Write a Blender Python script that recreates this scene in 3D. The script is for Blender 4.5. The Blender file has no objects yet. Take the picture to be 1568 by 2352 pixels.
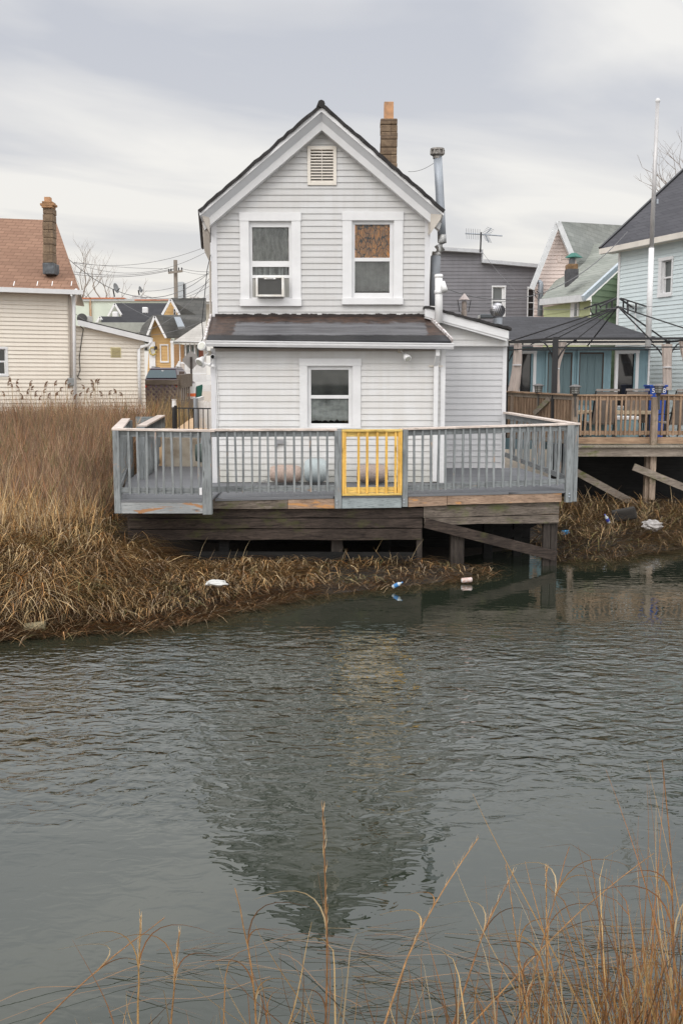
import bpy, math, random
from mathutils import Vector, noise as mnoise
R = math.radians
random.seed(7)
scene = bpy.context.scene
col = scene.collection

# ------------------------------------------------------------------ camera
CAM_H = 3.15; PITCH = R(7.4); F = 2286.8; CX, CY = 784.0, 1176.0
cam_d = bpy.data.cameras.new("camera"); cam = bpy.data.objects.new("camera", cam_d); col.objects.link(cam)
cam.location = (0, 0, CAM_H); cam.rotation_euler = (R(90) - PITCH, 0, 0)
cam_d.sensor_fit = 'VERTICAL'; cam_d.sensor_height = 36; cam_d.lens = 35.0
cam_d.clip_start = 0.1; cam_d.clip_end = 3000
scene.camera = cam

# ------------------------------------------------------------------ world (overcast) + soft sun
SUN_EL, SUN_ROT = R(38), R(215)
world = bpy.data.worlds.new("World"); scene.world = world; world.use_nodes = True
nt = world.node_tree; nd = nt.nodes; lk = nt.links
for n in list(nd): nd.remove(n)
def wn(t, **k):
    n = nd.new(t)
    for a, v in k.items(): setattr(n, a, v)
    return n
def wmath(op, a, b=None, c=None, clamp=False):
    n = nd.new('ShaderNodeMath'); n.operation = op; n.use_clamp = clamp
    for i, v in enumerate((a, b, c)):
        if v is None: continue
        if isinstance(v, (int, float)): n.inputs[i].default_value = v
        else: lk.new(v, n.inputs[i])
    return n.outputs[0]
def wmix(f, a, b):
    n = nd.new('ShaderNodeMix'); n.data_type = 'RGBA'
    for s, v in ((0, f), (6, a), (7, b)):
        if isinstance(v, (int, float)): n.inputs[s].default_value = v
        elif isinstance(v, tuple): n.inputs[s].default_value = (*v, 1)
        else: lk.new(v, n.inputs[s])
    return n.outputs[2]
tc = wn('ShaderNodeTexCoord'); sep = wn('ShaderNodeSeparateXYZ'); lk.new(tc.outputs['Generated'], sep.inputs[0])
sx, sy, sz = sep.outputs
sky = wn('ShaderNodeTexSky'); sky.sky_type = 'NISHITA'; sky.sun_disc = False
sky.sun_elevation = SUN_EL; sky.sun_rotation = SUN_ROT; sky.dust_density = 3; sky.air_density = 1.2
# cloud layer: flat stretched sheets projected on a plane overhead
zc = wmath('MAXIMUM', sz, 0.03)
px_ = wmath('DIVIDE', sx, zc); py_ = wmath('DIVIDE', sy, zc)
comb = wn('ShaderNodeCombineXYZ')
rx = wmath('ADD', wmath('MULTIPLY', px_, 0.60), wmath('MULTIPLY', py_, 0.80))
ry = wmath('SUBTRACT', wmath('MULTIPLY', py_, 0.60), wmath('MULTIPLY', px_, 0.80))
lk.new(wmath('MULTIPLY', rx, 0.17), comb.inputs[0]); lk.new(wmath('MULTIPLY', ry, 0.30), comb.inputs[1])
nz = wn('ShaderNodeTexNoise'); nz.inputs['Scale'].default_value = 2.3; nz.inputs['Detail'].default_value = 6; nz.inputs['Roughness'].default_value = 0.48; nz.inputs['Distortion'].default_value = 0.5
lk.new(comb.outputs[0], nz.inputs['Vector'])
cr = wn('ShaderNodeValToRGB'); lk.new(nz.outputs['Fac'], cr.inputs[0])
cr.color_ramp.elements[0].position = 0.38; cr.color_ramp.elements[1].position = 0.60
cr.color_ramp.elements[0].color = (0.59, 0.605, 0.655, 1); cr.color_ramp.elements[1].color = (0.92, 0.90, 0.865, 1)
e = cr.color_ramp.elements.new(0.5); e.color = (0.76, 0.755, 0.76, 1)
hz = wmath('SUBTRACT', 1.0, wmath('MULTIPLY', sz, 3.1, clamp=True), clamp=True)
hz = wmath('POWER', hz, 1.6)
cloud = wmix(hz, cr.outputs[0], (0.92, 0.875, 0.81))
# brighter overcast overhead and behind the photographer
up = wmath('ADD', wmath('MULTIPLY', wmath('MULTIPLY', wmath('SUBTRACT', sz, 0.335), 6.0, clamp=True), 1.05), wmath('MULTIPLY', wmath('MULTIPLY', wmath('SUBTRACT', sz, 0.42), 2.5, clamp=True), .15))
back = wmath('MULTIPLY', wmath('SUBTRACT', -0.05 if False else wmath('MULTIPLY', sy, -1.0), 0.0), 1.6, clamp=True)
boost = wmath('ADD', wmath('ADD', 1.0, wmath('MULTIPLY', up, 1.0)), wmath('MULTIPLY', back, 1.0))
vm = wn('ShaderNodeVectorMath'); vm.operation = 'SCALE'; lk.new(cloud, vm.inputs[0]); lk.new(boost, vm.inputs['Scale'])
bg1 = wn('ShaderNodeBackground'); lk.new(vm.outputs[0], bg1.inputs[0]); bg1.inputs[1].default_value = 0.93
bg2 = wn('ShaderNodeBackground'); lk.new(sky.outputs[0], bg2.inputs[0]); bg2.inputs[1].default_value = 0.012
ads = wn('ShaderNodeAddShader'); lk.new(bg1.outputs[0], ads.inputs[0]); lk.new(bg2.outputs[0], ads.inputs[1])
wo = wn('ShaderNodeOutputWorld'); lk.new(ads.outputs[0], wo.inputs[0])
sd = bpy.data.lights.new("sun", 'SUN'); sd.energy = 0.75; sd.angle = R(28); sd.color = (1.0, 0.96, 0.9)
sun = bpy.data.objects.new("sun", sd); col.objects.link(sun)
sdir = Vector((math.sin(SUN_ROT) * math.cos(SUN_EL), math.cos(SUN_ROT) * math.cos(SUN_EL), math.sin(SUN_EL)))
sun.rotation_euler = sdir.to_track_quat('Z', 'Y').to_euler(); sun.location = (0, -20, 40)
scene.view_settings.view_transform = 'Standard'; scene.view_settings.look = 'None'
scene.view_settings.exposure = 0.0; scene.view_settings.gamma = 1
scene.cycles.max_bounces = 6; scene.cycles.transparent_max_bounces = 8

# ------------------------------------------------------------------ helpers
def ray(px, py):
    u = (px - CX) / F; v = (CY - py) / F
    return Vector((u, math.cos(PITCH) + v * math.sin(PITCH), -math.sin(PITCH) + v * math.cos(PITCH)))
def P(px, py, Y):
    d = ray(px, py); t = Y / d.y
    return Vector((d.x * t, Y, CAM_H + d.z * t))
def PZ(px, py, Z):
    d = ray(px, py); t = (Z - CAM_H) / d.z
    return Vector((d.x * t, d.y * t, Z))
def sb(x, y):     # photo coordinates from 2500 px source
    return x * .6272, y * .6272

class MB:
    def __init__(s): s.v = []; s.f = []; s.c = []
    def add(s, pts, faces):
        b = len(s.v); s.v += [tuple(p) for p in pts]; s.f += [tuple(b + i for i in f) for f in faces]
    def poly(s, pts): s.add(pts, [tuple(range(len(pts)))])
    def hexa(s, p):   # 8 points: bottom 4 (ccw), top 4
        s.add(p, [(3, 2, 1, 0), (4, 5, 6, 7), (0, 1, 5, 4), (1, 2, 6, 5), (2, 3, 7, 6), (3, 0, 4, 7)])
    def box(s, x0, x1, y0, y1, z0, z1):
        s.hexa([(x0, y0, z0), (x1, y0, z0), (x1, y1, z0), (x0, y1, z0), (x0, y0, z1), (x1, y0, z1), (x1, y1, z1), (x0, y1, z1)])
    def bar(s, a, b, w, h, up=(0, 0, 1)):   # beam a->b with width w (sideways) and height h (up)
        a = Vector(a); b = Vector(b); d = (b - a).normalized(); up = Vector(up)
        if abs(d.dot(up)) > .98: up = Vector((0, 1, 0))
        r = d.cross(up).normalized(); u = r.cross(d).normalized()
        q = []
        for c in (a, b):
            q.append([c - r * w / 2 - u * h / 2, c + r * w / 2 - u * h / 2, c + r * w / 2 + u * h / 2, c - r * w / 2 + u * h / 2])
        s.add(q[0] + q[1], [(0, 1, 2, 3), (7, 6, 5, 4), (0, 4, 5, 1), (1, 5, 6, 2), (2, 6, 7, 3), (3, 7, 4, 0)])
    def tube(s, pts, r, n=8, cap=True):
        pts = [Vector(p) for p in pts]; rr = r if isinstance(r, (list, tuple)) else [r] * len(pts)
        rings = []
        for i, p in enumerate(pts):
            d = (pts[min(i + 1, len(pts) - 1)] - pts[max(i - 1, 0)])
            d = d.normalized() if d.length > 1e-9 else Vector((0, 0, 1))
            a = Vector((0, 0, 1)) if abs(d.z) < .9 else Vector((1, 0, 0))
            x = d.cross(a).normalized(); y = d.cross(x).normalized()
            rings.append([p + (x * math.cos(2 * math.pi * k / n) + y * math.sin(2 * math.pi * k / n)) * rr[i] for k in range(n)])
        b = len(s.v); s.v += [tuple(q) for ring in rings for q in ring]
        for i in range(len(pts) - 1):
            for k in range(n):
                s.f.append((b + i * n + k, b + i * n + (k + 1) % n, b + (i + 1) * n + (k + 1) % n, b + (i + 1) * n + k))
        if cap: s.f.append(tuple(b + k for k in range(n))[::-1]); s.f.append(tuple(b + (len(pts) - 1) * n + k for k in range(n)))
    def lathe(s, base, prof, n=20, axis='z'):   # prof: (r, h)
        bx, by, bz = base; b = len(s.v)
        for r, h in prof:
            for k in range(n):
                a = 2 * math.pi * k / n; c, d = r * math.cos(a), r * math.sin(a)
                if axis == 'z': s.v.append((bx + c, by + d, bz + h))
                elif axis == 'x': s.v.append((bx + h, by + c, bz + d))
                else: s.v.append((bx + c, by + h, bz + d))
        for i in range(len(prof) - 1):
            for k in range(n): s.f.append((b + i * n + k, b + i * n + (k + 1) % n, b + (i + 1) * n + (k + 1) % n, b + (i + 1) * n + k))
        s.f.append(tuple(b + k for k in range(n))[::-1]); s.f.append(tuple(b + (len(prof) - 1) * n + k for k in range(n)))
    def prism(s, poly, ext):   # polygon of 3D points extruded by vector
        n = len(poly); ext = Vector(ext); a = [Vector(p) for p in poly]
        s.add(a + [p + ext for p in a], [tuple(range(n))[::-1], tuple(range(n, 2 * n))] + [(i, (i + 1) % n, n + (i + 1) % n, n + i) for i in range(n)])
    def build(s, name, m, parent=None, smooth=False, bevel=0, label=None):
        me = bpy.data.meshes.new(name); off = parent_loc(parent)
        me.from_pydata([(x - off.x, y - off.y, z - off.z) for x, y, z in s.v], [], s.f)
        me.validate(clean_customdata=False)
        o = bpy.data.objects.new(name, me); col.objects.link(o)
        if m is not None: me.materials.append(m)
        if parent is not None: o.parent = parent
        if smooth: me.polygons.foreach_set('use_smooth', [True] * len(me.polygons))
        import bmesh
        if len(me.polygons) < 30000:
            bm = bmesh.new(); bm.from_mesh(me); bmesh.ops.recalc_face_normals(bm, faces=bm.faces); bm.to_mesh(me); bm.free()
        if bevel:
            mo = o.modifiers.new('bevel', 'BEVEL'); mo.width = bevel; mo.segments = 2; mo.limit_method = 'ANGLE'
        if label: o['label'] = label
        return o
def parent_loc(p):
    v = Vector((0, 0, 0))
    while p is not None: v += p.location; p = p.parent
    return v
def tag(o, label=None, cat=None, group=None, kind=None):
    if label: o['label'] = label
    if cat: o['category'] = cat
    if group: o['group'] = group
    if kind: o['kind'] = kind
    return o
def thing(name, label, cat, loc=(0, 0, 0), group=None):
    o = bpy.data.objects.new(name, None); col.objects.link(o); o.location = loc; o.empty_display_size = .2
    return tag(o, label, cat, group)
def copy_tree(o, parent=None):
    c = o.copy(); col.objects.link(c); c.parent = parent
    for ch in [x for x in bpy.data.objects if x.parent == o]: copy_tree(ch, c)
    return c

class Wall:   # vertical plane through two ground points; u along it, z up, off towards the viewer
    def __init__(s, a, b):
        s.o = Vector((a[0], a[1], 0)); d = Vector((b[0] - a[0], b[1] - a[1], 0)); s.len = d.length; s.u = d.normalized()
        s.n = Vector((s.u.y, -s.u.x, 0))
    def px(s, x, y):
        d = ray(x, y); c = Vector((0, 0, CAM_H)); t = (s.o - c).dot(s.n) / d.dot(s.n); p = c + d * t
        return ((p - s.o).dot(s.u), p.z)
    def pt(s, u, z, off=0): return s.o + s.u * u + Vector((0, 0, z)) + s.n * off
    def box(s, mb, u0, u1, z0, z1, o0, o1):
        mb.hexa([s.pt(u0, z0, o1), s.pt(u1, z0, o1), s.pt(u1, z0, o0), s.pt(u0, z0, o0), s.pt(u0, z1, o1), s.pt(u1, z1, o1), s.pt(u1, z1, o0), s.pt(u0, z1, o0)])
    def bpx(s, mb, x0, y0, x1, y1, o0, o1):   # box from photo rectangle
        m = (x0 + x1) / 2, (y0 + y1) / 2
        u0 = s.px(x0, m[1])[0]; u1 = s.px(x1, m[1])[0]; z1 = s.px(m[0], y0)[1]; z0 = s.px(m[0], y1)[1]
        s.box(mb, u0, u1, z0, z1, o0, o1)
        return u0, u1, z0, z1
    def rect(s, x0, y0, x1, y1):
        m = (x0 + x1) / 2, (y0 + y1) / 2
        return s.px(x0, m[1])[0], s.px(x1, m[1])[0], s.px(m[0], y1)[1], s.px(m[0], y0)[1]
def plane_y(Y): return Wall((0, Y), (1, Y))

def siding(mb, w, poly, holes=(), exp=.1143, lip=.014, zoff=0):
    """lapped clapboards over a convex (u,z) polygon, real wedge-shaped courses"""
    zmin = min(p[1] for p in poly); zmax = max(p[1] for p in poly)
    def span(z):
        xs = []; n = len(poly)
        for i in range(n):
            (u0, z0), (u1, z1) = poly[i], poly[(i + 1) % n]
            if abs(z1 - z0) < 1e-9:
                if abs(z - z0) < 1e-6: xs += [u0, u1]
                continue
            t = (z - z0) / (z1 - z0)
            if -1e-9 <= t <= 1 + 1e-9: xs.append(u0 + (u1 - u0) * t)
        return (min(xs), max(xs)) if xs else None
    cuts = sorted(set([zmin, zmax] + [p[1] for p in poly] + [z for h in holes for z in (h[2], h[3]) if zmin < z < zmax]))
    z = zmin - zoff
    while z < zmax:
        zt = z + exp; inner = [c for c in cuts if z + 1e-5 < c < zt - 1e-5]
        zz = [max(z, zmin)] + inner + [min(zt, zmax)]
        for a, b in zip(zz[:-1], zz[1:]):
            if b - a < 1e-5: continue
            sa = span(a + 1e-6); sbb = span(b - 1e-6)
            if not sa or not sbb: continue
            oa = lip * (1 - (a - z) / exp); ob = lip * (1 - (b - z) / exp)
            m = (a + b) / 2; iv = [(sa[0], sa[1], sbb[0], sbb[1])]
            for h in holes:
                if h[2] < m < h[3]:
                    ni = []
                    for (l0, r0, l1, r1) in iv:
                        if h[1] <= min(l0, l1) or h[0] >= max(r0, r1): ni.append((l0, r0, l1, r1)); continue
                        if h[0] > max(l0, l1): ni.append((l0, h[0], l1, h[0]))
                        if h[1] < min(r0, r1): ni.append((h[1], r0, h[1], r1))
                    iv = ni
            for (l0, r0, l1, r1) in iv:
                mb.poly([w.pt(l0, a, oa), w.pt(r0, a, oa), w.pt(r1, b, ob), w.pt(l1, b, ob)])
                if abs(a - z) < 1e-5: mb.poly([w.pt(l0, a, 0), w.pt(r0, a, 0), w.pt(r0, a, oa), w.pt(l0, a, oa)])
        z = zt

# ------------------------------------------------------------------ materials
def newmat(name):
    m = bpy.data.materials.new(name); m.use_nodes = True; return m, m.node_tree.nodes, m.node_tree.links, m.node_tree.nodes['Principled BSDF']
class NT:
    def __init__(s, m): s.n = m.node_tree.nodes; s.l = m.node_tree.links
    def pos(s, scale=(1, 1, 1), rot=(0, 0, 0), loc=(0, 0, 0)):
        g = s.n.new('ShaderNodeNewGeometry'); mp = s.n.new('ShaderNodeMapping'); s.l.new(g.outputs['Position'], mp.inputs[0])
        mp.inputs['Scale'].default_value = scale; mp.inputs['Rotation'].default_value = rot; mp.inputs['Location'].default_value = loc
        return mp.outputs[0]
    def noise(s, vec, scale, detail=4, rough=.55, dist=0):
        t = s.n.new('ShaderNodeTexNoise'); s.l.new(vec, t.inputs['Vector']); t.inputs['Scale'].default_value = scale
        t.inputs['Detail'].default_value = detail; t.inputs['Roughness'].default_value = rough; t.inputs['Distortion'].default_value = dist
        return t.outputs['Fac']
    def ramp(s, f, stops):
        r = s.n.new('ShaderNodeValToRGB'); s.l.new(f, r.inputs[0]); els = r.color_ramp.elements
        els[0].position = stops[0][0]; els[-1].position = stops[-1][0]
        while len(els) < len(stops): els.new(.5)
        for e, (p, c) in zip(sorted(els, key=lambda e: e.position), stops): pass
        for i, (p, c) in enumerate(stops):
            els[i].position = p; els[i].color = (*c, 1) if isinstance(c, tuple) else (c, c, c, 1)
        return r.outputs[0]
    def mix(s, f, a, b, mode='MIX'):
        n = s.n.new('ShaderNodeMix'); n.data_type = 'RGBA'; n.blend_type = mode
        for k, v in ((0, f), (6, a), (7, b)):
            if isinstance(v, (int, float)): n.inputs[k].default_value = v
            elif isinstance(v, tuple): n.inputs[k].default_value = (*v, 1)
            else: s.l.new(v, n.inputs[k])
        return n.outputs[2]
    def math(s, op, a, b=0, clamp=False):
        n = s.n.new('ShaderNodeMath'); n.operation = op; n.use_clamp = clamp
        for k, v in ((0, a), (1, b)):
            if isinstance(v, (int, float)): n.inputs[k].default_value = v
            else: s.l.new(v, n.inputs[k])
        return n.outputs[0]
    def bump(s, h, bsdf, strength=.3, dist=.01):
        b = s.n.new('ShaderNodeBump'); b.inputs['Strength'].default_value = strength; b.inputs['Distance'].default_value = dist
        s.l.new(h, b.inputs['Height']); s.l.new(b.outputs[0], bsdf.inputs['Normal'])
def M(name, c, rough=.6, var=.12, scale=5, c2=None, stretch=(1, 1, 1), metal=0, bump=0, spec=.4):
    m, n, l, b = newmat(name); t = NT(m)
    v = t.pos(stretch); f = t.noise(v, scale, 5, .6)
    a = tuple(x * (1 - var) for x in c) if c2 is None else c2
    f1 = t.ramp(f, [(.35, 0.0), (.65, 1.0)])
    l.new(t.mix(f1, a, tuple(min(1, x * (1 + var * .5)) for x in c)), b.inputs['Base Color'])
    b.inputs['Roughness'].default_value = rough; b.inputs['Metallic'].default_value = metal; b.inputs['Specular IOR Level'].default_value = spec
    if bump: t.bump(t.noise(v, scale * 6, 4), b, bump, .01)
    return m
def wood(name, c1, c2, patch=None, axis='x', thr=.56, rough=.8, sc=1.0, moss=None):
    m, n, l, b = newmat(name); t = NT(m)
    st = {'x': (.6, 9, 9), 'y': (9, .6, 9), 'z': (9, 9, .6)}[axis]
    v = t.pos(tuple(k * sc for k in st)); f = t.noise(v, 3, 6, .65, .6)
    c = t.mix(t.ramp(f, [(.3, 0.0), (.7, 1.0)]), c1, c2)
    f2 = t.noise(v, 9, 3, .7)
    c = t.mix(t.ramp(f2, [(.50, 0.0), (.66, .7)]), c, tuple(x * .4 for x in c1)); f9 = t.noise(t.pos((1, 1, 1), loc=(7, 2, 0)), 1.6, 4, .65); c = t.mix(t.ramp(f9, [(.42, .35), (.6, 0.0)]), c, tuple(x * .5 for x in c1))
    if patch:
        st2 = {'x': (1.0, 5, 7), 'y': (5, 1.0, 7), 'z': (7, 7, 1.2)}[axis]
        f3 = t.noise(t.pos(st2, loc=(3, 1, 2)), 1.5, 5, .6, 1.0)
        c = t.mix(t.ramp(f3, [(thr, 0.0), (thr + .04, 1.0)]), c, patch)
    # knots
    vo = n.new('ShaderNodeTexVoronoi'); l.new(t.pos({'x': (1.2, 5, 5), 'y': (5, 1.2, 5), 'z': (5, 5, 1.2)}[axis]), vo.inputs['Vector']); vo.inputs['Scale'].default_value = 1.3
    c = t.mix(t.ramp(vo.outputs['Distance'], [(.04, .8), (.12, 0.0)]), c, tuple(x * .3 for x in c1))
    if moss:
        f4 = t.noise(t.pos((1, 1, 2)), 1.8, 5, .7); c = t.mix(t.ramp(f4, [(.55, 0.0), (.7, .8)]), c, moss)
    l.new(c, b.inputs['Base Color']); b.inputs['Roughness'].default_value = rough; b.inputs['Specular IOR Level'].default_value = .25
    t.bump(f, b, .35, .006)
    return m
def sidingmat(name, c, dirt=.14, course=.1143, tint=None):
    m, n, l, b = newmat(name); t = NT(m)
    f = t.noise(t.pos((.8, .8, 3)), 1.5, 6, .65); g = t.noise(t.pos((6, 6, .5)), 1.3, 4, .6)
    dc = tint or tuple(x * (1 - dirt * 1.6) for x in c)
    cc = t.mix(t.ramp(f, [(.38, .55), (.66, 0.0)]), c, dc)
    cc = t.mix(t.ramp(g, [(.35, .5), (.6, 0.0)]), cc, dc)
    l.new(cc, b.inputs['Base Color']); b.inputs['Roughness'].default_value = .55; b.inputs['Specular IOR Level'].default_value = .3
    t.bump(t.noise(t.pos((1, 1, 14)), 3, 3), b, .12, .01)
    return m
def shingles(name, c1, c2, cm, axis='x', w=.3, h=.13, zs=1.0, speck=.25, band=.0):
    """asphalt shingles: brick pattern over (horizontal, height)"""
    m, n, l, b = newmat(name); t = NT(m)
    g = n.new('ShaderNodeNewGeometry'); sp = n.new('ShaderNodeSeparateXYZ'); l.new(g.outputs['Position'], sp.inputs[0])
    cb = n.new('ShaderNodeCombineXYZ'); l.new(sp.outputs[0 if axis == 'x' else 1], cb.inputs[0]); l.new(t.math('MULTIPLY', sp.outputs[2], zs), cb.inputs[1])
    br = n.new('ShaderNodeTexBrick'); l.new(cb.outputs[0], br.inputs['Vector']); br.inputs['Scale'].default_value = 1
    br.inputs['Brick Width'].default_value = w; br.inputs['Row Height'].default_value = h; br.inputs['Mortar Size'].default_value = .008; br.inputs['Mortar Smooth'].default_value = .3
    br.inputs['Color1'].default_value = (*c1, 1); br.inputs['Color2'].default_value = (*c2, 1); br.inputs['Mortar'].default_value = (*cm, 1); br.inputs['Bias'].default_value = 0
    f = t.noise(t.pos((1, 1, 1)), 40, 3, .8); c = t.mix(speck, br.outputs['Color'], t.mix(f, tuple(x * .4 for x in c1), tuple(min(1, x * 1.7) for x in c1)))
    f2 = t.noise(t.pos((.5, .5, 1.2)), 1.4, 5, .65); c = t.mix(t.ramp(f2, [(.4, .4), (.65, 0.0)]), c, tuple(x * .6 for x in c1))
    l.new(c, b.inputs['Base Color']); b.inputs['Roughness'].default_value = .9; b.inputs['Specular IOR Level'].default_value = .2
    t.bump(t.math('ADD', t.math('MULTIPLY', br.outputs['Fac'], -1.0), t.math('MULTIPLY', f, .3)), b, .5, .01)
    return m
def glassy(name, c=(.02, .022, .025), rough=.05, amt=None):
    """window pane: clear mix over what is behind (amt) or dark opaque"""
    m, n, l, b = newmat(name)
    b.inputs['Base Color'].default_value = (*c, 1); b.inputs['Roughness'].default_value = rough; b.inputs['Specular IOR Level'].default_value = .6
    t = NT(m); t.bump(t.noise(t.pos((1, 1, 1)), 1.7, 2), b, .06, .02)
    if amt is not None:
        tr = n.new('ShaderNodeBsdfTransparent'); tr.inputs[0].default_value = (.9, .92, .92, 1); fr = n.new('ShaderNodeFresnel'); fr.inputs[0].default_value = 1.5
        gl = n.new('ShaderNodeBsdfGlossy'); gl.inputs['Roughness'].default_value = .03
        mx = n.new('ShaderNodeMixShader'); ad = t.math('ADD', fr.outputs[0], amt, True); l.new(ad, mx.inputs[0]); l.new(tr.outputs[0], mx.inputs[1]); l.new(gl.outputs[0], mx.inputs[2])
        l.new(mx.outputs[0], n['Material Output'].inputs['Surface'])
    return m

white_siding = sidingmat('vinyl_siding_grey_white', (.58, .58, .58), .08, tint=(.50, .49, .475))
def _grime(m):
    t = NT(m); b = m.node_tree.nodes['Principled BSDF']; src = b.inputs['Base Color'].links[0].from_socket; g = m.node_tree.nodes.new('ShaderNodeNewGeometry'); sp = m.node_tree.nodes.new('ShaderNodeSeparateXYZ'); t.l.new(g.outputs['Position'], sp.inputs[0])
    z = t.math('ADD', sp.outputs[2], t.math('MULTIPLY', t.noise(t.pos((3, 3, .8)), 2, 5, .7), -.9)); mr = m.node_tree.nodes.new('ShaderNodeMapRange'); t.l.new(z, mr.inputs[0]); mr.inputs[1].default_value = 1.35; mr.inputs[2].default_value = .85; mr.inputs[3].default_value = 0; mr.inputs[4].default_value = .55
    t.l.new(t.mix(mr.outputs[0], src, (.36, .36, .30)), b.inputs['Base Color']); return m
white_siding_low = sidingmat('vinyl_siding_white', (.65, .65, .65), .06, tint=(.57, .555, .53))
_grime(white_siding_low)
trim_white = M('white_trim', (.70, .70, .705), .5, .06, 3)
trim_side = M('corner_trim', (.64, .64, .655), .5, .07, 3, stretch=(3, 3, .6))
pipe_white = M('white_pvc', (.78, .78, .78), .35, .06, 4)
roof_black = M('black_roof_edge', (.03, .028, .028), .85, .3, 12, bump=.3)
soffit_beige = M('soffit_beige', (.50, .46, .41), .6, .1, 4)
galv = M('galvanised_metal', (.34, .37, .41), .5, .15, 6, metal=.35, stretch=(1, 1, .3))
foil = M('foil_tape', (.45, .45, .44), .3, .35, 18, metal=.8, bump=.6)
dark_metal = M('black_iron', (.02, .02, .022), .45, .1, 8)
grey_paint = wood('worn_grey_paint', (.19, .205, .21), (.30, .32, .325), patch=(.32, .24, .19), axis='z', thr=.63, sc=.6)
grey_paint_x = wood('worn_grey_paint_rail', (.19, .205, .21), (.30, .32, .325), patch=(.28, .21, .17), axis='x', thr=.64, sc=.6)
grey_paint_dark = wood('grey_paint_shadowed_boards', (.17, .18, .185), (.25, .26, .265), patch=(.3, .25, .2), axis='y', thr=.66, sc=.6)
cap_wood = wood('weathered_rail_cap', (.62, .53, .47), (.76, .67, .61), axis='x', sc=.8)
fascia_bare = wood('bare_fascia_board', (.22, .145, .10), (.46, .33, .24), patch=(.46, .24, .10), axis='x', thr=.58)
fascia_peel = wood('peeling_fascia_board', (.29, .305, .31), (.36, .375, .38), patch=(.34, .18, .09), axis='x', thr=.56)
fascia_blue = wood('painted_fascia_board', (.27, .31, .32), (.33, .37, .38), patch=(.3, .2, .15), axis='x', thr=.66)
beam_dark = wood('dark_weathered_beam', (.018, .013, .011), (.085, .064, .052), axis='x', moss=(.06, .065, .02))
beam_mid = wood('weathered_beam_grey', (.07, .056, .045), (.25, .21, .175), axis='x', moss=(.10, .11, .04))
beam_black = wood('shaded_black_beam', (.006, .006, .006), (.02, .019, .018), axis='x')  # black tone carries the shade beneath the decks
pile_wood = wood('dark_pile', (.025, .02, .018), (.07, .058, .048), axis='z')  # pile tone lowered to include the shade below the deck
yellow_wood = wood('new_yellow_lumber', (.70, .40, .08), (.85, .56, .16), axis='z', sc=.8)
yellow_wood_x = wood('new_yellow_lumber_rail', (.66, .44, .12), (.78, .58, .20), axis='x', sc=.8)
def decking(name, c1, c2, per=.14):
    m, n, l, b = newmat(name); t = NT(m)
    w = n.new('ShaderNodeTexWave'); w.wave_type = 'BANDS'; w.bands_direction = 'Y'; w.wave_profile = 'SAW'
    g = n.new('ShaderNodeNewGeometry'); l.new(g.outputs['Position'], w.inputs['Vector']); w.inputs['Scale'].default_value = .314 / per / 2 * 1.0
    f = t.noise(t.pos((1, 12, 1)), 2, 5, .7); c = t.mix(f, c1, c2)
    c = t.mix(t.ramp(w.outputs['Fac'], [(.0, 1.0), (.07, 0.0)]), c, tuple(x * .25 for x in c1))
    l.new(c, b.inputs['Base Color']); b.inputs['Roughness'].default_value = .6; b.inputs['Specular IOR Level'].default_value = .3
    return m
deck_floor_m = decking('grey_composite_decking', (.115, .12, .13), (.165, .17, .18))
ndeck_floor_m = decking('weathered_decking', (.25, .21, .17), (.4, .35, .29))
ndeck_wood = wood('brown_cedar', (.22, .145, .095), (.41, .29, .20), axis='z', sc=.8)
ndeck_wood_x = wood('brown_cedar_rail', (.26, .165, .105), (.47, .33, .22), axis='x', sc=.8)
ndeck_grey = wood('grey_brown_timber', (.2, .165, .135), (.36, .31, .26), axis='x', moss=(.10, .12, .02))
ndeck_post = wood('grey_brown_post', (.22, .17, .13), (.42, .33, .26), axis='z', moss=(.05, .06, .02))
black_glass = glassy('dark_window_glass', (.015, .016, .018))
grey_glass = glassy('grey_window_glass', (.10, .11, .11), .12)
clear_pane = glassy('clear_pane', amt=-.01)
concrete = M('stained_concrete', (.38, .34, .28), .9, .2, 2.5, c2=(.17, .13, .09), bump=.4)
sand = M('sandy_path', (.50, .34, .20), .95, .2, 6)

print('helpers ok')

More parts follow.
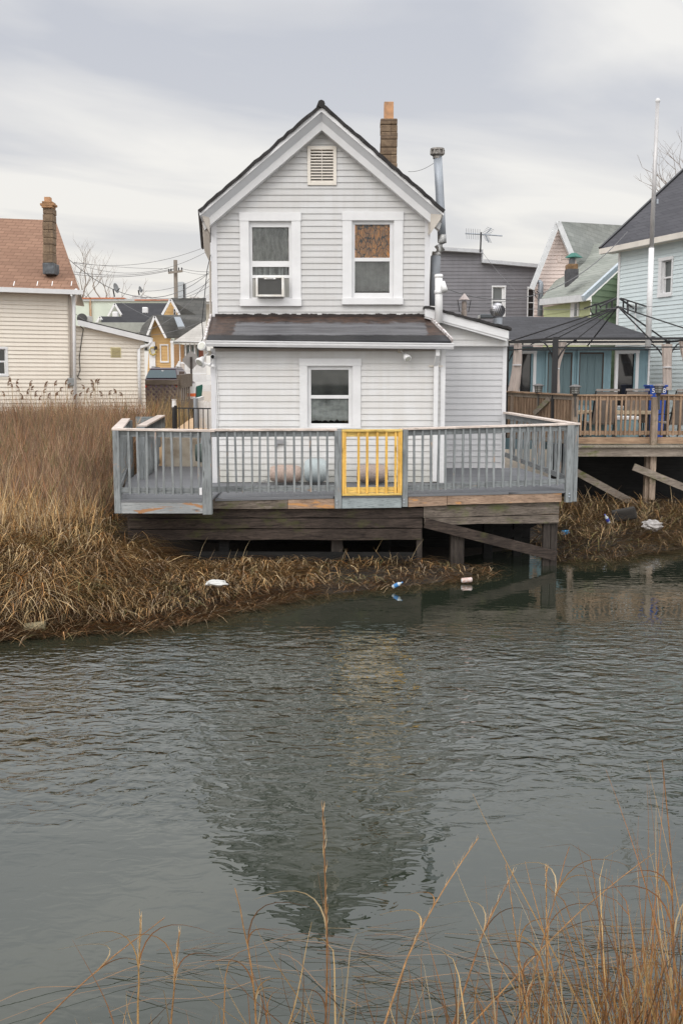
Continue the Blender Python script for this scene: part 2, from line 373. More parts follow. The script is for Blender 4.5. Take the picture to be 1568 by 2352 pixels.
# ------------------------------------------------------------------ window builder
def window(parent, w, outer, opening, panes, case_m, pane_m, header=None, sillh=None, dep=.04, proud=.035, sash_m=None, sill=True, name='window', frame_t=None):
    """outer / opening / panes are photo rectangles (x0,y0,x1,y1) on wall w; casing > sash, pane, sill"""
    sash_m = sash_m or case_m
    ou = w.rect(*outer); op = w.rect(*opening)
    mb = MB()
    w.box(mb, ou[0], op[0], op[2], op[3], -.06, proud); w.box(mb, op[1], ou[1], op[2], op[3], -.06, proud)
    w.box(mb, ou[0] - .008, ou[1] + .008, op[3], ou[3], -.06, proud + .008)
    if not sill: w.box(mb, ou[0] - .008, ou[1] + .008, ou[2], op[2], -.06, proud + .006)
    f = mb.build(name, case_m, parent, bevel=.003)
    if sill:
        s = MB(); w.box(s, ou[0] - .01, ou[1] + .01, ou[2], op[2], -.06, proud + .05); s.build('sill', case_m, f, bevel=.004)
    sm = MB(); e = .012
    w.box(sm, op[0], op[0] + e, op[2], op[3], -.10, -.005); w.box(sm, op[1] - e, op[1], op[2], op[3], -.10, -.005)
    rs = [w.rect(*p) for p in panes]
    x0 = min(r[0] for r in rs); x1 = max(r[1] for r in rs)
    w.box(sm, op[0] + e, x0, op[2], op[3], -.09, -dep + .012); w.box(sm, x1, op[1] - e, op[2], op[3], -.09, -dep + .012)
    zs = sorted(rs, key=lambda r: -r[3]); top = op[3]
    cols = sorted(set((round(r[0], 3), round(r[1], 3)) for r in rs))
    if len(cols) > 1 and abs(rs[0][3] - rs[1][3]) < .05:     # side by side
        zt = rs[0][3]; zb = rs[0][2]
        w.box(sm, x0, x1, zt, op[3], -.09, -dep + .01); w.box(sm, x0, x1, op[2], zb, -.09, -dep + .01)
        so = sorted(rs)
        for a, b in zip(so[:-1], so[1:]): w.box(sm, a[1], b[0], zb, zt, -.09, -dep + .008)
    else:
        for i, r in enumerate(zs):
            w.box(sm, x0, x1, r[3], top, -.09, -dep + .01 + .004 * i); top = r[2]
        w.box(sm, x0, x1, op[2], top, -.09, -dep + .016)
    sm.build('sash', sash_m, f, bevel=.002)
    for r in rs:
        pm = MB(); w.box(pm, r[0], r[1], r[2], r[3], -.078, -.07); pm.build('pane', pane_m, f)
    return f, rs

# ================================================================== MAIN HOUSE
YU, YL, YX = 19.7, 18.6, 19.74
WU, WL, WX = plane_y(YU), plane_y(YL), plane_y(YX)
hb = P(738, 1080, YU)
house = thing('white_house', 'narrow white clapboard house with a front gable and brown chimney, right behind the grey deck', 'house', (hb.x, YU, 1.2))
SIDE = Vector((-.128, 1, 0))      # the lot lines run back and to the left
def q1(x, y): return 439 + .4 * x, 213.2 + .4 * y       # zoomed crop -> photo
def q8(x, y): return 439 + .4 * x, 708.8 + .4 * y
def r1(a, b, c, d): return (*q1(a, b), *q1(c, d))
def r8(a, b, c, d): return (*q8(a, b), *q8(c, d))

winL = dict(outer=r1(282, 688, 630, 1226), opening=r1(334, 737, 577, 1183))
winR = dict(outer=r1(868, 684, 1214, 1217), opening=r1(922, 734, 1161, 1180))
winB = dict(outer=r8(623, 286, 973, 690), opening=r8(667, 329, 926, 681))
uL = WU.px(487, 600)[0]; uR = WU.px(985, 600)[0]; zb = WU.px(738, 726)[1] - .15; ze = WU.px(738, 500)[1]; ap = WU.px(738, 274)
mb = MB(); siding(mb, WU, [(uL, zb), (uR, zb), (uR, ze), (ap[0], ap[1]), (uL, ze)], [WU.rect(*winL['outer']), WU.rect(*winR['outer']), WU.rect(*r1(668, 308, 834, 532))], exp=.1158, lip=.0165)
mb.build('upper_wall', white_siding, house)
# side walls + back mass
mb = MB(); L0 = WU.pt(uL, 0); R0 = WU.pt(uR, 0); dep = SIDE * 4.9
def qd(a, b, z0, z1): mb.poly([a + Vector((0, 0, z0)), b + Vector((0, 0, z0)), b + Vector((0, 0, z1)), a + Vector((0, 0, z1))])
qd(L0, L0 + dep, .9, ze); qd(R0, R0 + dep, .9, ze); qd(L0 + dep, R0 + dep, .9, ze)
mb.poly([L0 + dep + Vector((0, 0, ze)), R0 + dep + Vector((0, 0, ze)), WU.pt(ap[0], ap[1]) + dep])
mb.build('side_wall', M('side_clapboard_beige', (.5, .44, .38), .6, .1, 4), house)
mb = MB(); t = WU.px(499, 600)[0]; WU.box(mb, uL - .01, t, zb, ze - .03, -.1, .022); mb.build('corner_trim', trim_side, house)
mb = MB(); t = WU.px(974.5, 600)[0]; WU.box(mb, t, uR + .01, zb, ze - .03, -.1, .022); mb.build('corner_trim', trim_side, house)

# gable roof: two slabs with the ridge running back
YR = YU - .36; WR = plane_y(YR)
pk = WR.px(738, 238); tl = WR.px(456.5, 484); trr = WR.px(1021, 484)
def slab(a, b, th, y0, back, m, name):     # (x,z) edge a->b, thickness downward-normal
    pass
mb = MB(); th = .045
for e in (tl, trr):
    A = Vector((pk[0], YR - .03, pk[1])); B = Vector((e[0], YR - .03, e[1]))
    n = (B - A).cross(Vector((0, 1, 0))).normalized(); n = n if n.z > 0 else -n
    # ragged shingle edge: split along slope
    N = 26; top = []; 
    for i in range(N + 1):
        p = A.lerp(B, i / N); j = random.uniform(-.012, .012) if 0 < i < N else 0
        top.append(p + n * j + Vector((0, random.uniform(-.02, .02), 0)))
    bk = SIDE * 5.3
    for i in range(N):
        a, b = top[i], top[i + 1]
        mb.add([a - n * th, b - n * th, b - n * th + bk, a - n * th + bk, a + n * .015, b + n * .015, b + n * .015 + bk, a + n * .015 + bk],
               [(3, 2, 1, 0), (4, 5, 6, 7), (0, 1, 5, 4), (1, 2, 6, 5), (2, 3, 7, 6), (3, 0, 4, 7)])
ridge = Vector((pk[0], YR - .05, pk[1]))
mb.tube([ridge + Vector((0, 0, -.01)), ridge + SIDE * 5.3 + Vector((0, 0, -.01))], .07, 8)
roof = mb.build('roof', roof_black, house)
# rake boards: three nested bands down each slope
def rake(side_pt, mname):
    A = Vector((pk[0], YR, pk[1] - .045)); B = Vector((side_pt[0], YR, side_pt[1] - .01))
    d = (B - A).normalized(); dn = Vector((d.z, 0, -d.x)); dn = dn if dn.z < 0 else -dn
    def band(m, o0, o1, y0, y1, name, yb=None):
        # o measured vertically below the slope line so both sides meet at the centre line
        k = 1 / abs(dn.z)
        a0 = A + Vector((0, 0, -o0 * k)); b0 = B + Vector((0, 0, -o0 * k)) ; a1 = A + Vector((0, 0, -o1 * k)); b1 = B + Vector((0, 0, -o1 * k))
        s = 1 if B.x < A.x else -1
        b0 = b0 + d * (-o0 * .35); b1 = b1 + d * (-o1 * .35)
        bb = MB(); yb_ = YU if yb is None else yb
        bb.hexa([Vector((a1.x, y1, a1.z)), Vector((b1.x, y1, b1.z)), Vector((b1.x, yb_, b1.z)), Vector((a1.x, yb_, a1.z)),
                 Vector((a0.x, y0, a0.z)), Vector((b0.x, y0, b0.z)), Vector((b0.x, yb_, b0.z)), Vector((a0.x, yb_, a0.z))])
        return bb.build(name, m, house)
    band(trim_white, .0, .075, YR, YR, 'rake_board', YR + .05)
    band(M('rake_shadow_trim', (.60, .61, .63), .5, .05, 3), .073, .19, YR + .02, YR + .13, 'rake_board', YU + .02)
    band(trim_white, .187, .30, YR + .125, YR + .15, 'rake_board', YU + .02)
rake(tl, 'l'); rake(trr, 'r')
# boxed left eave seen from the side, with cracked soffit panels
mb = MB(); e0 = Vector((tl[0] + .045, YR + .02, tl[1] - .03)); w0 = Vector((L0.x, YR + .12, tl[1] - .40))
for i in range(4):
    a = SIDE * (1.22 * i + .01); b = SIDE * (1.22 * (i + 1) - .012)
    jz = random.uniform(-.01, .012)
    A1, A2, A3 = e0 + a, e0 + a + Vector((.03, 0, -.12)), w0 + a
    B1, B2, B3 = e0 + b + Vector((0, 0, jz)), e0 + b + Vector((.03, 0, -.12 + jz)), w0 + b
    A4 = Vector((A3.x, A3.y, A1.z)); B4 = Vector((B3.x, B3.y, B1.z))
    mb.add([A1, A2, A3, A4, B1, B2, B3, B4], [(0, 1, 5, 4), (1, 2, 6, 5), (2, 3, 7, 6), (3, 0, 4, 7), (0, 3, 2, 1), (4, 5, 6, 7)])
mb.build('soffit', soffit_beige, house)
mb = MB(); e1 = Vector((trr[0] - .045, YR + .02, trr[1] - .03)); wr = Vector((R0.x, YR + .12, trr[1] - .40))
a, b = Vector(), SIDE * 4.9
mb.add([e1 + a, e1 + a + Vector((-.03, 0, -.12)), wr + a, Vector((wr.x, wr.y, e1.z)), e1 + b, e1 + b + Vector((-.03, 0, -.12)), wr + b, Vector((wr.x, wr.y, e1.z)) + b],
       [(0, 1, 5, 4), (1, 2, 6, 5), (2, 3, 7, 6), (3, 0, 4, 7), (0, 3, 2, 1), (4, 5, 6, 7)])
mb.build('soffit', soffit_beige, house)

# gable vent
g = WU.rect(*r1(668, 308, 834, 532)); gi = WU.rect(*r1(686, 328, 815, 514))
vent_m = M('cream_vent', (.72, .67, .60), .5, .06, 4)
mb = MB(); WU.box(mb, g[0], gi[0], g[2], g[3], -.05, .04); WU.box(mb, gi[1], g[1], g[2], g[3], -.05, .04)
WU.box(mb, gi[0], gi[1], gi[3], g[3], -.05, .037); WU.box(mb, gi[0], gi[1], g[2], gi[2], -.05, .037)
gv = mb.build('gable_vent', vent_m, house, bevel=.004)
mb = MB(); WU.box(mb, gi[0], gi[1], gi[2], gi[3], -.09, -.08); mb.build('vent_backing', dark_metal, gv)
mb = MB(); n = 11
for i in range(n):
    z0 = gi[2] + (gi[3] - gi[2]) * i / n; h = (gi[3] - gi[2]) / n
    mb.hexa([WU.pt(gi[0], z0 + .002, .022), WU.pt(gi[1], z0 + .002, .022), WU.pt(gi[1], z0 + h * .55, -.06), WU.pt(gi[0], z0 + h * .55, -.06),
             WU.pt(gi[0], z0 + h * .5, .022), WU.pt(gi[1], z0 + h * .5, .022), WU.pt(gi[1], z0 + h * 1.0, -.06), WU.pt(gi[0], z0 + h * 1.0, -.06)])
um = (gi[0] + gi[1]) / 2; WU.box(mb, um - .006, um + .006, gi[2], gi[3], -.05, .024)
mb.build('louvre', vent_m, gv)

# upper windows
fL, _ = window(house, WU, winL['outer'], winL['opening'], [r1(356, 770, 553, 965), r1(357, 998, 551, 1046), r1(352, 1063, 562, 1174)], trim_white, clear_pane)
fR, _ = window(house, WU, winR['outer'], winR['opening'], [r1(943, 754, 1132, 946), r1(939, 967, 1138, 1148)], trim_white, clear_pane)
def cloth(name, w, rect, off, m, label, cat='curtain', wave=.012, nx=40, nz=14, ragged=0):
    u0, u1, z0, z1 = rect; bm = MB(); pts = []
    for j in range(nz + 1):
        for i in range(nx + 1):
            u = u0 + (u1 - u0) * i / nx; z = z0 + (z1 - z0) * j / nz
            if j == 0 and ragged: z += ragged * mnoise.noise(Vector((u * 18, 3, 1)))
            pts.append(w.pt(u, z, off + wave * math.sin(i * .9 + mnoise.noise(Vector((u * 3, z * 2, 5))) * 2)))
    bm.add(pts, [(j * (nx + 1) + i, j * (nx + 1) + i + 1, (j + 1) * (nx + 1) + i + 1, (j + 1) * (nx + 1) + i) for j in range(nz) for i in range(nx)])
    o = bm.build(name, m, None, smooth=True); mo = o.modifiers.new('thick', 'SOLIDIFY'); mo.thickness = .004
    return tag(o, label, cat)
gauze = M('grey_gauze', (.33, .32, .30), .9, .35, 7, c2=(.20, .195, .185), stretch=(3, 1, 1), bump=.5)
m, n_, l_, b_ = newmat('marbled_orange'); t_ = NT(m)
vv = t_.pos((1, 1, .7)); di = n_.new('ShaderNodeTexNoise'); di.inputs['Scale'].default_value = 3.2; di.inputs['Detail'].default_value = 3; l_.new(vv, di.inputs['Vector'])
wv = n_.new('ShaderNodeTexVoronoi'); wv.feature = 'DISTANCE_TO_EDGE'; wv.inputs['Scale'].default_value = 8
ad = n_.new('ShaderNodeVectorMath'); ad.operation = 'MULTIPLY_ADD'; l_.new(di.outputs['Color'], ad.inputs[0]); ad.inputs[1].default_value = (.35, .35, .35); l_.new(vv, ad.inputs[2]); l_.new(ad.outputs[0], wv.inputs['Vector'])
cA = t_.mix(t_.ramp(t_.noise(t_.pos((3, 1, 2)), 3, 5, .6, 1.5), [(.35, 0.0), (.6, 1.0)]), (.34, .15, .06), (.95, .40, .10))
cA = t_.mix(t_.ramp(t_.noise(t_.pos((7, 1, 3)), 2.4, 4, .6, 2), [(.5, 0.0), (.66, .7)]), cA, (.30, .24, .2))
cA = t_.mix(t_.ramp(wv.outputs['Distance'], [(.02, 1.0), (.07, 0.0)]), cA, (.035, .025, .02))
l_.new(cA, b_.inputs['Base Color']); b_.inputs['Roughness'].default_value = .6; marbled = m
swirl = M('grey_swirled_sheer', (.36, .345, .33), .9, .3, 2.2, c2=(.18, .172, .165), bump=.3)
white_sheer = M('white_lace', (.42, .42, .41), .9, .3, 3, c2=(.10, .10, .10), stretch=(12, 1, .8))
def wr_(w, r, ex=.03): a = w.rect(*r); return (a[0] - ex, a[1] + ex, a[2] - ex, a[3] + ex)
cloth('curtain', WU, wr_(WU, r1(356, 775, 553, 965)), -.096, gauze, 'plain grey gauze curtain in the upper sash of the window above the air conditioner')
cloth('curtain', WU, wr_(WU, r1(357, 998, 551, 1046)), -.098, white_sheer, 'gathered white and black curtain strip showing just above the air conditioner')
cloth('curtain', WU, wr_(WU, r1(943, 760, 1132, 946)), -.096, marbled, 'orange and brown marbled curtain in the right upstairs window')
cloth('curtain', WU, wr_(WU, r1(939, 967, 1138, 1130)), -.098, swirl, 'grey swirled curtain below the orange marbled one')
def room(w, r, parent):    # dark room box behind a window
    a = w.rect(*r); mb = MB(); e = .05
    u0, u1, z0, z1 = a; D = -.75
    c = [w.pt(u0, z0, -.11), w.pt(u1, z0, -.11), w.pt(u1, z1, -.11), w.pt(u0, z1, -.11)]; d = [w.pt(u0, z0, D), w.pt(u1, z0, D), w.pt(u1, z1, D), w.pt(u0, z1, D)]
    mb.poly([d[0], d[1], d[2], d[3]])
    for i in range(4): mb.poly([c[i], c[(i + 1) % 4], d[(i + 1) % 4], d[i]])
    mb.build('room_lining', M('dark_room', (.05, .048, .045), .9), parent)
room(WU, winL['opening'], fL); room(WU, winR['opening'], fR)
# accordion panels beside the air conditioner
mb = MB(); ac = WU.rect(*r1(379, 1062, 537, 1177)); op = WU.rect(*r1(352, 1062, 562, 1174))
for a0, a1 in ((op[0], ac[0]), (ac[1], op[1])):
    k = 5
    for i in range(k):
        x0 = a0 + (a1 - a0) * i / k; x1 = a0 + (a1 - a0) * (i + 1) / k
        WU.box(mb, x0, x1 - .003, op[2], op[3], -.06, -.05 + (.012 if i % 2 else 0))
mb.build('side_panel', M('accordion_panel', (.46, .45, .42), .6, .12, 20, stretch=(1, 1, .3)), fL)

# air conditioner (rests in the left window)
aco = thing('air_conditioner', 'small white window air conditioner with a grey grille, hanging out of the left upstairs window', 'air conditioner', WU.pt((ac[0] + ac[1]) / 2, ac[2], .1))
mb = MB(); O = .26; e = .035
WU.box(mb, ac[0], ac[0] + e, ac[2], ac[3], -.12, O); WU.box(mb, ac[1] - e * 1.3, ac[1], ac[2], ac[3], -.12, O)
WU.box(mb, ac[0] + e, ac[1] - e * 1.3, ac[2], ac[2] + .04, -.12, O); WU.box(mb, ac[0] + e, ac[1] - e * 1.3, ac[3] - .03, ac[3], -.12, O)
WU.box(mb, ac[0] + e, ac[1] - e, ac[2] + .04, ac[3] - .03, -.12, O - .06)
um = (ac[0] + ac[1]) / 2; WU.box(mb, um - .11, um + .11, ac[3] - .055, ac[3] - .031, O - .05, O + .002)
mb.build('casing', M('ac_white', (.74, .74, .72), .45, .12, 3, c2=(.6, .56, .5)), aco, bevel=.006)
mb = MB(); z = ac[2] + .045
while z < ac[3] - .04:
    WU.box(mb, ac[0] + e, ac[1] - e * 1.3, z, z + .006, O - .055, O - .02); z += .011
mb.build('grille', M('ac_grille', (.13, .13, .125), .6, .1, 8), aco)
tx = bpy.data.curves.new('lettering', 'FONT'); tx.body = 'FRIGIDAIRE'; tx.size = .026; tx.align_x = 'CENTER'; tx.align_y = 'CENTER'; tx.extrude = .0012
to = bpy.data.objects.new('t', tx); col.objects.link(to); dg = bpy.context.evaluated_depsgraph_get()
me = bpy.data.meshes.new_from_object(to.evaluated_get(dg)); bpy.data.objects.remove(to)
me.materials.clear(); me.materials.append(M('grey_print', (.12, .12, .14), .6))
lo = bpy.data.objects.new('lettering', me); col.objects.link(lo); lo.parent = aco; lo.rotation_euler = (R(90), 0, 0)
lo.location = WU.pt(um, ac[3] - .043, O + .004) - aco.location

# chimney and its clay flue, ridge side
CYD = 22.2; WC = plane_y(CYD)
def rp(mb, w, x0, y0, x1, y1, o0, o1): return w.bpx(mb, x0, y0, x1, y1, o0, o1)
brick_m, n_, l_, b_ = newmat('old_rendered_brick'); t_ = NT(brick_m)
br = n_.new('ShaderNodeTexBrick'); g_ = n_.new('ShaderNodeNewGeometry'); mp_ = n_.new('ShaderNodeMapping'); mp_.inputs['Rotation'].default_value = (R(90), 0, 0)
l_.new(g_.outputs['Position'], mp_.inputs[0]); l_.new(mp_.outputs[0], br.inputs['Vector']); br.inputs['Scale'].default_value = 1; br.inputs['Brick Width'].default_value = .42; br.inputs['Row Height'].default_value = .31; br.inputs['Mortar Size'].default_value = .006
br.inputs['Color1'].default_value = (.17, .115, .07, 1); br.inputs['Color2'].default_value = (.26, .185, .12, 1); br.inputs['Mortar'].default_value = (.08, .055, .04, 1)
f_ = t_.noise(t_.pos((1, 1, 1)), 8, 6, .7); c_ = t_.mix(t_.ramp(f_, [(.4, .6), (.65, 0.0)]), br.outputs['Color'], (.09, .06, .04))
l_.new(c_, b_.inputs['Base Color']); b_.inputs['Roughness'].default_value = .9; t_.bump(f_, b_, .9, .03)
def wob_stack(w, px0, px1, ys, o0, o1, m, name, parent, jx=.9):
    mb = MB()
    for a, b in zip(ys[:-1], ys[1:]):
        j0, j1 = random.uniform(-jx, jx), random.uniform(-jx, jx)
        w.bpx(mb, px0 + j0, a, px1 + j1, b - .2, o0 + random.uniform(-.01, .01), o1 + random.uniform(-.01, .01))
    return mb.build(name, m, parent, bevel=.02)
chim = wob_stack(WC, 873.5, 911.5, [275, 289, 306, 323, 341, 358, 376, 400], -.3, .12, brick_m, 'chimney', house)
mb = MB(); WC.bpx(mb, 882, 233, 903.5, 279, -.22, .0); mb.build('flue_tile', M('terracotta_flue', (.50, .27, .14), .8, .35, 5, c2=(.36, .21, .12), bump=.2), chim, bevel=.008)

# metal stove pipe on the right side
YP = 19.95; mb = MB()
pp = [(1004.5, 357), (1008.5, 430), (1012, 500), (1014, 544)]
mb.tube([P(x, y, YP) for x, y in pp], .082, 16)
fp = mb.build('stove_pipe', galv, house, smooth=True)
mb = MB(); mb.tube([P(x, y, YP) for x, y in ((1000, 588), (998, 640), (994.5, 702))], .098, 16); mb.build('lower_pipe', M('dark_galvanised_pipe', (.20, .215, .235), .5, .15, 5, stretch=(1, 1, .3)), fp, smooth=True)
mb = MB(); mb.tube([P(x, y, YP) for x, y in ((1014, 540), (1014.8, 557), (1012, 568), (1005, 573), (1002, 580), (1000.5, 592))], [.086, .088, .092, .092, .088, .09], 14); mb.build('foil_elbow', foil, fp, smooth=True)
mb = MB(); c = P(1003.7, 357, YP); k = [(.085, -.06), (.085, -.02), (.105, .0), (.13, .01), (.13, .03), (.112, .035), (.112, .09), (.135, .095), (.135, .125), (.02, .14)]
mb.lathe(c, k, 18); 
for i in range(9):
    a = 2 * math.pi * i / 9; mb.box(c.x + .13 * math.cos(a) - .012, c.x + .13 * math.cos(a) + .012, c.y + .13 * math.sin(a) - .012, c.y + .13 * math.sin(a) + .012, c.z + .02, c.z + .1)
mb.build('pipe_cap', M('cap_metal', (.28, .26, .24), .5, .3, 15, metal=.4), fp)
# white PVC vent with a wye
YV = 19.3; mb = MB()
mb.tube([P(1007, 630, YV), P(1007, 742, YV)], .073, 14)
mb.lathe(P(1007, 634, YV), [(.08, -.03), (.08, .02)], 14); mb.lathe(P(1007, 669, YV), [(.083, -.05), (.083, .02)], 14)
mb.tube([P(1008, 663, YV), P(1017, 652, YV - .02), P(1021, 668, YV - .1)], .06, 12)
mb.build('vent_pipe', pipe_white, house, smooth=True)

# ---- lower bump-out
mbw = MB(); l0 = WL.px(485, 850)[0]; l1 = WL.px(1020, 850)[0]; zt = WL.px(738, 800)[1]; zbl = 1.30
siding(mbw, WL, [(l0, zbl), (l1, zbl), (l1, zt), (l0, zt)], [WL.rect(*winB['outer'])], exp=.1158, lip=.0165)
mbw.build('lower_wall', white_siding_low, house)
mb = MB(); a = WL.pt(l0, 0); b = a + SIDE * 1.15
mb.poly([a + Vector((0, 0, 1)), b + Vector((0, 0, 1)), b + Vector((0, 0, zt + .5)), a + Vector((0, 0, zt))])
a = WL.pt(l1, 0); b = a + Vector((0, 1.15, 0)); mb.poly([a + Vector((0, 0, 1)), b + Vector((0, 0, 1)), b + Vector((0, 0, zt + .5)), a + Vector((0, 0, zt))])
mb.build('side_wall', white_siding_low, house)
for xa, xb in ((484.5, 495.5), (1011.5, 1022)):
    mb = MB(); ua = WL.px(xa, 850)[0]; ub = WL.px(xb, 850)[0]; WL.box(mb, ua, ub, 1.28, zt - .02, -.08, .024); mb.build('corner_trim', trim_white if xa > 500 else trim_side, house)
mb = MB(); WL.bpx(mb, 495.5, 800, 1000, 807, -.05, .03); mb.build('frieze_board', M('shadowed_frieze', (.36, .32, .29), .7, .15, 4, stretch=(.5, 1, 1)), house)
fB, _ = window(house, WL, winB['outer'], winB['opening'], [r8(688, 351, 903, 497), r8(688, 517, 903, 660)], trim_white, clear_pane, sill=False)
blind = M('grey_blind', (.20, .20, .19), .7, .2, 3, c2=(.11, .115, .108))
mb = MB(); br_ = wr_(WL, r8(688, 351, 903, 497)); z = br_[2]
while z < br_[3]:
    mb.hexa([WL.pt(br_[0], z, -.09), WL.pt(br_[1], z, -.09), WL.pt(br_[1], z + .004, -.105), WL.pt(br_[0], z + .004, -.105), WL.pt(br_[0], z + .015, -.082), WL.pt(br_[1], z + .015, -.082), WL.pt(br_[1], z + .017, -.097), WL.pt(br_[0], z + .017, -.097)]); z += .02
tag(mb.build('window_blind', blind), 'dark grey slatted blind in the upper half of the downstairs window', 'blind')
lace = M('grey_white_lace', (.62, .62, .60), .95, .3, 2.6, c2=(.26, .265, .255), stretch=(1, 1, 2.6), bump=.4)
lr = wr_(WL, r8(688, 519, 903, 660)); cloth('curtain', WL, (lr[0], lr[1], lr[2] + .08, lr[3]), -.098, lace, 'ragged grey lace curtain in the lower half of the downstairs window', ragged=.05)
room(WL, winB['opening'], fB)
# shed roof over it: tarred edge, dark ribbed membrane
za = WU.px(738, 727)[1]; ylo = YL - .28; ze_ = P(738, 783, ylo).z
TLx = P(487, 727, YU).x; TRx = P(978, 722, YU).x; BLx = P(474, 783, ylo).x; BRx = P(1036, 783, ylo).x
tar, n_, l_, b_ = newmat('tarred_roll_roofing'); t_ = NT(tar)
g_ = n_.new('ShaderNodeNewGeometry'); sp_ = n_.new('ShaderNodeSeparateXYZ'); l_.new(g_.outputs['Position'], sp_.inputs[0])
f_ = t_.noise(t_.pos((1.2, 1, 3)), 3, 6, .7)
def edge(axis_out, lo, hi, amt=.12):    # wobbly tar border
    v = t_.math('ADD', axis_out, t_.math('MULTIPLY', t_.math('SUBTRACT', f_, .5), amt * 2)); mr = n_.new('ShaderNodeMapRange'); l_.new(v, mr.inputs[0]); mr.inputs[1].default_value = lo; mr.inputs[2].default_value = hi
    return mr.outputs[0]
m1 = edge(sp_.outputs[2], za - .16, za - .13); m2 = edge(sp_.outputs[0], BRx - .42, BRx - .38); m3 = edge(sp_.outputs[0], BLx + .46, BLx + .42); 
mk = t_.math('MAXIMUM', m1, t_.math('MAXIMUM', m2, m3), True)
base = t_.mix(t_.ramp(t_.noise(t_.pos((.5, 6, 14)), 2, 4, .6), [(.35, 0.0), (.62, 1.0)]), (.065, .065, .07), (.15, .15, .16))
brown = t_.mix(t_.ramp(t_.noise(t_.pos((1.5, 3, 3)), 3, 5, .7), [(.4, 0.0), (.62, 1.0)]), (.028, .02, .018), (.085, .052, .038))
cc = t_.mix(mk, base, brown); low = edge(sp_.outputs[2], ze_ + .13, ze_ + .11, .03); cc = t_.mix(low, cc, (.012, .012, .014))
l_.new(cc, b_.inputs['Base Color']); b_.inputs['Roughness'].default_value = .42; b_.inputs['Specular IOR Level'].default_value = .35; t_.bump(t_.noise(t_.pos((.5, 1, 20)), 3, 3), b_, .4, .02)
mb = MB(); N = 40
for i in range(N):
    t0, t1 = i / N, (i + 1) / N
    def pt(t, top): 
        if top: return Vector((TLx + (TRx - TLx) * t, YU - .01, za + .012 * mnoise.noise(Vector((t * 30, 0, 0)))))
        return Vector((BLx + (BRx - BLx) * t, ylo, ze_ + .008 * mnoise.noise(Vector((t * 22, 4, 0)))))
    a, b, c, d = pt(t0, 0), pt(t1, 0), pt(t1, 1), pt(t0, 1); h = Vector((0, 0, .05))
    mb.add([a - h, b - h, c - h, d - h, a, b, c, d], [(3, 2, 1, 0), (4, 5, 6, 7), (0, 1, 5, 4), (1, 2, 6, 5), (2, 3, 7, 6), (3, 0, 4, 7)])
lr_ = mb.build('lower_roof', tar, house)
mb = MB()    # ragged tar flashing up the wall
for i in range(90):
    t0 = i / 90; x = TLx + .06 + (TRx - TLx - .1) * t0; h = .02 + .022 * (1 + mnoise.noise(Vector((i * .35, 7, 0)))) + random.uniform(0, .012)
    mb.box(x, x + (TRx - TLx) / 90 + .001, YU - .022 - random.uniform(0, .004), YU, za - .02, za + h)
mb.build('tar_flashing', M('tar', (.03, .022, .02), .7, .3, 10), house)
# white metal edges of that roof
for (x0, x1) in ((BLx - .03, TLx - .02), (BRx + .02, TRx + .03)):
    mb = MB(); pts = []
    for i in range(16):
        t0, t1 = i / 16, (i + 1) / 16; A = Vector((x0, ylo, ze_ + .01)).lerp(Vector((x1, YU, za + .02)), t0); B = Vector((x0, ylo, ze_ + .01)).lerp(Vector((x1, YU, za + .02)), t1)
        mb.bar(A + Vector((random.uniform(-.008, .008), 0, 0)), B, .035, .07)
    mb.build('edge_flashing', M('chipped_white_metal', (.68, .66, .66), .6, .5, 14, c2=(.2, .15, .13)), house)
# gutter, downspout
gy = ylo - .06; a = P(474, 791, gy); b = P(1041, 797.5, gy); gz = .5 * (a.z + b.z)
mb = MB(); H = .105
prof = [(0, 0), (-.07, .0), (-.095, .045), (-.095, .078), (-.11, .085), (-.11, H), (0, H)]
A = [Vector((a.x, gy + .05 + q, a.z - .035 + h)) for q, h in prof]; B = [Vector((b.x, gy + .05 + q, b.z - .035 + h)) for q, h in prof]
n = len(prof); mb.add(A + B, [tuple(range(n))[::-1], tuple(range(n, 2 * n))] + [(i, (i + 1) % n, n + (i + 1) % n, n + i) for i in range(n)])
gt = mb.build('gutter', M('gutter_white', (.68, .68, .69), .4, .08, 3, stretch=(1, 1, 3)), house)
mb = MB(); z1 = gz - .06
tp = P(1004, 806, YL - .2); mb.bar((tp.x, YL - .26, z1 + .02), (tp.x, YL - .26, z1 - .12), .075, .06, (0, 1, 0)); mb.bar((tp.x, YL - .26, z1 - .10), (tp.x - .02, YL - .09, z1 - .28), .075, .06)
c = P(1001, 830, YL - .08); mb.bar((c.x, YL - .08, z1 - .26), (c.x, YL - .08, 1.32), .082, .06, (0, 1, 0))
mb.build('downspout', trim_white, house, bevel=.006)
mb = MB(); WL.box(mb, c.x - .13, c.x + .13, P(1000, 841, YL).z - .015, P(1000, 841, YL).z + .015, .0, .03); mb.build('downspout_strap', vent_m, house)
# scar on the siding and cable loops on the left trim
mb = MB(); pts = [P(x, y, YL - .03) for x, y in ((494, 838), (497, 900), (499, 930), (496.5, 985), (495, 1040), (499, 1098))]
mb.tube(pts, .007, 5); mb.tube([p + Vector((.02 + .015 * math.sin(i), 0, 0)) for i, p in enumerate(pts[:4])], .006, 5); mb.build('cable', pipe_white, house)
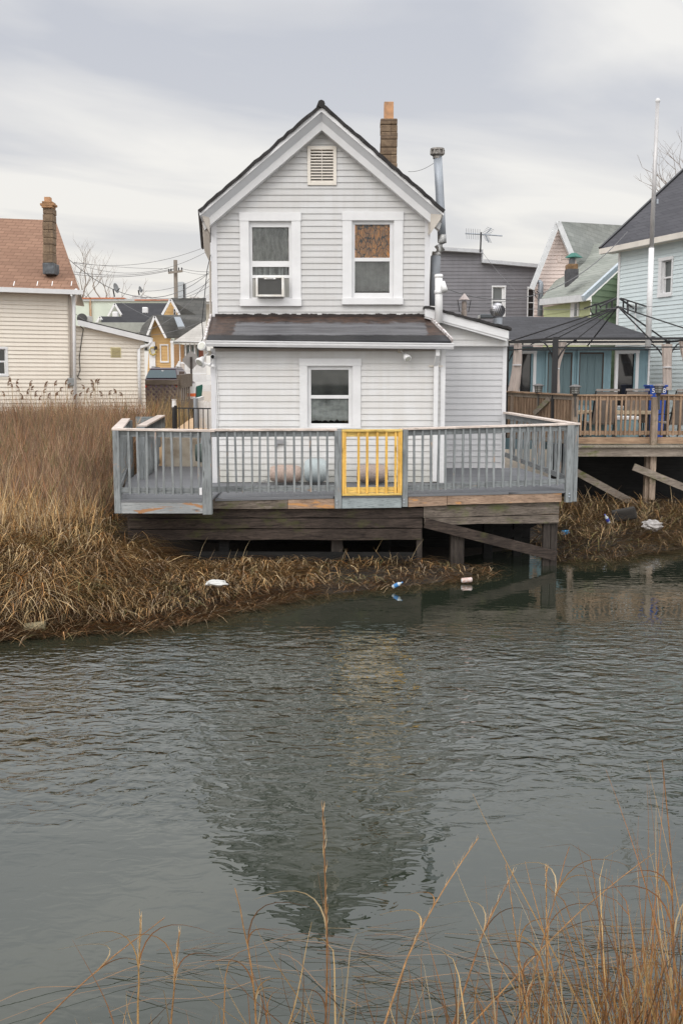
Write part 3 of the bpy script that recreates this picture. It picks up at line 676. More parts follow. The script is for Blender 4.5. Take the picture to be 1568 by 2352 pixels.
# electrical outlet box on wall behind rail
mb = MB(); WL.bpx(mb, 636, 1010, 655, 1019, 0, .06); WL.bpx(mb, 632, 1014, 638, 1026, 0, .04); mb.build('outlet_box', M('grey_box', (.3, .3, .31), .5, .2, 10), house)
mb = MB(); pts = [P(x, y, YL - .06) for x, y in ((634, 1022), (633, 1050), (630, 1075), (615, 1100), (596, 1106))]; mb.tube(pts, .005, 5)
for i in range(3): mb.tube([P(600 + 9 * math.cos(a * .7) + i * 3, 1106.5 + 2.5 * math.sin(a * .7), YL - .12) for a in range(10)], .006, 5)
mb.build('cable', M('grey_cable', (.35, .35, .34), .6), house)

# ---- lean-to at the right
x0 = 1022; x1 = 1158
a0 = WX.px(1000, 1000)[0]; a1 = WX.px(x1, 1000)[0]; z795 = WX.px(1100, 795)[1]
mb = MB(); siding(mb, WX, [(a0, 1.47), (a1 - .05, 1.47), (a1 - .05, z795), (a0, z795)], exp=.1158, lip=.0165); mb.build('lean_to_wall', sidingmat('vinyl_siding_grey', (.55, .55, .56), .08), house)
zh0 = WX.px(1000, 742)[1]; zh1 = WX.px(1163, 783)[1]; zlow = z795
WXo = plane_y(YX - .12); mb = MB(); b0 = WXo.px(1000, 790)[0]; b1 = WXo.px(1166, 790)[0]
siding(mb, WXo, [(b0, zlow), (b1, zlow), (b1, WXo.px(1166, 776)[1]), (b0, WXo.px(1000, 729)[1])], exp=.1158, lip=.0165)
mb.box(b0, b1, YX - .119, YX + .1, zlow - .012, zlow); mb.build('lean_to_gable', white_siding_low, house)
for k, (xx0, xx1) in enumerate(((1150.5, 1158),)):
    mb = MB(); WX.box(mb, a1 - .07, a1 + .01, 1.45, zlow - .013, -.1, .02); mb.build('corner_trim', trim_side, house)
mb = MB(); s0 = WX.pt(a1, 0); mb.poly([s0 + Vector((0, 0, .9)), s0 + Vector((-.5, 4.5, .9)), s0 + Vector((-.5, 4.5, zlow + .2)), s0 + Vector((0, 0, zlow + .2))]); mb.build('side_wall', white_siding_low, house)
A = P(976, 706, YX - .34); B = P(1168, 760, YX - .34)
mb = MB()
mb.add([A + Vector((0, 0, -.17)), B + Vector((0, 0, -.15)), B + Vector((0, .2, -.15)), A + Vector((0, .2, -.17)), A, B, B + Vector((0, .2, 0)), A + Vector((0, .2, 0))], [(3, 2, 1, 0), (4, 5, 6, 7), (0, 1, 5, 4), (1, 2, 6, 5), (2, 3, 7, 6), (3, 0, 4, 7)])
mb.add([A + Vector((0, .02, -.20)), B + Vector((-.03, .02, -.19)), B + Vector((-.03, .2, -.19)), A + Vector((0, .2, -.20)), A + Vector((0, .02, -.15)), B + Vector((-.03, .02, -.13)), B + Vector((-.03, .2, -.13)), A + Vector((0, .2, -.15))], [(3, 2, 1, 0), (4, 5, 6, 7), (0, 1, 5, 4), (1, 2, 6, 5), (2, 3, 7, 6), (3, 0, 4, 7)])
mb.build('rake_board', trim_white, house)
mb = MB(); N = 18; B2 = P(1174, 757, YX - .36)
for i in range(N):
    p = A.lerp(B2, i / N) + Vector((0, -.03, .02 + random.uniform(-.012, .012))); q = A.lerp(B2, (i + 1) / N) + Vector((0, -.03, .02 + random.uniform(-.012, .012)))
    bk = Vector((-.3, 5, 0)); h = Vector((0, 0, .03)); mb.add([p - h, q - h, q - h + bk, p - h + bk, p + h * .6, q + h * .6, q + h * .6 + bk, p + h * .6 + bk], [(3, 2, 1, 0), (4, 5, 6, 7), (0, 1, 5, 4), (1, 2, 6, 5), (2, 3, 7, 6), (3, 0, 4, 7)])
mb.build('lean_to_roof', roof_black, house)
# foundation / bulkhead under the house, boards blackened to stand in for shade
mb = MB()
for i in range(8): mb.box(P(470, 1200, 18.9).x - .8, P(1190, 1200, 18.9).x + .2, 18.75, 18.95, -.4 + i * .21, -.4 + i * .21 + .2)
mb.build('foundation', beam_black, house)

# floodlights and security camera
def floodlight(loc, name, label, double, rot=0, s=1.0):
    r = thing(name, label, 'floodlight', loc); wh = pipe_white; x, y, z = loc
    mb = MB(); mb.box(x - .05 * s, x + .05 * s, y - .03, y + .02, z - .045 * s, z + .045 * s); mb.build('mounting_box', M('beige_box', (.5, .45, .38), .6, .2, 20), r, bevel=.004)
    for k in range(2 if double else 1):
        dx = (.10, -.09)[k] * s if not double else (-.13, -.07)[k]; dz = (-.10, .04)[k] * s if not double else (-.12, .10)[k]
        mb = MB(); p0 = Vector((x, y - .03, z)); p1 = Vector((x + dx * .6, y - .10, z + dz * .7)); mb.tube([p0, p1], .014, 8); mb.build('swivel_arm', wh, r)
        d = Vector((dx * .8, -.14, dz * .9 - .03)).normalized(); mb = MB(); q = p1
        mb.tube([q, q + d * .03, q + d * .07, q + d * .13, q + d * .15], [.03, .045, .055, .085 * (1 if double else .8), .085 * (1 if double else .8)], 18); h = mb.build('lamp_head', wh, r, smooth=True)
        mb = MB(); mb.tube([q + d * .149, q + d * .153], .066 * (1 if double else .8), 18); mb.build('lens', M('frosted_lens', (.5, .5, .45), .25, .1, 10), h, smooth=False)
    return r
p = P(920, 805, YL - .04); floodlight(p, 'floodlight', 'single small white floodlight under the gutter, right of the downstairs window', False)
p = P(479, 811, YL - .05); floodlight(p, 'floodlight', 'pair of big white floodlights on the lower left corner of the white house', True)
def seccam(loc, label):
    r = thing('security_camera', label, 'security camera', loc); x, y, z = loc
    mb = MB(); mb.tube([(x, y + .03, z), (x, y - .05, z), (x, y - .10, z - .005)], [.035, .042, .042], 18); mb.build('camera_body', pipe_white, r, smooth=True)
    mb = MB(); mb.tube([(x + .004, y - .095, z - .004), (x + .004, y - .108, z - .006)], .034, 18); mb.build('lens', M('black_lens', (.01, .01, .01), .15), r)
    mb = MB(); mb.tube([(x, y - .02, z - .03), (x - .01, y - .03, z - .10), (x, y, z - .16)], .008, 6); mb.lathe((x, y - .03, z - .17), [(.01, -.035), (.034, -.02), (.036, .0), (.02, .025)], 14); mb.build('bracket', pipe_white, r)
seccam(P(489.5, 819, YL - .09), 'round white security camera with a black lens on the front corner trim')
p = P(466, 838, YL + .25); r = thing('motion_sensor', 'white ball-shaped sensor below the twin floodlights on the left corner', 'sensor', p)
mb = MB(); mb.lathe(p, [(.01, -.05), (.04, -.03), (.048, 0), (.035, .035), (.01, .05)], 14); mb.build('sensor_ball', pipe_white, r, smooth=True)
mb = MB(); mb.tube([p, p + Vector((.08, 0, .01)), p + Vector((.14, 0, 0))], [.015, .015, .04], 10); mb.build('bracket', pipe_white, r)
# small satellite-dish edge and drooping cable at left corner of the house
mb = MB(); mb.tube([P(x, y, YU - .05) for x, y in ((484, 585), (476, 620), (470, 680), (464, 740), (467, 775), (461, 790))], .008, 5)
mb.build('cable', dark_metal, house)
mb = MB(); mb.tube([P(483, 600, YU + .1), P(483.3, 726, YU + .1)], .02, 8); mb.build('conduit', soffit_beige, house)

# ================================================================== DECK
def rail_panel(parent, A, B, cap=None, top=None, bot=None, bal=None, nb=10, capw=.14, zcap=(0, 0), zbot=(0, 0), jit=.011, inner=0, capx=(0, 0), bw=.036, th=.03):
    """A,B = ground points; cap / rails / each baluster separate parts"""
    A = Vector((*A[:2], 0)); B = Vector((*B[:2], 0)); d = (B - A).normalized(); nrm = Vector((d.y, -d.x, 0))
    L = (B - A).length
    za = lambda t: zcap[0] + (zcap[1] - zcap[0]) * t
    zb_ = lambda t: zbot[0] + (zbot[1] - zbot[0]) * t
    if cap:
        mb = MB(); a = A - d * capx[0] + Vector((0, 0, za(0) - .018)); b = B + d * capx[1] + Vector((0, 0, za(1) - .018)); mb.bar(a, b, capw, .036); mb.build('rail_cap', cap, parent, bevel=.006)
    mb = MB(); a = A + Vector((0, 0, za(0) - .085)); b = B + Vector((0, 0, za(1) - .085)); mb.bar(a - nrm * .0, b - nrm * .0, th, .095); mb.build('top_rail', top, parent)
    mb = MB(); a = A + Vector((0, 0, zb_(0) + .05)); b = B + Vector((0, 0, zb_(1) + .05)); mb.bar(a, b, th, .09); mb.build('bottom_rail', top, parent)
    for i in range(nb):
        t = (i + 1 + random.uniform(-.08, .08)) / (nb + 1); c = A.lerp(B, t) + nrm * (th / 2 + .018 - inner); mb = MB()
        j = Vector((random.uniform(-jit, jit), 0, 0)); k = Vector((random.uniform(-jit, jit), 0, 0))
        mb.bar(c + k + Vector((0, 0, zb_(t) - .01)), c + j + Vector((0, 0, za(t) - .045)), bw, bw, d); mb.build('baluster', bal, parent)
def post(parent, mb_args, m, name='post', bevel=.006):
    mb = MB(); mb.box(*mb_args); return mb.build(name, m, parent, bevel=bevel)

deck = thing('grey_deck', 'grey painted wooden deck with a railing, raised on dark piles over the water', 'deck', (0, 17, 0))
YA = 15.8; yfront = lambda x: 16.4 + (x + 2.05) * .094       # main front edge, receding to the right
XL0 = P(262, 1100, YA).x; XL1 = P(486, 1100, YA).x; XM0 = P(491, 1100, 16.4).x; XM1 = P(1296, 1100, 17.1).x
# left section
zc0, zc1 = P(262, 983.5, YA).z, P(486, 987, YA).z
zb0 = P(300, 1134, YA).z
rail_panel(deck, (XL0 + .10, YA + .05), (XL1 - .05, YA + .05), cap=cap_wood, top=grey_paint_x, bot=grey_paint_x, bal=grey_paint, nb=9, zcap=(zc0, zc1), zbot=(zb0, zb0 - .01), capx=(.11, .11))
zfb = P(380, 1179, YA).z; zft = P(380, 1149, YA).z
post(deck, (XL0, XL0 + .10, YA - .03, YA + .10, zfb, zc0 - .04), grey_paint)
post(deck, (XL1 - .145, XL1, YA - .03, YA + .10, zfb - .02, zc1 - .04), grey_paint)
mb = MB(); mb.box(XL0 + .10, XL1 - .145, YA - .01, YA + .04, zfb, zft); mb.build('fascia_board', fascia_peel, deck)
# main front
FA = Vector((XM0, yfront(XM0), 0)); FB = Vector((XM1, yfront(XM1), 0)); fd = (FB - FA).normalized(); fn = Vector((fd.y, -fd.x, 0))
def onf(px, py, off=0):     # photo pixel on the front plane
    w = Wall((FA.x, FA.y), (FB.x, FB.y)); u, z = w.px(px, py); return w.pt(u, z, off)
WF = Wall((FA.x, FA.y), (FB.x, FB.y))
fp0, fp1, fp2, fp3, fp4, fp5 = [WF.px(x, 1080)[0] for x in (491, 768, 783, 921, 935, 1297)]
zt_l = WF.px(500, 985)[1]; zt_m = WF.px(784, 984)[1]; zt_r = WF.px(1300, 971)[1]
g2 = lambda u: tuple(WF.pt(u, 0)[:2])
zbm = WF.px(630, 1129)[1]; zbr0 = WF.px(940, 1127)[1]; zbr1 = WF.px(1290, 1112)[1]
rail_panel(deck, g2(fp0 - .05), g2(fp1), cap=cap_wood, top=grey_paint_x, bot=grey_paint_x, bal=grey_paint, nb=14, zcap=(zt_l, zt_m), zbot=(zbm, zbm), inner=.0, capx=(.0, .04))
rail_panel(deck, g2(fp3 + .07), g2(fp5), cap=cap_wood, top=grey_paint_x, bot=grey_paint_x, bal=grey_paint, nb=19, zcap=(WF.px(930, 983)[1], zt_r), zbot=(zbr0, zbr1), capx=(.10, .22), jit=.012)
for u0, u1, yb, ytop in ((fp1, fp2, 1167, 988), (fp3 + .012, fp4, 1165, 986)):
    mb = MB(); WF.box(mb, u0, u1, WF.px(784, yb)[1], WF.px(784, ytop)[1], -.04, .07); mb.build('post', grey_paint, deck, bevel=.005)
uR5 = WF.px(1297, 1080)[0]
mb = MB(); WF.box(mb, uR5, uR5 + .12, WF.px(1300, 1153)[1], zt_r - .04, -.03, .07); mb.build('post', grey_paint, deck, bevel=.006)
mb = MB(); WF.box(mb, uR5 + .13, uR5 + .21, WF.px(1310, 1152)[1], zt_r - .04, -.10, .03); mb.build('post', grey_paint, deck, bevel=.006)
# fascia boards of the main front
def fasc(x0, x1, y0, y1, m, o0=-.02, o1=.035):
    mb = MB(); ua, ub = WF.px(x0, 1150)[0], WF.px(x1, 1150)[0]; za0, za1 = WF.px(x0, y0[0])[1], WF.px(x1, y0[1])[1]; zb0_, zb1_ = WF.px(x0, y1[0])[1], WF.px(x1, y1[1])[1]
    mb.hexa([WF.pt(ua, zb0_, o1), WF.pt(ub, zb1_, o1), WF.pt(ub, zb1_, o0), WF.pt(ua, zb0_, o0), WF.pt(ua, za0, o1), WF.pt(ub, za1, o1), WF.pt(ub, za1, o0), WF.pt(ua, za0, o0)])
    return mb.build('fascia_board', m, deck)
fasc(489, 660, (1145, 1145), (1168, 1168), beam_mid); fasc(661, 767.5, (1145, 1145), (1168, 1167), fascia_bare)
fasc(784, 920.5, (1144, 1142), (1167, 1165), fascia_blue, o1=.045); fasc(936, 1025, (1140, 1136), (1164, 1160), fascia_bare); fasc(1026, 1287, (1136, 1128), (1159, 1152), fascia_bare)
# dark timbers below
def tim(x0, x1, y0, y1, m, name='beam', off=(-.12, -.02), par=None, w=None):
    w = w or WF; mb = MB(); ua, ub = w.px(x0, 1200)[0], w.px(x1, 1200)[0]; a0, a1 = w.px(x0, y0[0])[1], w.px(x1, y0[1])[1]; b0, b1 = w.px(x0, y1[0])[1], w.px(x1, y1[1])[1]
    N = 10; base = len(mb.v)
    for i in range(N + 1):
        t = i / N; u = ua + (ub - ua) * t; j = random.uniform(-.008, .008)
        for o in off: mb.v.append(tuple(w.pt(u, b0 + (b1 - b0) * t + j, o))); mb.v.append(tuple(w.pt(u, a0 + (a1 - a0) * t, o)))
    for i in range(N):
        k = 4 * i; q = 4 * i + 4
        mb.f += [(k + 2, q + 2, q + 3, k + 3), (k, k + 1, q + 1, q), (k, q, q + 2, k + 2), (k + 1, k + 3, q + 3, q + 1)]
    mb.f += [(0, 2, 3, 1), (4 * N, 4 * N + 1, 4 * N + 3, 4 * N + 2)]
    return mb.build(name, m, par or deck)
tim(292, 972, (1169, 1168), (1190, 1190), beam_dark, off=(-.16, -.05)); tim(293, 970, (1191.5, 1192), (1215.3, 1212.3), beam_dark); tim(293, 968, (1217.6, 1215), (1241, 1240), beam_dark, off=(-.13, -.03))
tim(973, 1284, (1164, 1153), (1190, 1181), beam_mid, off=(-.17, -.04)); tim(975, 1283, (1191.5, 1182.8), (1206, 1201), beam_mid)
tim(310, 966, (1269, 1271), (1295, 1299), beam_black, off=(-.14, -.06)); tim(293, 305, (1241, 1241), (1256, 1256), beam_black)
mb = MB(); mb.bar(onf(978, 1200, -.0), onf(1275, 1279, -.0), .06, .15, (0, 1, 0)); 
mb = MB(); a = onf(976, 1201, -.02); b = onf(1276, 1277, -.02); mb.bar(a, b, .06, .17); mb.build('diagonal_brace', beam_dark, deck)
def pile(x0, x1, ytop, dpt, m=None, zb=-.6):
    mb = MB(); a = onf(x0, ytop); b = onf(x1, ytop); w_ = b.x - a.x; mb.box(a.x, a.x + w_, a.y + dpt, a.y + dpt + w_, zb, a.z); return mb.build('pile', m or pile_wood, deck, bevel=.01)
pile(957, 970, 1205, .06); pile(1037, 1068, 1220, .14); pile(1250, 1266, 1200, .09); pile(1267, 1283, 1200, .10); pile(760, 787, 1242, .2); pile(498, 522, 1242, .25, beam_black); pile(1128, 1150, 1205, .9, beam_black); pile(880, 905, 1240, 1.2, beam_black); pile(1205, 1225, 1205, 1.1, beam_black)
mb = MB(); mb.bar(onf(1180, 1250, -.7), onf(1252, 1205, -.5), .05, .12); mb.build('diagonal_brace', beam_black, deck)
for xx in (-2.8, -1.6, -.4, .8, 2.0, 3.0):      # joists running back
    mb = MB(); mb.box(xx - .03, xx + .03, yfront(xx) + .16, 18.7, .85, 1.12); mb.build('joist', beam_black, deck)
# floor, gently rising towards the house
zf_l = P(380, 1148, YA).z; zf_m = WF.px(630, 1144)[1]; zf_r = WF.px(1280, 1127)[1]; zw = 1.29
LSX = lambda y: XL0 - .17 * (y - YA)
mb = MB()
def fl(pts): mb.prism(pts, (0, 0, -.035))
fl([(XL0 + .1, YA - .02, zf_l), (XL1 - .02, YA - .02, zf_l), (XL1 - .02, 18.6, zw), (LSX(18.6) + .06, 18.6, zw)])
fl([(LSX(18.6) + .06, 18.6, zw), (WL.pt(l0, 0).x, 18.6, zw), (WL.pt(l0, 0).x - .5, 22.2, zw + .03), (LSX(22.2) + .35, 22.2, zw + .03)])
a = WF.pt(0, 0, .05); b = WF.pt(uR5 + .1, 0, .05)
fl([(XL1 - .02, a.y, zf_m), (b.x, b.y, zf_r), (P(1290, 1100, 18.6).x + .05, 18.62, zw), (XL1 - .02, 18.62, zw)])
xx = P(1163, 1074, 19.74).x
fl([(WL.pt(l1, 0).x - .05, 18.62, zw), (P(1290, 1100, 18.6).x + .05, 18.62, zw), (xx + .25, 19.75, 1.47), (WL.pt(l1, 0).x - .05, 19.75, 1.47)])
mb.build('floor', deck_floor_m, deck)
# right return rail
RA = (WF.pt(uR5 + .1, 0).x + .02, WF.pt(uR5 + .1, 0).y + .12); RB = (P(1154, 950, 19.75).x + .06, 19.7)
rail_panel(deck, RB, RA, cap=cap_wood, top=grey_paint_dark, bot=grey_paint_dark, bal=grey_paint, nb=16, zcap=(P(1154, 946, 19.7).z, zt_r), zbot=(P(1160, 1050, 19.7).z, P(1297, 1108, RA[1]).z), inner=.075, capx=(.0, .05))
# left outer rail, inner rail, cross boards
OB = (LSX(20.6), 20.6)
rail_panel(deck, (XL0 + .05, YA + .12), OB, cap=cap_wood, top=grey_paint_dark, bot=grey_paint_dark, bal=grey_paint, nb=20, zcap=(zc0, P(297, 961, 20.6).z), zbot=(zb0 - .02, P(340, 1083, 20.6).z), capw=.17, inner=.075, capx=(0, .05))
IA = (P(330, 1100, 19.3).x, 19.3); IB = (P(371, 1000, 23).x, 23.0)
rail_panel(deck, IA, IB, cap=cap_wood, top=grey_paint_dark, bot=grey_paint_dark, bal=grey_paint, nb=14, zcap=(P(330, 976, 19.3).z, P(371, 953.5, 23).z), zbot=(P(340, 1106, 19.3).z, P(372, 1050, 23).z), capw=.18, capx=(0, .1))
zi = P(330, 976, 19.3).z
post(deck, (IA[0] - .10, IA[0] + .06, 19.2, 19.32, 1.2, zi - .04), grey_paint)
post(deck, (IB[0] - .02, IB[0] + .08, 23.0, 23.1, 1.2, P(371, 953.5, 23).z - .04), grey_paint)
post(deck, (OB[0] - .04, OB[0] + .12, 20.55, 20.68, .7, P(297, 961, 20.6).z - .04), grey_paint)
mb = MB(); zbk = P(330, 957, 23.2).z
for k in range(8): mb.box(P(313, 960, 23.2).x, IB[0], 23.15 + .003 * (k % 2), 23.19, zbk - .17 * (k + 1) + .012, zbk - .17 * k)
mb.build('plank_screen', wood('grey_paint_planks', (.23, .26, .27), (.3, .33, .34), patch=(.3, .2, .15), axis='x', thr=.6), deck)
# little white junction box and string by the left post
mb = MB(); p = P(748, 1060, 16.5); q = P(487, 1128, YA - .06); mb.box(XL1 - .19, XL1 - .15, YA - .05, YA + .0, P(486, 1136, YA).z, P(486, 1120, YA).z); mb.build('junction_box', trim_side, deck, bevel=.004)

# yellow gate panel
gate = thing('gate', 'bright yellow new-wood gate panel between two grey posts in the middle of the railing', 'gate', (WF.pt(fp2, 0).x, WF.pt(fp2, 0).y, 1.2))
gu0 = WF.px(784.5, 1060)[0]; gu1 = WF.px(921.5, 1060)[0]; gz1 = WF.px(853, 986)[1]; gz0 = WF.px(853, 1137)[1]
mb = MB(); WF.box(mb, gu0, gu1, gz1 - .035, gz1, -.02, .085); mb.build('top_cap', yellow_wood_x, gate, bevel=.004)
mb = MB(); WF.box(mb, gu0 + .04, gu1 - .04, gz1 - .12, gz1 - .036, -.01, .03); mb.build('top_rail', yellow_wood_x, gate)
mb = MB(); WF.box(mb, gu0 + .04, gu1 - .04, gz0 + .045, gz0 + .135, -.01, .03); mb.build('bottom_rail', yellow_wood_x, gate)
mb = MB(); WF.box(mb, gu0, gu1, gz0, gz0 + .036, -.02, .08); mb.build('bottom_cap', yellow_wood_x, gate, bevel=.004)
for a, b in ((gu0, gu0 + .036), (gu1 - .036, gu1)):
    mb = MB(); WF.box(mb, a, b, gz0 + .036, gz1 - .036, -.015, .083); mb.build('stile', yellow_wood, gate)
for x in (791.5, 822.5, 842, 865, 886, 907, 914.5):
    u = WF.px(x, 1060)[0]; mb = MB(); WF.box(mb, u - .02, u + .02, gz0 + .037, gz1 - .037, .032, .066); mb.build('baluster', yellow_wood, gate, bevel=.002)
# bolts on posts
for u, y in ((fp1 + .03, 1156), (fp3 + .04, 1155), (uR5 + .06, 1145)):
    for k in range(2):
        mb = MB(); c = WF.pt(u, WF.px(784, y)[1] + .05 * k, .07); mb.lathe(c, [(.014, 0), (.014, -.012), (.006, -.014)], 10, 'y'); mb.build('bolt', galv, deck)

# ribbed poufs on the deck
def pouf(px, ybot, ytop, halfw, Y, m, label, cap=None):
    c = P(px, (ybot + ytop) / 2, Y); rz = (P(px, ytop, Y).z - P(px, ybot, Y).z) / 2; hw = P(px + halfw, ytop, Y).x - c.x
    r = thing('ribbed_pouf', label, 'pouf', (c.x, Y, c.z - rz), 'ribbed poufs on the deck')
    N = 22; prof = []
    for i in range(N * 4 + 1):
        t = i / (N * 4) * 2 - 1; env = rz * (1 - abs(t) ** 4 * .28); prof.append((env * (1 - .035 * abs(math.sin(i / 4 * math.pi))), t * hw))
    mb = MB(); mb.lathe(c, prof, 28, 'x'); mb.build('body', m, r, smooth=True)
    mb = MB(); mb.lathe((c.x - hw - .004, c.y, c.z), [(rz * .5, 0), (rz * .5, .01)], 20, 'x'); mb.build('end_disc', m, r)
    mb = MB(); mb.lathe((c.x + hw - .006, c.y, c.z), [(rz * .5, 0), (rz * .5, .01)], 20, 'x'); mb.build('end_disc', m, r)
beige_p = M('beige_cord', (.44, .34, .29), .85, .2, 40, bump=.5); grey_p = M('pale_blue_cord', (.44, .49, .50), .8, .1, 30, bump=.4)
pouf(656, 1109, 1067, 35, 18.25, beige_p, 'beige ribbed pouf left of the pale blue one, behind the grey balusters')
pouf(725, 1109, 1052, 25, 18.2, grey_p, 'taller pale blue-grey ribbed pouf on the deck')
pouf(855, 1109, 1066, 36, 18.25, M('pinkish_cord', (.38, .31, .275), .85, .2, 40, bump=.5), 'brownish ribbed pouf seen through the yellow gate')

# ================================================================== WATER AND LAND
SH = [(-300, 1500), (-100, 1475), (0, 1467), (200, 1455), (320, 1447), (400, 1436), (480, 1418), (560, 1398), (700, 1372), (800, 1362), (900, 1350), (1010, 1341), (1112, 1322), (1105, 1300), (1060, 1286), (1120, 1270), (1210, 1262), (1280, 1292), (1400, 1284), (1568, 1262), (1800, 1240)]
shore = [PZ(x, y, 0) for x, y in SH]
shore = [Vector((-60, shore[0].y + 1, 0))] + shore + [Vector((60, 20.5, 0))]
def shore_d(x, y):     # signed distance to the shoreline, positive inland
    best = 1e9; sgn = 1
    for a, b in zip(shore[:-1], shore[1:]):
        ab = (b - a); ab2 = ab.x ** 2 + ab.y ** 2; t = max(0, min(1, ((x - a.x) * ab.x + (y - a.y) * ab.y) / ab2))
        dx, dy = x - a.x - ab.x * t, y - a.y - ab.y * t; d = dx * dx + dy * dy
        if d < best: best = d; c = ab.x * (y - a.y) - ab.y * (x - a.x); sgn = 1 if c > 0 else -1
    ins = False; pol = shore + [Vector((60, 400, 0)), Vector((-60, 400, 0))]
    for a, b in zip(pol, pol[1:] + pol[:1]):
        if (a.y > y) != (b.y > y) and x < (b.x - a.x) * (y - a.y) / (b.y - a.y) + a.x: ins = not ins
    return math.sqrt(best) * (1 if ins else -1)
def smooth(a, b, x):
    if a > b: return 1 - smooth(b, a, x)
    t = max(0, min(1, (x - a) / (b - a))); return t * t * (3 - 2 * t)
def land(x, y):
    if y < 10:      # near bank under the photographer
        d = 4.35 - y + .25 * mnoise.noise(Vector((x * .6, 2, 0))) + .12 * x * 0
        return max(-.9, min(1.4, d * .42)) + .03 * mnoise.noise(Vector((x * 2, y * 2, 0)))
    d = shore_d(x, y)
    if d < 0: return max(-.9, d * .45) - .01
    h = .12 * smooth(0, .6, d) + .34 * smooth(.3, 3.5, d) + .62 * smooth(3, 13, d)
    if -3.9 < x < 3.8 and y > 15: h *= (.45 - .2 * smooth(-3.4, -2.4, x))
    if x > 3.6: h = .10 * smooth(0, .8, d) + .22 * smooth(.3, 4.5, d) + .75 * smooth(6, 14, d)
    return h + .03 * mnoise.noise(Vector((x * 1.3, y * 1.3, 0)))
def axis(lo, hi, step, far, fn=18):
    c = [lo + step * i for i in range(int((hi - lo) / step) + 1)]
    a = [lo - (far * (i / fn) ** 2.2) for i in range(fn, 0, -1)]; b = [c[-1] + (far * (i / fn) ** 2.2) for i in range(1, fn + 1)]
    return a + c + b
gx = axis(-9, 10, .3, 900); gy = axis(1.5, 32, .3, 900)
mb = MB(); nx = len(gx)
for y in gy:
    for x in gx: mb.v.append((x, y, land(max(-59, min(59, x)), y) if y < 60 else 1.08))
mb.f = [(j * nx + i, j * nx + i + 1, (j + 1) * nx + i + 1, (j + 1) * nx + i) for j in range(len(gy) - 1) for i in range(nx - 1)]
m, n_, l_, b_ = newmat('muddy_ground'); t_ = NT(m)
c_ = t_.mix(t_.noise(t_.pos((1, 1, 1)), 3, 6, .7), (.010, .008, .006), (.045, .032, .021))  # mud colour taken near black to imitate shade under the decks
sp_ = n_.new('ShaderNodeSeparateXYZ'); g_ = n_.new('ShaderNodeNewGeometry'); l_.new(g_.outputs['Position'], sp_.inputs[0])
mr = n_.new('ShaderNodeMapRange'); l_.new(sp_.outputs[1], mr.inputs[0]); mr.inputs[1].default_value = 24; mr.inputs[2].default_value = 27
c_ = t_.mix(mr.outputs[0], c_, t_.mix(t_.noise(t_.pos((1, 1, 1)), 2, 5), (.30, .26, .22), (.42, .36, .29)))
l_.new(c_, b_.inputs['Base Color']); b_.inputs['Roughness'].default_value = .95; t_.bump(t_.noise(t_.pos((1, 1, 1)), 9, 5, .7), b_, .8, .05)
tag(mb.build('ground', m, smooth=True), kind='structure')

# water: one sheet with wind ripples
m, n_, l_, b_ = newmat('canal_water'); t_ = NT(m)
b_.inputs['Base Color'].default_value = (.019, .024, .014, 1); b_.inputs['Roughness'].default_value = .012; b_.inputs['IOR'].default_value = 1.5; b_.inputs['Specular IOR Level'].default_value = .75
g_ = n_.new('ShaderNodeNewGeometry'); sp_ = n_.new('ShaderNodeSeparateXYZ'); l_.new(g_.outputs['Position'], sp_.inputs[0])
def mrange(v, a, b, c=0, d=1):
    r_ = n_.new('ShaderNodeMapRange'); r_.interpolation_type = 'SMOOTHSTEP'; l_.new(v, r_.inputs[0])
    for i, k in enumerate((a, b, c, d)): r_.inputs[i + 1].default_value = k
    return r_.outputs[0]
X_, Y_ = sp_.outputs[0], sp_.outputs[1]
big = t_.noise(t_.pos((.35, .5, 1)), 1, 2, .5)
yy = t_.math('ADD', Y_, t_.math('MULTIPLY', t_.math('SUBTRACT', big, .5), 2.2))
calm_near = mrange(yy, 6.2, 8.0, .10, 1.0); calm_far = t_.math('MAXIMUM', mrange(yy, 13.4, 11.0, .08, 1.0), mrange(X_, -2.7, -3.3, 0, .85))
patch = t_.ramp(t_.noise(t_.pos((.5, .9, 1), loc=(4, 1, 0)), 1.1, 3, .55), [(.36, .5), (.60, 1.1)]); amp = t_.math('MULTIPLY', t_.math('MULTIPLY', calm_near, calm_far), patch)
w1 = t_.noise(t_.pos((2.3, 3.8, 1), (0, 0, R(8))), 2.0, 2, .5, .6)       # wind ripples, long across
w2 = t_.noise(t_.pos((1.0, 1.6, 1), (0, 0, R(-25))), 3.6, 2, .5, .2)
w3 = t_.noise(t_.pos((.5, 1.3, 1), (0, 0, R(12))), 1.0, 2, .5)
w4 = t_.noise(t_.pos((1, 1.5, 1)), 9, 2, .5)
hsum = t_.math('ADD', t_.math('MULTIPLY', w1, .030), t_.math('ADD', t_.math('MULTIPLY', w2, .010), t_.math('MULTIPLY', w4, .0010)))
h = t_.math('ADD', t_.math('MULTIPLY', hsum, amp), t_.math('MULTIPLY', w3, .004))
bp = n_.new('ShaderNodeBump'); bp.inputs['Strength'].default_value = 1; bp.inputs['Distance'].default_value = 1.0; l_.new(h, bp.inputs['Height'])
df_ = n_.new('ShaderNodeBsdfDiffuse'); df_.inputs[0].default_value = (.021, .027, .018, 1); gl_ = n_.new('ShaderNodeBsdfGlossy'); gl_.inputs['Roughness'].default_value = .01; gl_.inputs[0].default_value = (.99, 1, 1, 1)
fr_ = n_.new('ShaderNodeFresnel'); fr_.inputs[0].default_value = 1.34; mx_ = n_.new('ShaderNodeMixShader')
for q_ in (gl_, fr_): l_.new(bp.outputs[0], q_.inputs['Normal'])
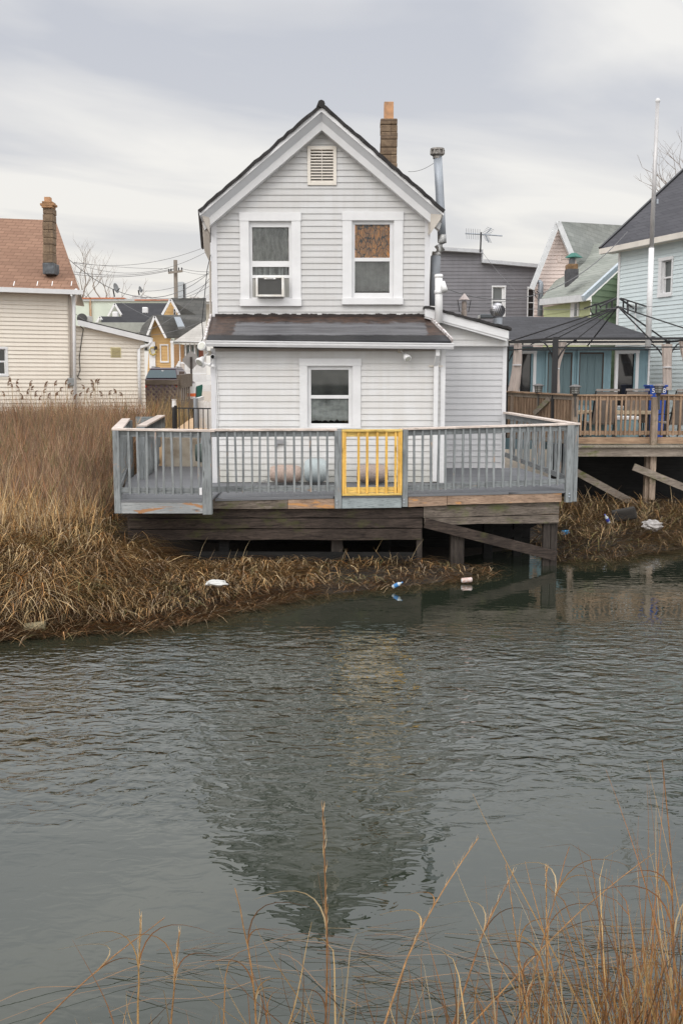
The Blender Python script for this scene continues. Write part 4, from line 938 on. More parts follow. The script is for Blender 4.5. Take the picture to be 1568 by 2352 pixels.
l_.new(t_.math('MULTIPLY', fr_.outputs[0], 1.75, True), mx_.inputs[0]); l_.new(df_.outputs[0], mx_.inputs[1]); l_.new(gl_.outputs[0], mx_.inputs[2]); l_.new(mx_.outputs[0], n_['Material Output'].inputs['Surface'])
mb = MB(); mb.poly([(-300, -60, 0), (300, -60, 0), (300, 40, 0), (-300, 40, 0)]); tag(mb.build('water', m), kind='structure')

# ================================================================== LEFT: CREAM HOUSE
def zc(x, y, ox, oy, sc): return (ox + x / sc) * .6272, (oy + y / sc) * .6272
a = P(-190, 900, 27.7); b = P(170, 900, 29.4); WCr = Wall((a.x, a.y), (b.x, b.y))
ch = thing('cream_house', 'cream clapboard house with an orange-brown shingle roof at the far left behind the reeds', 'house', (b.x, b.y, .9))
cream = sidingmat('cream_siding', (.77, .715, .63), .06, tint=(.69, .63, .545))
cu0, cu1 = 0, WCr.len; czt = WCr.px(90, 668)[1]
wl = WCr.rect(-60, 796, 19, 865)
mb = MB(); siding(mb, WCr, [(0, .6), (cu1, .6), (cu1, czt), (0, czt)], [wl], exp=.1158 * 1.0, lip=.026); mb.build('wall', cream, ch)
cback = Vector((-.35, 1, 0)) * 6
mb = MB(); p = WCr.pt(cu1, 0); mb.poly([p + Vector((0, 0, .6)), p + cback + Vector((0, 0, .6)), p + cback + Vector((0, 0, czt)), p + Vector((0, 0, czt))]); mb.build('side_wall', cream, ch)
window(ch, WCr, (-60, 796, 19, 865), (-52, 801, 14, 860), [(-50, 803, 11.5, 828), (-50, 832, 11.5, 858)], trim_white, black_glass, proud=.03, sill=False)
# orange roof: eave to ridge
rz = P(0, 498, 32); EL = WCr.pt(0, czt + .02, .3); ER = WCr.pt(cu1 + .22, czt + .02, .3); RR = P(128, 506, 33.2); RL = P(-190, 494, 31.4)
orange_sh = shingles('orange_brown_shingles', (.30, .18, .125), (.225, .13, .09), (.10, .055, .035), 'x', .26, .115, speck=.25)
mb = MB(); mb.prism([EL, ER, RR, RL], (0, 0, -.06)); rf = mb.build('roof', orange_sh, ch)
mb = MB(); mb.poly([ER, RR, RR + Vector((-.5, 4, -2.4)), ER + Vector((-1.4, 6, 0))]); mb.build('roof_side', M('gable_end', (.5, .43, .37), .8), ch)
mb = MB(); mb.bar(WCr.pt(-.1, czt - .03, .33), WCr.pt(cu1 + .3, czt - .03, .33), .12, .13); mb.build('gutter', trim_white, ch)
mb = MB(); 
for x in (105, 268, 372, 507):
    q = zc(x, 690, 0, 680, 1.912); p = P(q[0], 657, 28.5); mb = MB(); mb.bar(p + Vector((0, -.1, .0)), p + Vector((-.03, .1, .14)), .02, .01); mb.build('gutter_strap', pipe_white, ch)
mb = MB(); u = WCr.px(166, 800)[0]; WCr.box(mb, u - .02, cu1 + .03, .6, czt - .12, -.1, .03); mb.build('corner_trim', M('cream_trim', (.60, .53, .47), .6, .06, 4), ch)
mb = MB(); p0 = WCr.pt(*WCr.px(172, 668), .3); p1 = WCr.pt(*WCr.px(169, 682), .08); p2 = WCr.pt(*WCr.px(172, 930), .08); mb.tube([p0, p1 + Vector((0, 0, .08)), p1, p2], .05, 8); mb.build('downspout', trim_white, ch, smooth=True)
mb = MB(); mb.tube([WCr.pt(*WCr.px(x, y), .05) for x, y in ((163, 670), (158.5, 676), (158.5, 720), (160, 800), (162, 878))], .028, 8); mb.build('conduit', M('beige_conduit', (.42, .37, .32), .6), ch, smooth=True)
mb = MB(); WCr.bpx(mb, 155, 868, 171, 886, 0, .12); mb.build('meter_box', M('grey_meter', (.25, .26, .26), .5, .2, 12), ch, bevel=.02)
# chimney on the slope
WCh = plane_y(29.45)
c2 = wob_stack(WCh, 99.5, 122.5, [478, 492, 510, 528, 546, 562, 580, 604], -.35, .05, brick_m, 'chimney', ch, .5)
mb = MB(); WCh.bpx(mb, 102, 452, 115, 466, -.2, .0); mb.build('flue_tile', bpy.data.materials['terracotta_flue'], c2)
mb = MB(); 
for k, (x0, x1, y0, y1) in enumerate(((99, 122, 463, 467.5), (94.5, 126.5, 467.7, 473), (98, 123, 473.2, 478))): WCh.bpx(mb, x0, y0, x1, y1, -.3 + .02 * k, .1)
mb.build('chimney_cap', M('clay_cap', (.36, .2, .1), .8, .3, 6), c2, bevel=.01)
mb = MB(); WCh.bpx(mb, 100, 604, 126, 630, -.5, .08); mb.build('flashing', M('lead_flashing', (.10, .11, .12), .6, .5, 8), c2, bevel=.02)
# cream side extension with sloping roof
a = P(172, 900, 29.5); b = P(334, 900, 30.6); WE = Wall((a.x, a.y), (b.x, b.y)); 
ez0 = WE.px(175, 746)[1]; ez1 = WE.px(333, 782)[1]
mb = MB(); siding(mb, WE, [(0, .6), (WE.len, .6), (WE.len, ez1), (0, ez0)], exp=.1158, lip=.026); mb.build('extension_wall', cream, ch)
mb = MB(); A = WE.pt(*WE.px(174, 735), .2); B = WE.pt(*WE.px(343, 776), .2); 
mb.add([A - Vector((0, 0, .16)), B - Vector((0, 0, .16)), B + Vector((0, .2, -.16)), A + Vector((0, .2, -.16)), A, B, B + Vector((0, .2, 0)), A + Vector((0, .2, 0))], [(3, 2, 1, 0), (4, 5, 6, 7), (0, 1, 5, 4), (1, 2, 6, 5), (2, 3, 7, 6), (3, 0, 4, 7)]); mb.build('rake_board', trim_white, ch)
mb = MB(); h = Vector((0, 0, .03)); bk = Vector((-1, 5, 0)); mb.hexa([A, B, B + bk, A + bk, A + h, B + h, B + h + bk, A + h + bk]); mb.build('extension_roof', roof_black, ch)
mb = MB(); p = WE.pt(WE.len, 0); mb.poly([p + Vector((0, 0, .6)), p + bk + Vector((0, 0, .6)), p + bk + Vector((0, 0, ez1)), p + Vector((0, 0, ez1))]); mb.build('side_wall', cream, ch)
v = WE.rect(254, 797, 278, 821); mb = MB(); WE.box(mb, v[0], v[1], v[2], v[3], -.02, .025); gvv = mb.build('wall_vent', M('yellow_vent', (.62, .55, .32), .6, .1, 5), ch)
mb = MB(); 
for i in range(7): z = v[2] + .03 + i * (v[3] - v[2] - .05) / 7; WE.box(mb, v[0] + .03, v[1] - .03, z, z + .012, .02, .036)
mb.build('louvre', M('vent_shadow', (.25, .2, .1), .7), gvv)
mb = MB(); mb.tube([WE.pt(*WE.px(x, y), o) for x, y, o in ((343, 784, .2), (338, 793, .12), (322, 797, .07), (317, 803, .06), (318, 850, .06), (321, 930, .06))], .05, 8); mb.build('downspout', trim_white, ch, smooth=True)
mb = MB(); mb.tube([WE.pt(*WE.px(x, y), .04) for x, y in ((180, 744), (191, 756), (186, 790), (182, 820), (184, 850), (178, 866), (186, 872))], .012, 5); mb.build('cable', dark_metal, ch)
mb = MB(); WE.box(mb, -.02, .06, .6, ez0, -.05, .03); mb.build('corner_trim', trim_white, ch)

# ================================================================== LEFT BACKGROUND  (5th zoom: origin 250,900 scale 2.851)
def k5(x, y): return zc(x, y, 250, 900, 2.851)
def house_box(name, label, cat='house', loc=(0, 0, 0), group=None): return thing(name, label, cat, loc, group)
# yellow house
YH = 50.0; WY = plane_y(YH)
yh = thing('yellow_house', 'small yellow clapboard house with dark roof and two steep gables, behind the parked car', 'house', (P(*k5(930, 1200), YH).x, YH, 1))
yel = sidingmat('yellow_siding', (.60, .39, .17), .12)
g_sh = shingles('charcoal_patterned_shingles', (.085, .085, .08), (.135, .13, .12), (.05, .05, .05), 'x', .5, .22)
def up_(w, x, y): return w.px(*k5(x, y))
u0 = up_(WY, 770, 1100)[0]; u1 = up_(WY, 1078, 1100)[0]; zt0 = up_(WY, 900, 965)[1]; apx = up_(WY, 905, 760)
mb = MB(); siding(mb, WY, [(u0, .8), (u1, .8), (u1, zt0), (apx[0] + (u1 - apx[0]) * .0 + .0, apx[1]), (u0 + .4, zt0)], exp=.16, lip=.022); mb.build('wall', yel, yh)
# porch gable rakes
def rk(A, B, w, m, par, name='rake_board', th=.12, d=.12):
    mb = MB(); A, B = Vector(A), Vector(B); mb.bar(A, B, d, th); return mb.build(name, m, par)
pk_ = P(*k5(905, 738), YH - .5)
rk(pk_, P(*k5(828, 935), YH - .5), .2, trim_white, yh, th=.10); rk(pk_, P(*k5(1022, 962), YH - .5), .2, trim_white, yh, th=.10)
mb = MB(); mb.poly([P(*k5(905, 725), YH - .55), P(*k5(815, 938), YH - .55), P(*k5(700, 895), YH + 5), P(*k5(880, 725), YH + 7)]); mb.build('porch_roof_side', g_sh, yh)
mb = MB(); mb.prism([P(*k5(905, 722), YH - .55), P(*k5(1035, 950), YH - .55), P(*k5(1185, 945), YH + .3), P(*k5(1432, 800), YH + 3), P(*k5(1432, 725), YH + 5)], (0, 0, -.08)); mb.build('porch_roof', g_sh, yh)
mb = MB(); mb.poly([P(*k5(1070, 548), YH + 4), P(*k5(1180, 724), YH + 4), P(*k5(880, 724), YH + 4.2)]); 
mb = MB(); mb.prism([P(*k5(1070, 548), YH + 4.4), P(*k5(1440, 545), YH + 7), P(*k5(1440, 760), YH + 4.4), P(*k5(1150, 760), YH + 4.4)], (0, 0, -.1)); mb.build('upper_roof', g_sh, yh)
WY2 = plane_y(YH + 4.3); q0, q1_, q2 = up_(WY2, 1000, 722), up_(WY2, 1160, 722), up_(WY2, 1072, 585)
mb = MB(); siding(mb, WY2, [q0, q1_, q2], exp=.16, lip=.02); mb.build('upper_wall', yel, yh)
pk2 = P(*k5(1070, 560), YH + 3.9); rk(pk2, P(*k5(982, 720), YH + 3.9), .2, trim_white, yh, th=.11); rk(pk2, P(*k5(1163, 722), YH + 3.9), .2, trim_white, yh, th=.11)
mb = MB(); WY2.bpx(mb, *k5(1102, 655), *k5(1126, 722), 0, .08); uw = mb.build('window', trim_white, yh)
mb = MB(); WY2.bpx(mb, *k5(1106, 662), *k5(1122, 688), .07, .09); WY2.bpx(mb, *k5(1106, 693), *k5(1122, 720), .07, .09); mb.build('pane', black_glass, uw)
rr = lambda a, b, c, d: (*k5(a, b), *k5(c, d))
window(yh, WY, rr(962, 1028, 1050, 1220), rr(972, 1042, 1042, 1205), [rr(976, 1048, 1003, 1198), rr(1008, 1048, 1040, 1198)], trim_white, glassy('pale_blue_glass', (.2, .27, .30), .1), sill=False, proud=.06)
mb = MB(); WY.bpx(mb, *k5(1075, 975), *k5(1100, 1275), 0, .1); mb.build('corner_trim', trim_white, yh)
mb = MB(); WY.bpx(mb, *k5(850, 1003), *k5(913, 1280), 0, .1); dr = mb.build('door', trim_white, yh)
mb = MB(); c = P(*k5(885, 1100), YH - .2); R1 = .16
mb.tube([c + Vector((R1 * math.cos(a * .7), 0, R1 * 1.2 * math.sin(a * .7))) for a in range(10)], .05, 6); mb.build('wreath', M('straw_wreath', (.5, .4, .15), .9, .4, 20), dr)
for x in (820, 918):
    mb = MB(); WY.bpx(mb, *k5(x - 12, 1050), *k5(x + 12, 1092), .02, .25); mb.build('wall_lantern', dark_metal, yh, bevel=.03)
mb = MB(); mb.prism([P(*k5(1110, 765), YH - .3), P(*k5(1175, 765), YH + .7), P(*k5(1222, 865), YH - .2), P(*k5(1150, 868), YH - .5)], (0, -.12, .1)); mb.build('skylight', M('skylight_glass', (.32, .36, .4), .15, .1), yh)
mb = MB(); mb.poly([P(*k5(860, 850), YH - .2), P(*k5(795, 880), YH - .2), P(*k5(850, 885), YH - .2)]); 
# porch in front at right with pale roof: white porch house
YW = 47.0; WW = plane_y(YW)
wp = thing('porch_house', 'low porch with a pale grey shingle roof and tan siding beside the yellow house', 'house', (P(*k5(1270, 1200), YW).x, YW, 1))
mb = MB(); mb.prism([P(*k5(1100, 1000), YW - .8), P(*k5(1440, 1008), YW - .8), P(*k5(1440, 790), YW + 2.2), P(*k5(1395, 800), YW + 2)], (0, 0, -.08)); mb.build('roof', shingles('pale_grey_shingles', (.42, .40, .37), (.48, .46, .43), (.3, .28, .26), 'x', .4, .12), wp)
mb = MB(); WW.bpx(mb, *k5(1095, 1003), *k5(1440, 1018), .6, .8); mb.build('gutter', trim_white, wp)
mb = MB(); bx = WW.rect(*rr(1105, 1030, 1212, 1300)); siding(mb, WW, [(bx[0], bx[2]), (bx[1], bx[2]), (bx[1], bx[3]), (bx[0], bx[3])], exp=.13, lip=.02); mb.build('wall', sidingmat('tan_siding', (.36, .21, .10), .1), wp)
mb = MB(); bx = WW.rect(*rr(1212, 1030, 1440, 1420)); WW.box(mb, *bx, -.1, 0); mb.build('porch_wall', M('porch_wall', (.55, .53, .50), .7), wp)
for a_, b_2 in ((1218, 1236), (1245, 1280), (1292, 1320), (1345, 1362)):
    mb = MB(); WW.bpx(mb, *k5(a_, 1040), *k5(b_2, 1200), 0, .03); mb.build('window', glassy('porch_glass', (.13, .16, .16), .1) if 'porch_glass' not in bpy.data.materials else bpy.data.materials['porch_glass'], wp)
mb = MB(); WW.bpx(mb, *k5(1366, 1040), *k5(1410, 1200), 0, .04); mb.build('door', M('red_brown_door', (.22, .07, .04), .5), wp)
for xx in (1180, 1240, 1284, 1332): mb = MB(); WW.bpx(mb, *k5(xx - 4, 1018), *k5(xx + 5, 1300), .3, .4); mb.build('porch_post', trim_white, wp)
# porch railing with stairs
YQ = 45.0; WQ = plane_y(YQ)
pr = thing('porch_railing', 'white porch railing with a sloping stair rail behind the diamond road sign', 'railing', (P(*k5(1280, 1300), YQ).x, YQ, 1))
mb = MB(); mb.bar(P(*k5(1160, 1222), YQ), P(*k5(1440, 1222), YQ), .06, .08); mb.build('top_rail', trim_white, pr)
mb = MB(); mb.bar(P(*k5(1160, 1335), YQ), P(*k5(1440, 1335), YQ), .06, .06); mb.build('bottom_rail', trim_white, pr)
mb = MB(); mb.bar(P(*k5(1160, 1215), YQ), P(*k5(1112, 1300), YQ), .06, .08); mb.build('stair_rail', trim_white, pr)
mb = MB(); WQ.bpx(mb, *k5(1153, 1205), *k5(1169, 1345), -.06, .06); mb.build('post', trim_white, pr)
for i in range(22):
    x = 1172 + i * 12.5; mb = MB(); WQ.bpx(mb, *k5(x, 1222), *k5(x + 5.5, 1338), -.015, .015); mb.build('baluster', trim_white, pr)
pk3 = thing('picket_fence', 'white picket fence with scalloped top below the white porch', 'fence', (P(*k5(1300, 1380), 43).x, 43, 1))
WK = plane_y(43)
for i in range(24):
    x = 1196 + i * 12.2; yt = 1352 + 16 * math.sin(i / 8 * math.pi) if i < 16 else 1348; mb = MB(); WK.bpx(mb, *k5(x, yt), *k5(x + 8, 1520), 0, .03); mb.build('picket', trim_white, pk3)
mb = MB(); WK.bpx(mb, *k5(1196, 1400), *k5(1490, 1408), -.05, -.002); mb.build('rail', trim_white, pk3)
# dark roofed house
YD = 58.0; dh = thing('dark_roof_house', 'house with a long dark slate roof and two small white gables beyond the cream extension', 'house', (P(*k5(600, 800), YD).x, YD, 1))
dk = shingles('dark_slate', (.042, .042, .046), (.055, .055, .06), (.03, .03, .033), 'x', .5, .25)
mb = MB(); mb.prism([P(*k5(487, 598), YD + 3), P(*k5(1052, 598), YD + 3), P(*k5(990, 735), YD), P(*k5(860, 1010), YD - 5), P(*k5(560, 900), YD - 4.2), P(*k5(568, 742), YD)], (0, 0, -.1)); mb.build('roof', dk, dh)
mb = MB(); mb.prism([P(*k5(332, 736), YD - 3), P(*k5(572, 740), YD - 1), P(*k5(700, 960), YD - 4.4), P(*k5(380, 850), YD - 4.6)], (0, 0, -.1)); mb.build('lower_roof', dk, dh)
for (ax, ay, lx, ly, rx_, ry_, dd, nm) in ((487, 606, 418, 738, 570, 742, .5, 'gable'), (334, 742, 298, 805, 380, 826, -3.4, 'gable')):
    Yg = YD + dd; A, Lp, Rp = P(*k5(ax, ay), Yg), P(*k5(lx, ly), Yg), P(*k5(rx_, ry_), Yg)
    mb = MB(); mb.prism([A + Vector((0, .3, 0)), Lp + Vector((0, .3, 0)), Rp + Vector((0, .3, 0))], (0, .1, 0)); gg = mb.build('gable', M('pale_green_gable' + nm + str(ax), (.36, .38, .33), .8, .1), dh)
    for q in (Lp, Rp): mb = MB(); mb.bar(A, q, .1, .1); mb.build('rake_board', trim_white, gg)
for x, y in ((805, 668), (495, 715)):
    mb = MB(); c = P(*k5(x, y), YD - 1.2); mb.box(c.x - .15, c.x + .15, c.y - .15, c.y + .15, c.z - .2, c.z + .14); mb.build('roof_vent', trim_white, dh, bevel=.05)
mb = MB(); WDm = plane_y(YD - 5.2); WDm.bpx(mb, *k5(270, 800), *k5(900, 1100), -.2, 0); mb.build('wall', M('grey_green_wall', (.32, .33, .3), .8), dh)
# long pale building with orange coping
YB = 78.0; WB_ = plane_y(YB); lb = thing('flat_roof_building', 'long pale green flat-roofed building with an orange coping behind the dark roof', 'building', (P(*k5(300, 800), YB).x, YB, 1))
mb = MB(); WB_.bpx(mb, *k5(60, 572), *k5(1060, 1000), -6, 0); mb.build('wall', M('pale_green_stucco', (.55, .60, .52), .8, .1, .6, bump=.0), lb)
mb = MB(); WB_.bpx(mb, *k5(60, 556), *k5(1060, 580), -5.9, .15); mb.build('parapet', M('grey_parapet', (.40, .41, .41), .8, .15, 1), lb)
mb = MB(); WB_.bpx(mb, *k5(60, 543), *k5(590, 556), -5.8, .2); mb.build('coping', M('orange_coping', (.50, .17, .08), .7, .3, 1.5), lb)
mb = MB(); WB_.bpx(mb, *k5(700, 562), *k5(1050, 574), -5.8, .2); mb.build('coping', bpy.data.materials['orange_coping'], lb)
mb = MB(); WB_.bpx(mb, *k5(655, 512), *k5(740, 560), -3, -.5); mb.build('roof_hatch', M('pale_grey_box', (.5, .48, .47), .7, .3, 1), lb)
mb = MB(); WB_.bpx(mb, *k5(236, 540), *k5(246, 800), 0, .2); mb.build('downpipe', M('rusty_pipe', (.38, .30, .22), .8, .5, 1.2, c2=(.4, .17, .05)), lb)
mb = MB(); WB_.bpx(mb, *k5(222, 590), *k5(235, 780), 0, .015); mb.build('rust_stain', M('rust', (.36, .25, .15), .9, .4, 1), lb)
mb = MB(); WB_.bpx(mb, *k5(1270, 530), *k5(1350, 556), -2, 0); mb.build('roof_box', bpy.data.materials['pale_grey_box'], lb)
# condenser units on cream extension side
acu = thing('condenser_unit', 'grey outdoor fan unit on the flat roof beyond the cream extension', 'condenser', P(*k5(170, 790), 40)); WAc = plane_y(40)
mb = MB(); WAc.bpx(mb, *k5(115, 730), *k5(225, 800), -.5, 0); mb.build('housing', M('unit_grey', (.5, .5, .48), .6, .2, 5), acu, bevel=.03)
mb = MB(); c = P(*k5(147, 760), 40 - .03); mb.lathe(c, [(.2, 0), (.2, -.04), (.06, -.05)], 20, 'y'); mb.build('fan_guard', M('fan_dark', (.06, .06, .06), .6), acu)
# block at far right under the eave: grey-roofed building
gb = thing('grey_roof_house', 'house corner with a pale grey hipped roof just left of the white house', 'house', (P(*k5(1450, 650), 62).x, 62, 1)); WG = plane_y(62)
mb = MB(); mb.prism([P(*k5(1322, 584), 61), P(*k5(1640, 584), 61), P(*k5(1640, 480), 66), P(*k5(1490, 492), 66)], (0, 0, -.15)); mb.build('roof', M('pale_roof', (.38, .37, .36), .9, .15, 2), gb)
mb = MB(); WG.bpx(mb, *k5(1435, 596), *k5(1640, 1000), -3, 0); mb.build('wall', M('cream_wall', (.58, .55, .48), .8, .1, 2), gb)
mb = MB(); WG.bpx(mb, *k5(1322, 582), *k5(1640, 597), 0, 1.1); mb.build('gutter', trim_white, gb)
# utility tower
tw = thing('roof_tower', 'tall grey metal box tower standing right behind the utility pole', 'tower', P(*k5(1175, 560), 74)); WT = plane_y(74)
mb = MB(); WT.bpx(mb, *k5(1142, 377), *k5(1202, 700), -1.5, 0); mb.build('shaft', M('tower_grey', (.40, .43, .45), .7, .2, .8), tw)
mb = MB(); WT.bpx(mb, *k5(1208, 396), *k5(1216, 700), -.3, 0); mb.build('side_pipe', dark_metal, tw)

# utility pole and wires
YPo = 64.0; up1 = thing('utility_pole', 'weathered wooden utility pole with one crossarm and insulators', 'utility pole', (P(*k5(1120, 560), YPo).x, YPo, 1))
mb = MB(); mb.tube([(P(*k5(1122, 700), YPo).x, YPo, .8), P(*k5(1120, 150), YPo)], [.15, .12], 10); mb.build('pole', M('pole_wood', (.24, .21, .18), .9, .25, 2, stretch=(4, 4, .4)), up1)
mb = MB(); mb.bar(P(*k5(1045, 282), YPo - .3), P(*k5(1195, 264), YPo - .3), .09, .13); mb.build('crossarm', bpy.data.materials['pole_wood'], up1)
for x, y in ((1052, 262), (1075, 258), (1155, 246), (1186, 246)):
    mb = MB(); c = P(*k5(x, y + 14), YPo - .3); mb.lathe(c, [(.03, 0), (.05, .06), (.03, .1), (.05, .16), (.02, .2)], 8); mb.build('insulator', dark_metal, up1)
wm = M('cable_grey', (.16, .16, .165), .7)
wire_n = [0]
def wire(A, B, sag, r, label, group=None, thingname='overhead_wire', n=16):
    A, B = Vector(A), Vector(B); mb = MB(); mb.tube([A.lerp(B, i / n) - Vector((0, 0, sag * 4 * (i / n) * (1 - i / n))) for i in range(n + 1)], r * .55, 5)
    return tag(mb.build(thingname, wm), label, 'wire', group)
sg = 'overhead wires left of the white house'
wire(P(*k5(-250, -120), 34), P(*k5(1490, 265), 40), 1.5, .022, 'thick sagging black cable from the orange roof to the white house corner', sg)
wire(P(*k5(60, 175), 60), P(*k5(1400, 25), 60), .5, .022, 'uppermost thin wire rising right towards the boxed eave', sg)
wire(P(*k5(60, 178), 59), P(*k5(1470, 48), 59), .9, .022, 'second thin wire just below the uppermost, ending at the boxed eave', sg)
wire(P(*k5(60, 172), 62), P(*k5(1052, 240), 64), .1, .02, 'thin wire sloping down from the roof edge to the pole crossarm', sg)
wire(P(*k5(60, 272), 62), P(*k5(1112, 236), 64), .3, .03, 'upper of two close level wires running to the pole', sg)
wire(P(*k5(60, 296), 62), P(*k5(1112, 246), 64), .3, .03, 'lower of two close level wires running to the pole', sg)
wire(P(*k5(1186, 238), 64), P(*k5(1560, 265), 60), .1, .025, 'wire leaving the pole top to the right, over the others', sg)
wire(P(*k5(1190, 262), 64), P(*k5(1560, 298), 58), .1, .02, 'second wire leaving the crossarm to the right', sg)
wire(P(*k5(60, 700), 38), P(*k5(1490, 320), 40), 1.4, .02, 'twisted black cable crossing low over the dark slate roof', sg)
wire(P(*k5(740, 470), 55), P(*k5(1490, 270), 50), .3, .02, 'wire rising from the small satellite dish to the white house', sg)
wire(P(*k5(780, 510), 56), P(*k5(1490, 360), 50), .5, .02, 'thin wire passing behind the grey box tower', sg)
wire(P(*k5(820, 535), 57), P(*k5(1490, 412), 50), .4, .02, 'lowest thin wire rising right over the patterned roof', sg)
wire(P(*k5(470, 535), 57), P(*k5(1160, 850), 52), .2, .02, 'thin wire slanting down across the slate roof', sg)
wire(P(*k5(150, 840), 40), P(*k5(1440, 770), 40), .5, .018, 'thin black wire crossing above the yellow gable wall', sg)
def dish(px, py, Y, s, label):
    c = P(px, py, Y); r = thing('satellite_dish', label, 'satellite dish', c - Vector((0, 0, s * 1.2)), 'satellite dishes'); mb = MB(); n = 20
    d = Vector((.85, -.35, .25)).normalized(); a = d.cross(Vector((0, 0, 1))).normalized(); b = a.cross(d); rings = []
    for j in range(6):
        rr_ = s * j / 5; rings.append([c + a * rr_ * .85 * math.cos(t * 2 * math.pi / n) + b * rr_ * math.sin(t * 2 * math.pi / n) + d * (.35 * s * (j / 5) ** 2) for t in range(n)])
    base = 0; mb.v = [tuple(q) for ring in rings for q in ring]; mb.f = [(j * n + k, j * n + (k + 1) % n, (j + 1) * n + (k + 1) % n, (j + 1) * n + k) for j in range(5) for k in range(n)]
    o = mb.build('reflector', M('dish_grey', (.22, .23, .24), .5) if 'dish_grey' not in bpy.data.materials else bpy.data.materials['dish_grey'], r, smooth=True); mo = o.modifiers.new('t', 'SOLIDIFY'); mo.thickness = .02
    mb = MB(); mb.tube([c, c - d * s * .4, c - Vector((0, 0, s * 1.5)) - d * s * .1], .05, 6); mb.build('mast', dark_metal, r)
    mb = MB(); mb.tube([c - b * s * .6 + d * .1, c + d * s * 1.1 - b * s * .3], .03, 6); mb.build('feed_arm', dark_metal, r)
dish(*k5(487, 447), 70, .36, 'bigger grey satellite dish on the flat-roofed building, left of the small one')
dish(*k5(745, 460), 72, .24, 'small grey satellite dish on the roof hatch')

# bare trees
def bare_tree(name, label, base, h, lean=(0, 0), seed=1, spread=.55, r0=.22, depth=5, bark=None, kids=3):
    rnd = random.Random(seed); root = thing(name, label, 'tree', base); tr, cr_ = MB(), MB()
    def grow(p, d, L, r, lev):
        pts = [p]; dd = Vector(d)
        for i in range(4):
            dd = (dd + Vector((rnd.uniform(-.16, .16), rnd.uniform(-.16, .16), rnd.uniform(-.02, .14)))).normalized(); pts.append(pts[-1] + dd * L / 4)
        (tr if lev == 0 else cr_).tube(pts, [r * (1 - .13 * i) for i in range(5)], 6 if lev < 2 else 3, cap=False)
        if lev >= depth: return
        for k in range(kids if lev else kids + 1):
            q = pts[rnd.choice([2, 3, 4, 4])]; a = rnd.uniform(0, 6.28); nd_ = (dd + Vector((math.cos(a), math.sin(a), rnd.uniform(-.1, .4))) * spread * rnd.uniform(.7, 1.3)).normalized()
            grow(q, nd_, L * rnd.uniform(.6, .82), r * .56, lev + 1)
    grow(Vector(base), Vector((lean[0], lean[1], 1)).normalized(), h * .32, r0, 0)
    bk_ = bark or M('bark', (.24, .20, .17), .95, .2, 3) if 'bark' not in bpy.data.materials else bpy.data.materials['bark']
    tr.build('trunk', bk_, root); cr_.build('crown', bk_, root); return root
b0_ = P(*k5(225, 640), 95); bare_tree('bare_tree', 'leafless tree behind the flat-roofed building, nearest the orange roof', (b0_.x - .5, 95, b0_.z - 4), 12, seed=4, r0=.15, spread=.7, depth=5, kids=2)
b0_ = P(*k5(380, 640), 92); bare_tree('bare_tree', 'leafless tree rising behind the larger satellite dish', (b0_.x, 92, b0_.z - 4), 12, lean=(.1, 0), seed=11, r0=.15, spread=.7, depth=5, kids=2)
b0_ = P(*k5(560, 660), 96); bare_tree('bare_tree', 'low spreading leafless tree between the two satellite dishes', (b0_.x, 96, b0_.z - 4), 10, lean=(.2, 0), seed=21, r0=.16, spread=.9, depth=4, kids=2)

# road sign seen from behind
YS = 34.0; c = P(*k5(1285, 1195), YS); sg_ = thing('road_sign', 'diamond-shaped road sign seen from its plain grey back', 'road sign', (c.x, YS, 1.0))
hs = (P(*k5(1380, 1195), YS).x - P(*k5(1192, 1195), YS).x) / 2
mb = MB(); n = 5; pts = []
for k in range(4):
    a = k * math.pi / 2; t = Vector((math.cos(a), 0, math.sin(a))) * hs; s_ = Vector((-math.sin(a), 0, math.cos(a))) * .045; pts += [c + t * .95 - s_, c + t * .985, c + t * .95 + s_]
mb.prism(pts, (0, .012, 0)); mb.build('sign_panel', M('sign_back', (.28, .265, .255), .5, .15, 3), sg_)
mb = MB(); mb.box(c.x - .035, c.x + .035, YS - .05, YS - .005, .8, P(*k5(1285, 1160), YS).z); mb.build('post', M('rust_post', (.06, .05, .045), .8, .4, 5), sg_)

# parked SUV (seen from behind)
YCar = 38.0
car = thing('parked_suv', 'dark purple-grey SUV parked beyond the lattice deck, rear window facing the canal', 'car', (P(*k5(965, 1350), YCar).x, YCar + 2, 1.15))
cx = P(*k5(968, 1350), YCar).x; hwid = (P(*k5(1145, 1380), YCar).x - P(*k5(790, 1380), YCar).x) / 2; ztop = P(*k5(960, 1270), YCar).z; zbelt = P(*k5(960, 1385), YCar).z
paint = M('suv_paint', (.07, .045, .06), .3, .1, 2, spec=.6)
prof = [(0, -1.15), (0, -.35), (.05, -.05), (.1, 0), (3.1, .0), (3.3, -.03), (4.4, -.12), (4.6, -.4), (4.6, -1.15)]
mb = MB()
def carring(w0): return [Vector((cx + w0, YCar + y, zbelt + z)) for y, z in prof]
Lr, Rr = carring(-hwid), carring(hwid); n = len(prof)
mb.add(Lr + Rr, [tuple(range(n))[::-1], tuple(range(n, 2 * n))] + [(i, (i + 1) % n, n + (i + 1) % n, n + i) for i in range(n)]); mb.build('body', paint, car, bevel=.05)
tw_ = hwid * .80; cb_ = [(cx - hwid * .97, YCar + .08, zbelt), (cx + hwid * .97, YCar + .08, zbelt), (cx + hwid * .97, YCar + 3.3, zbelt), (cx - hwid * .97, YCar + 3.3, zbelt), (cx - tw_, YCar + .45, ztop - .05), (cx + tw_, YCar + .45, ztop - .05), (cx + tw_, YCar + 2.4, ztop - .05), (cx - tw_, YCar + 2.4, ztop - .05)]
mb = MB(); mb.hexa(cb_); cab = mb.build('cabin', paint, car, bevel=.05)
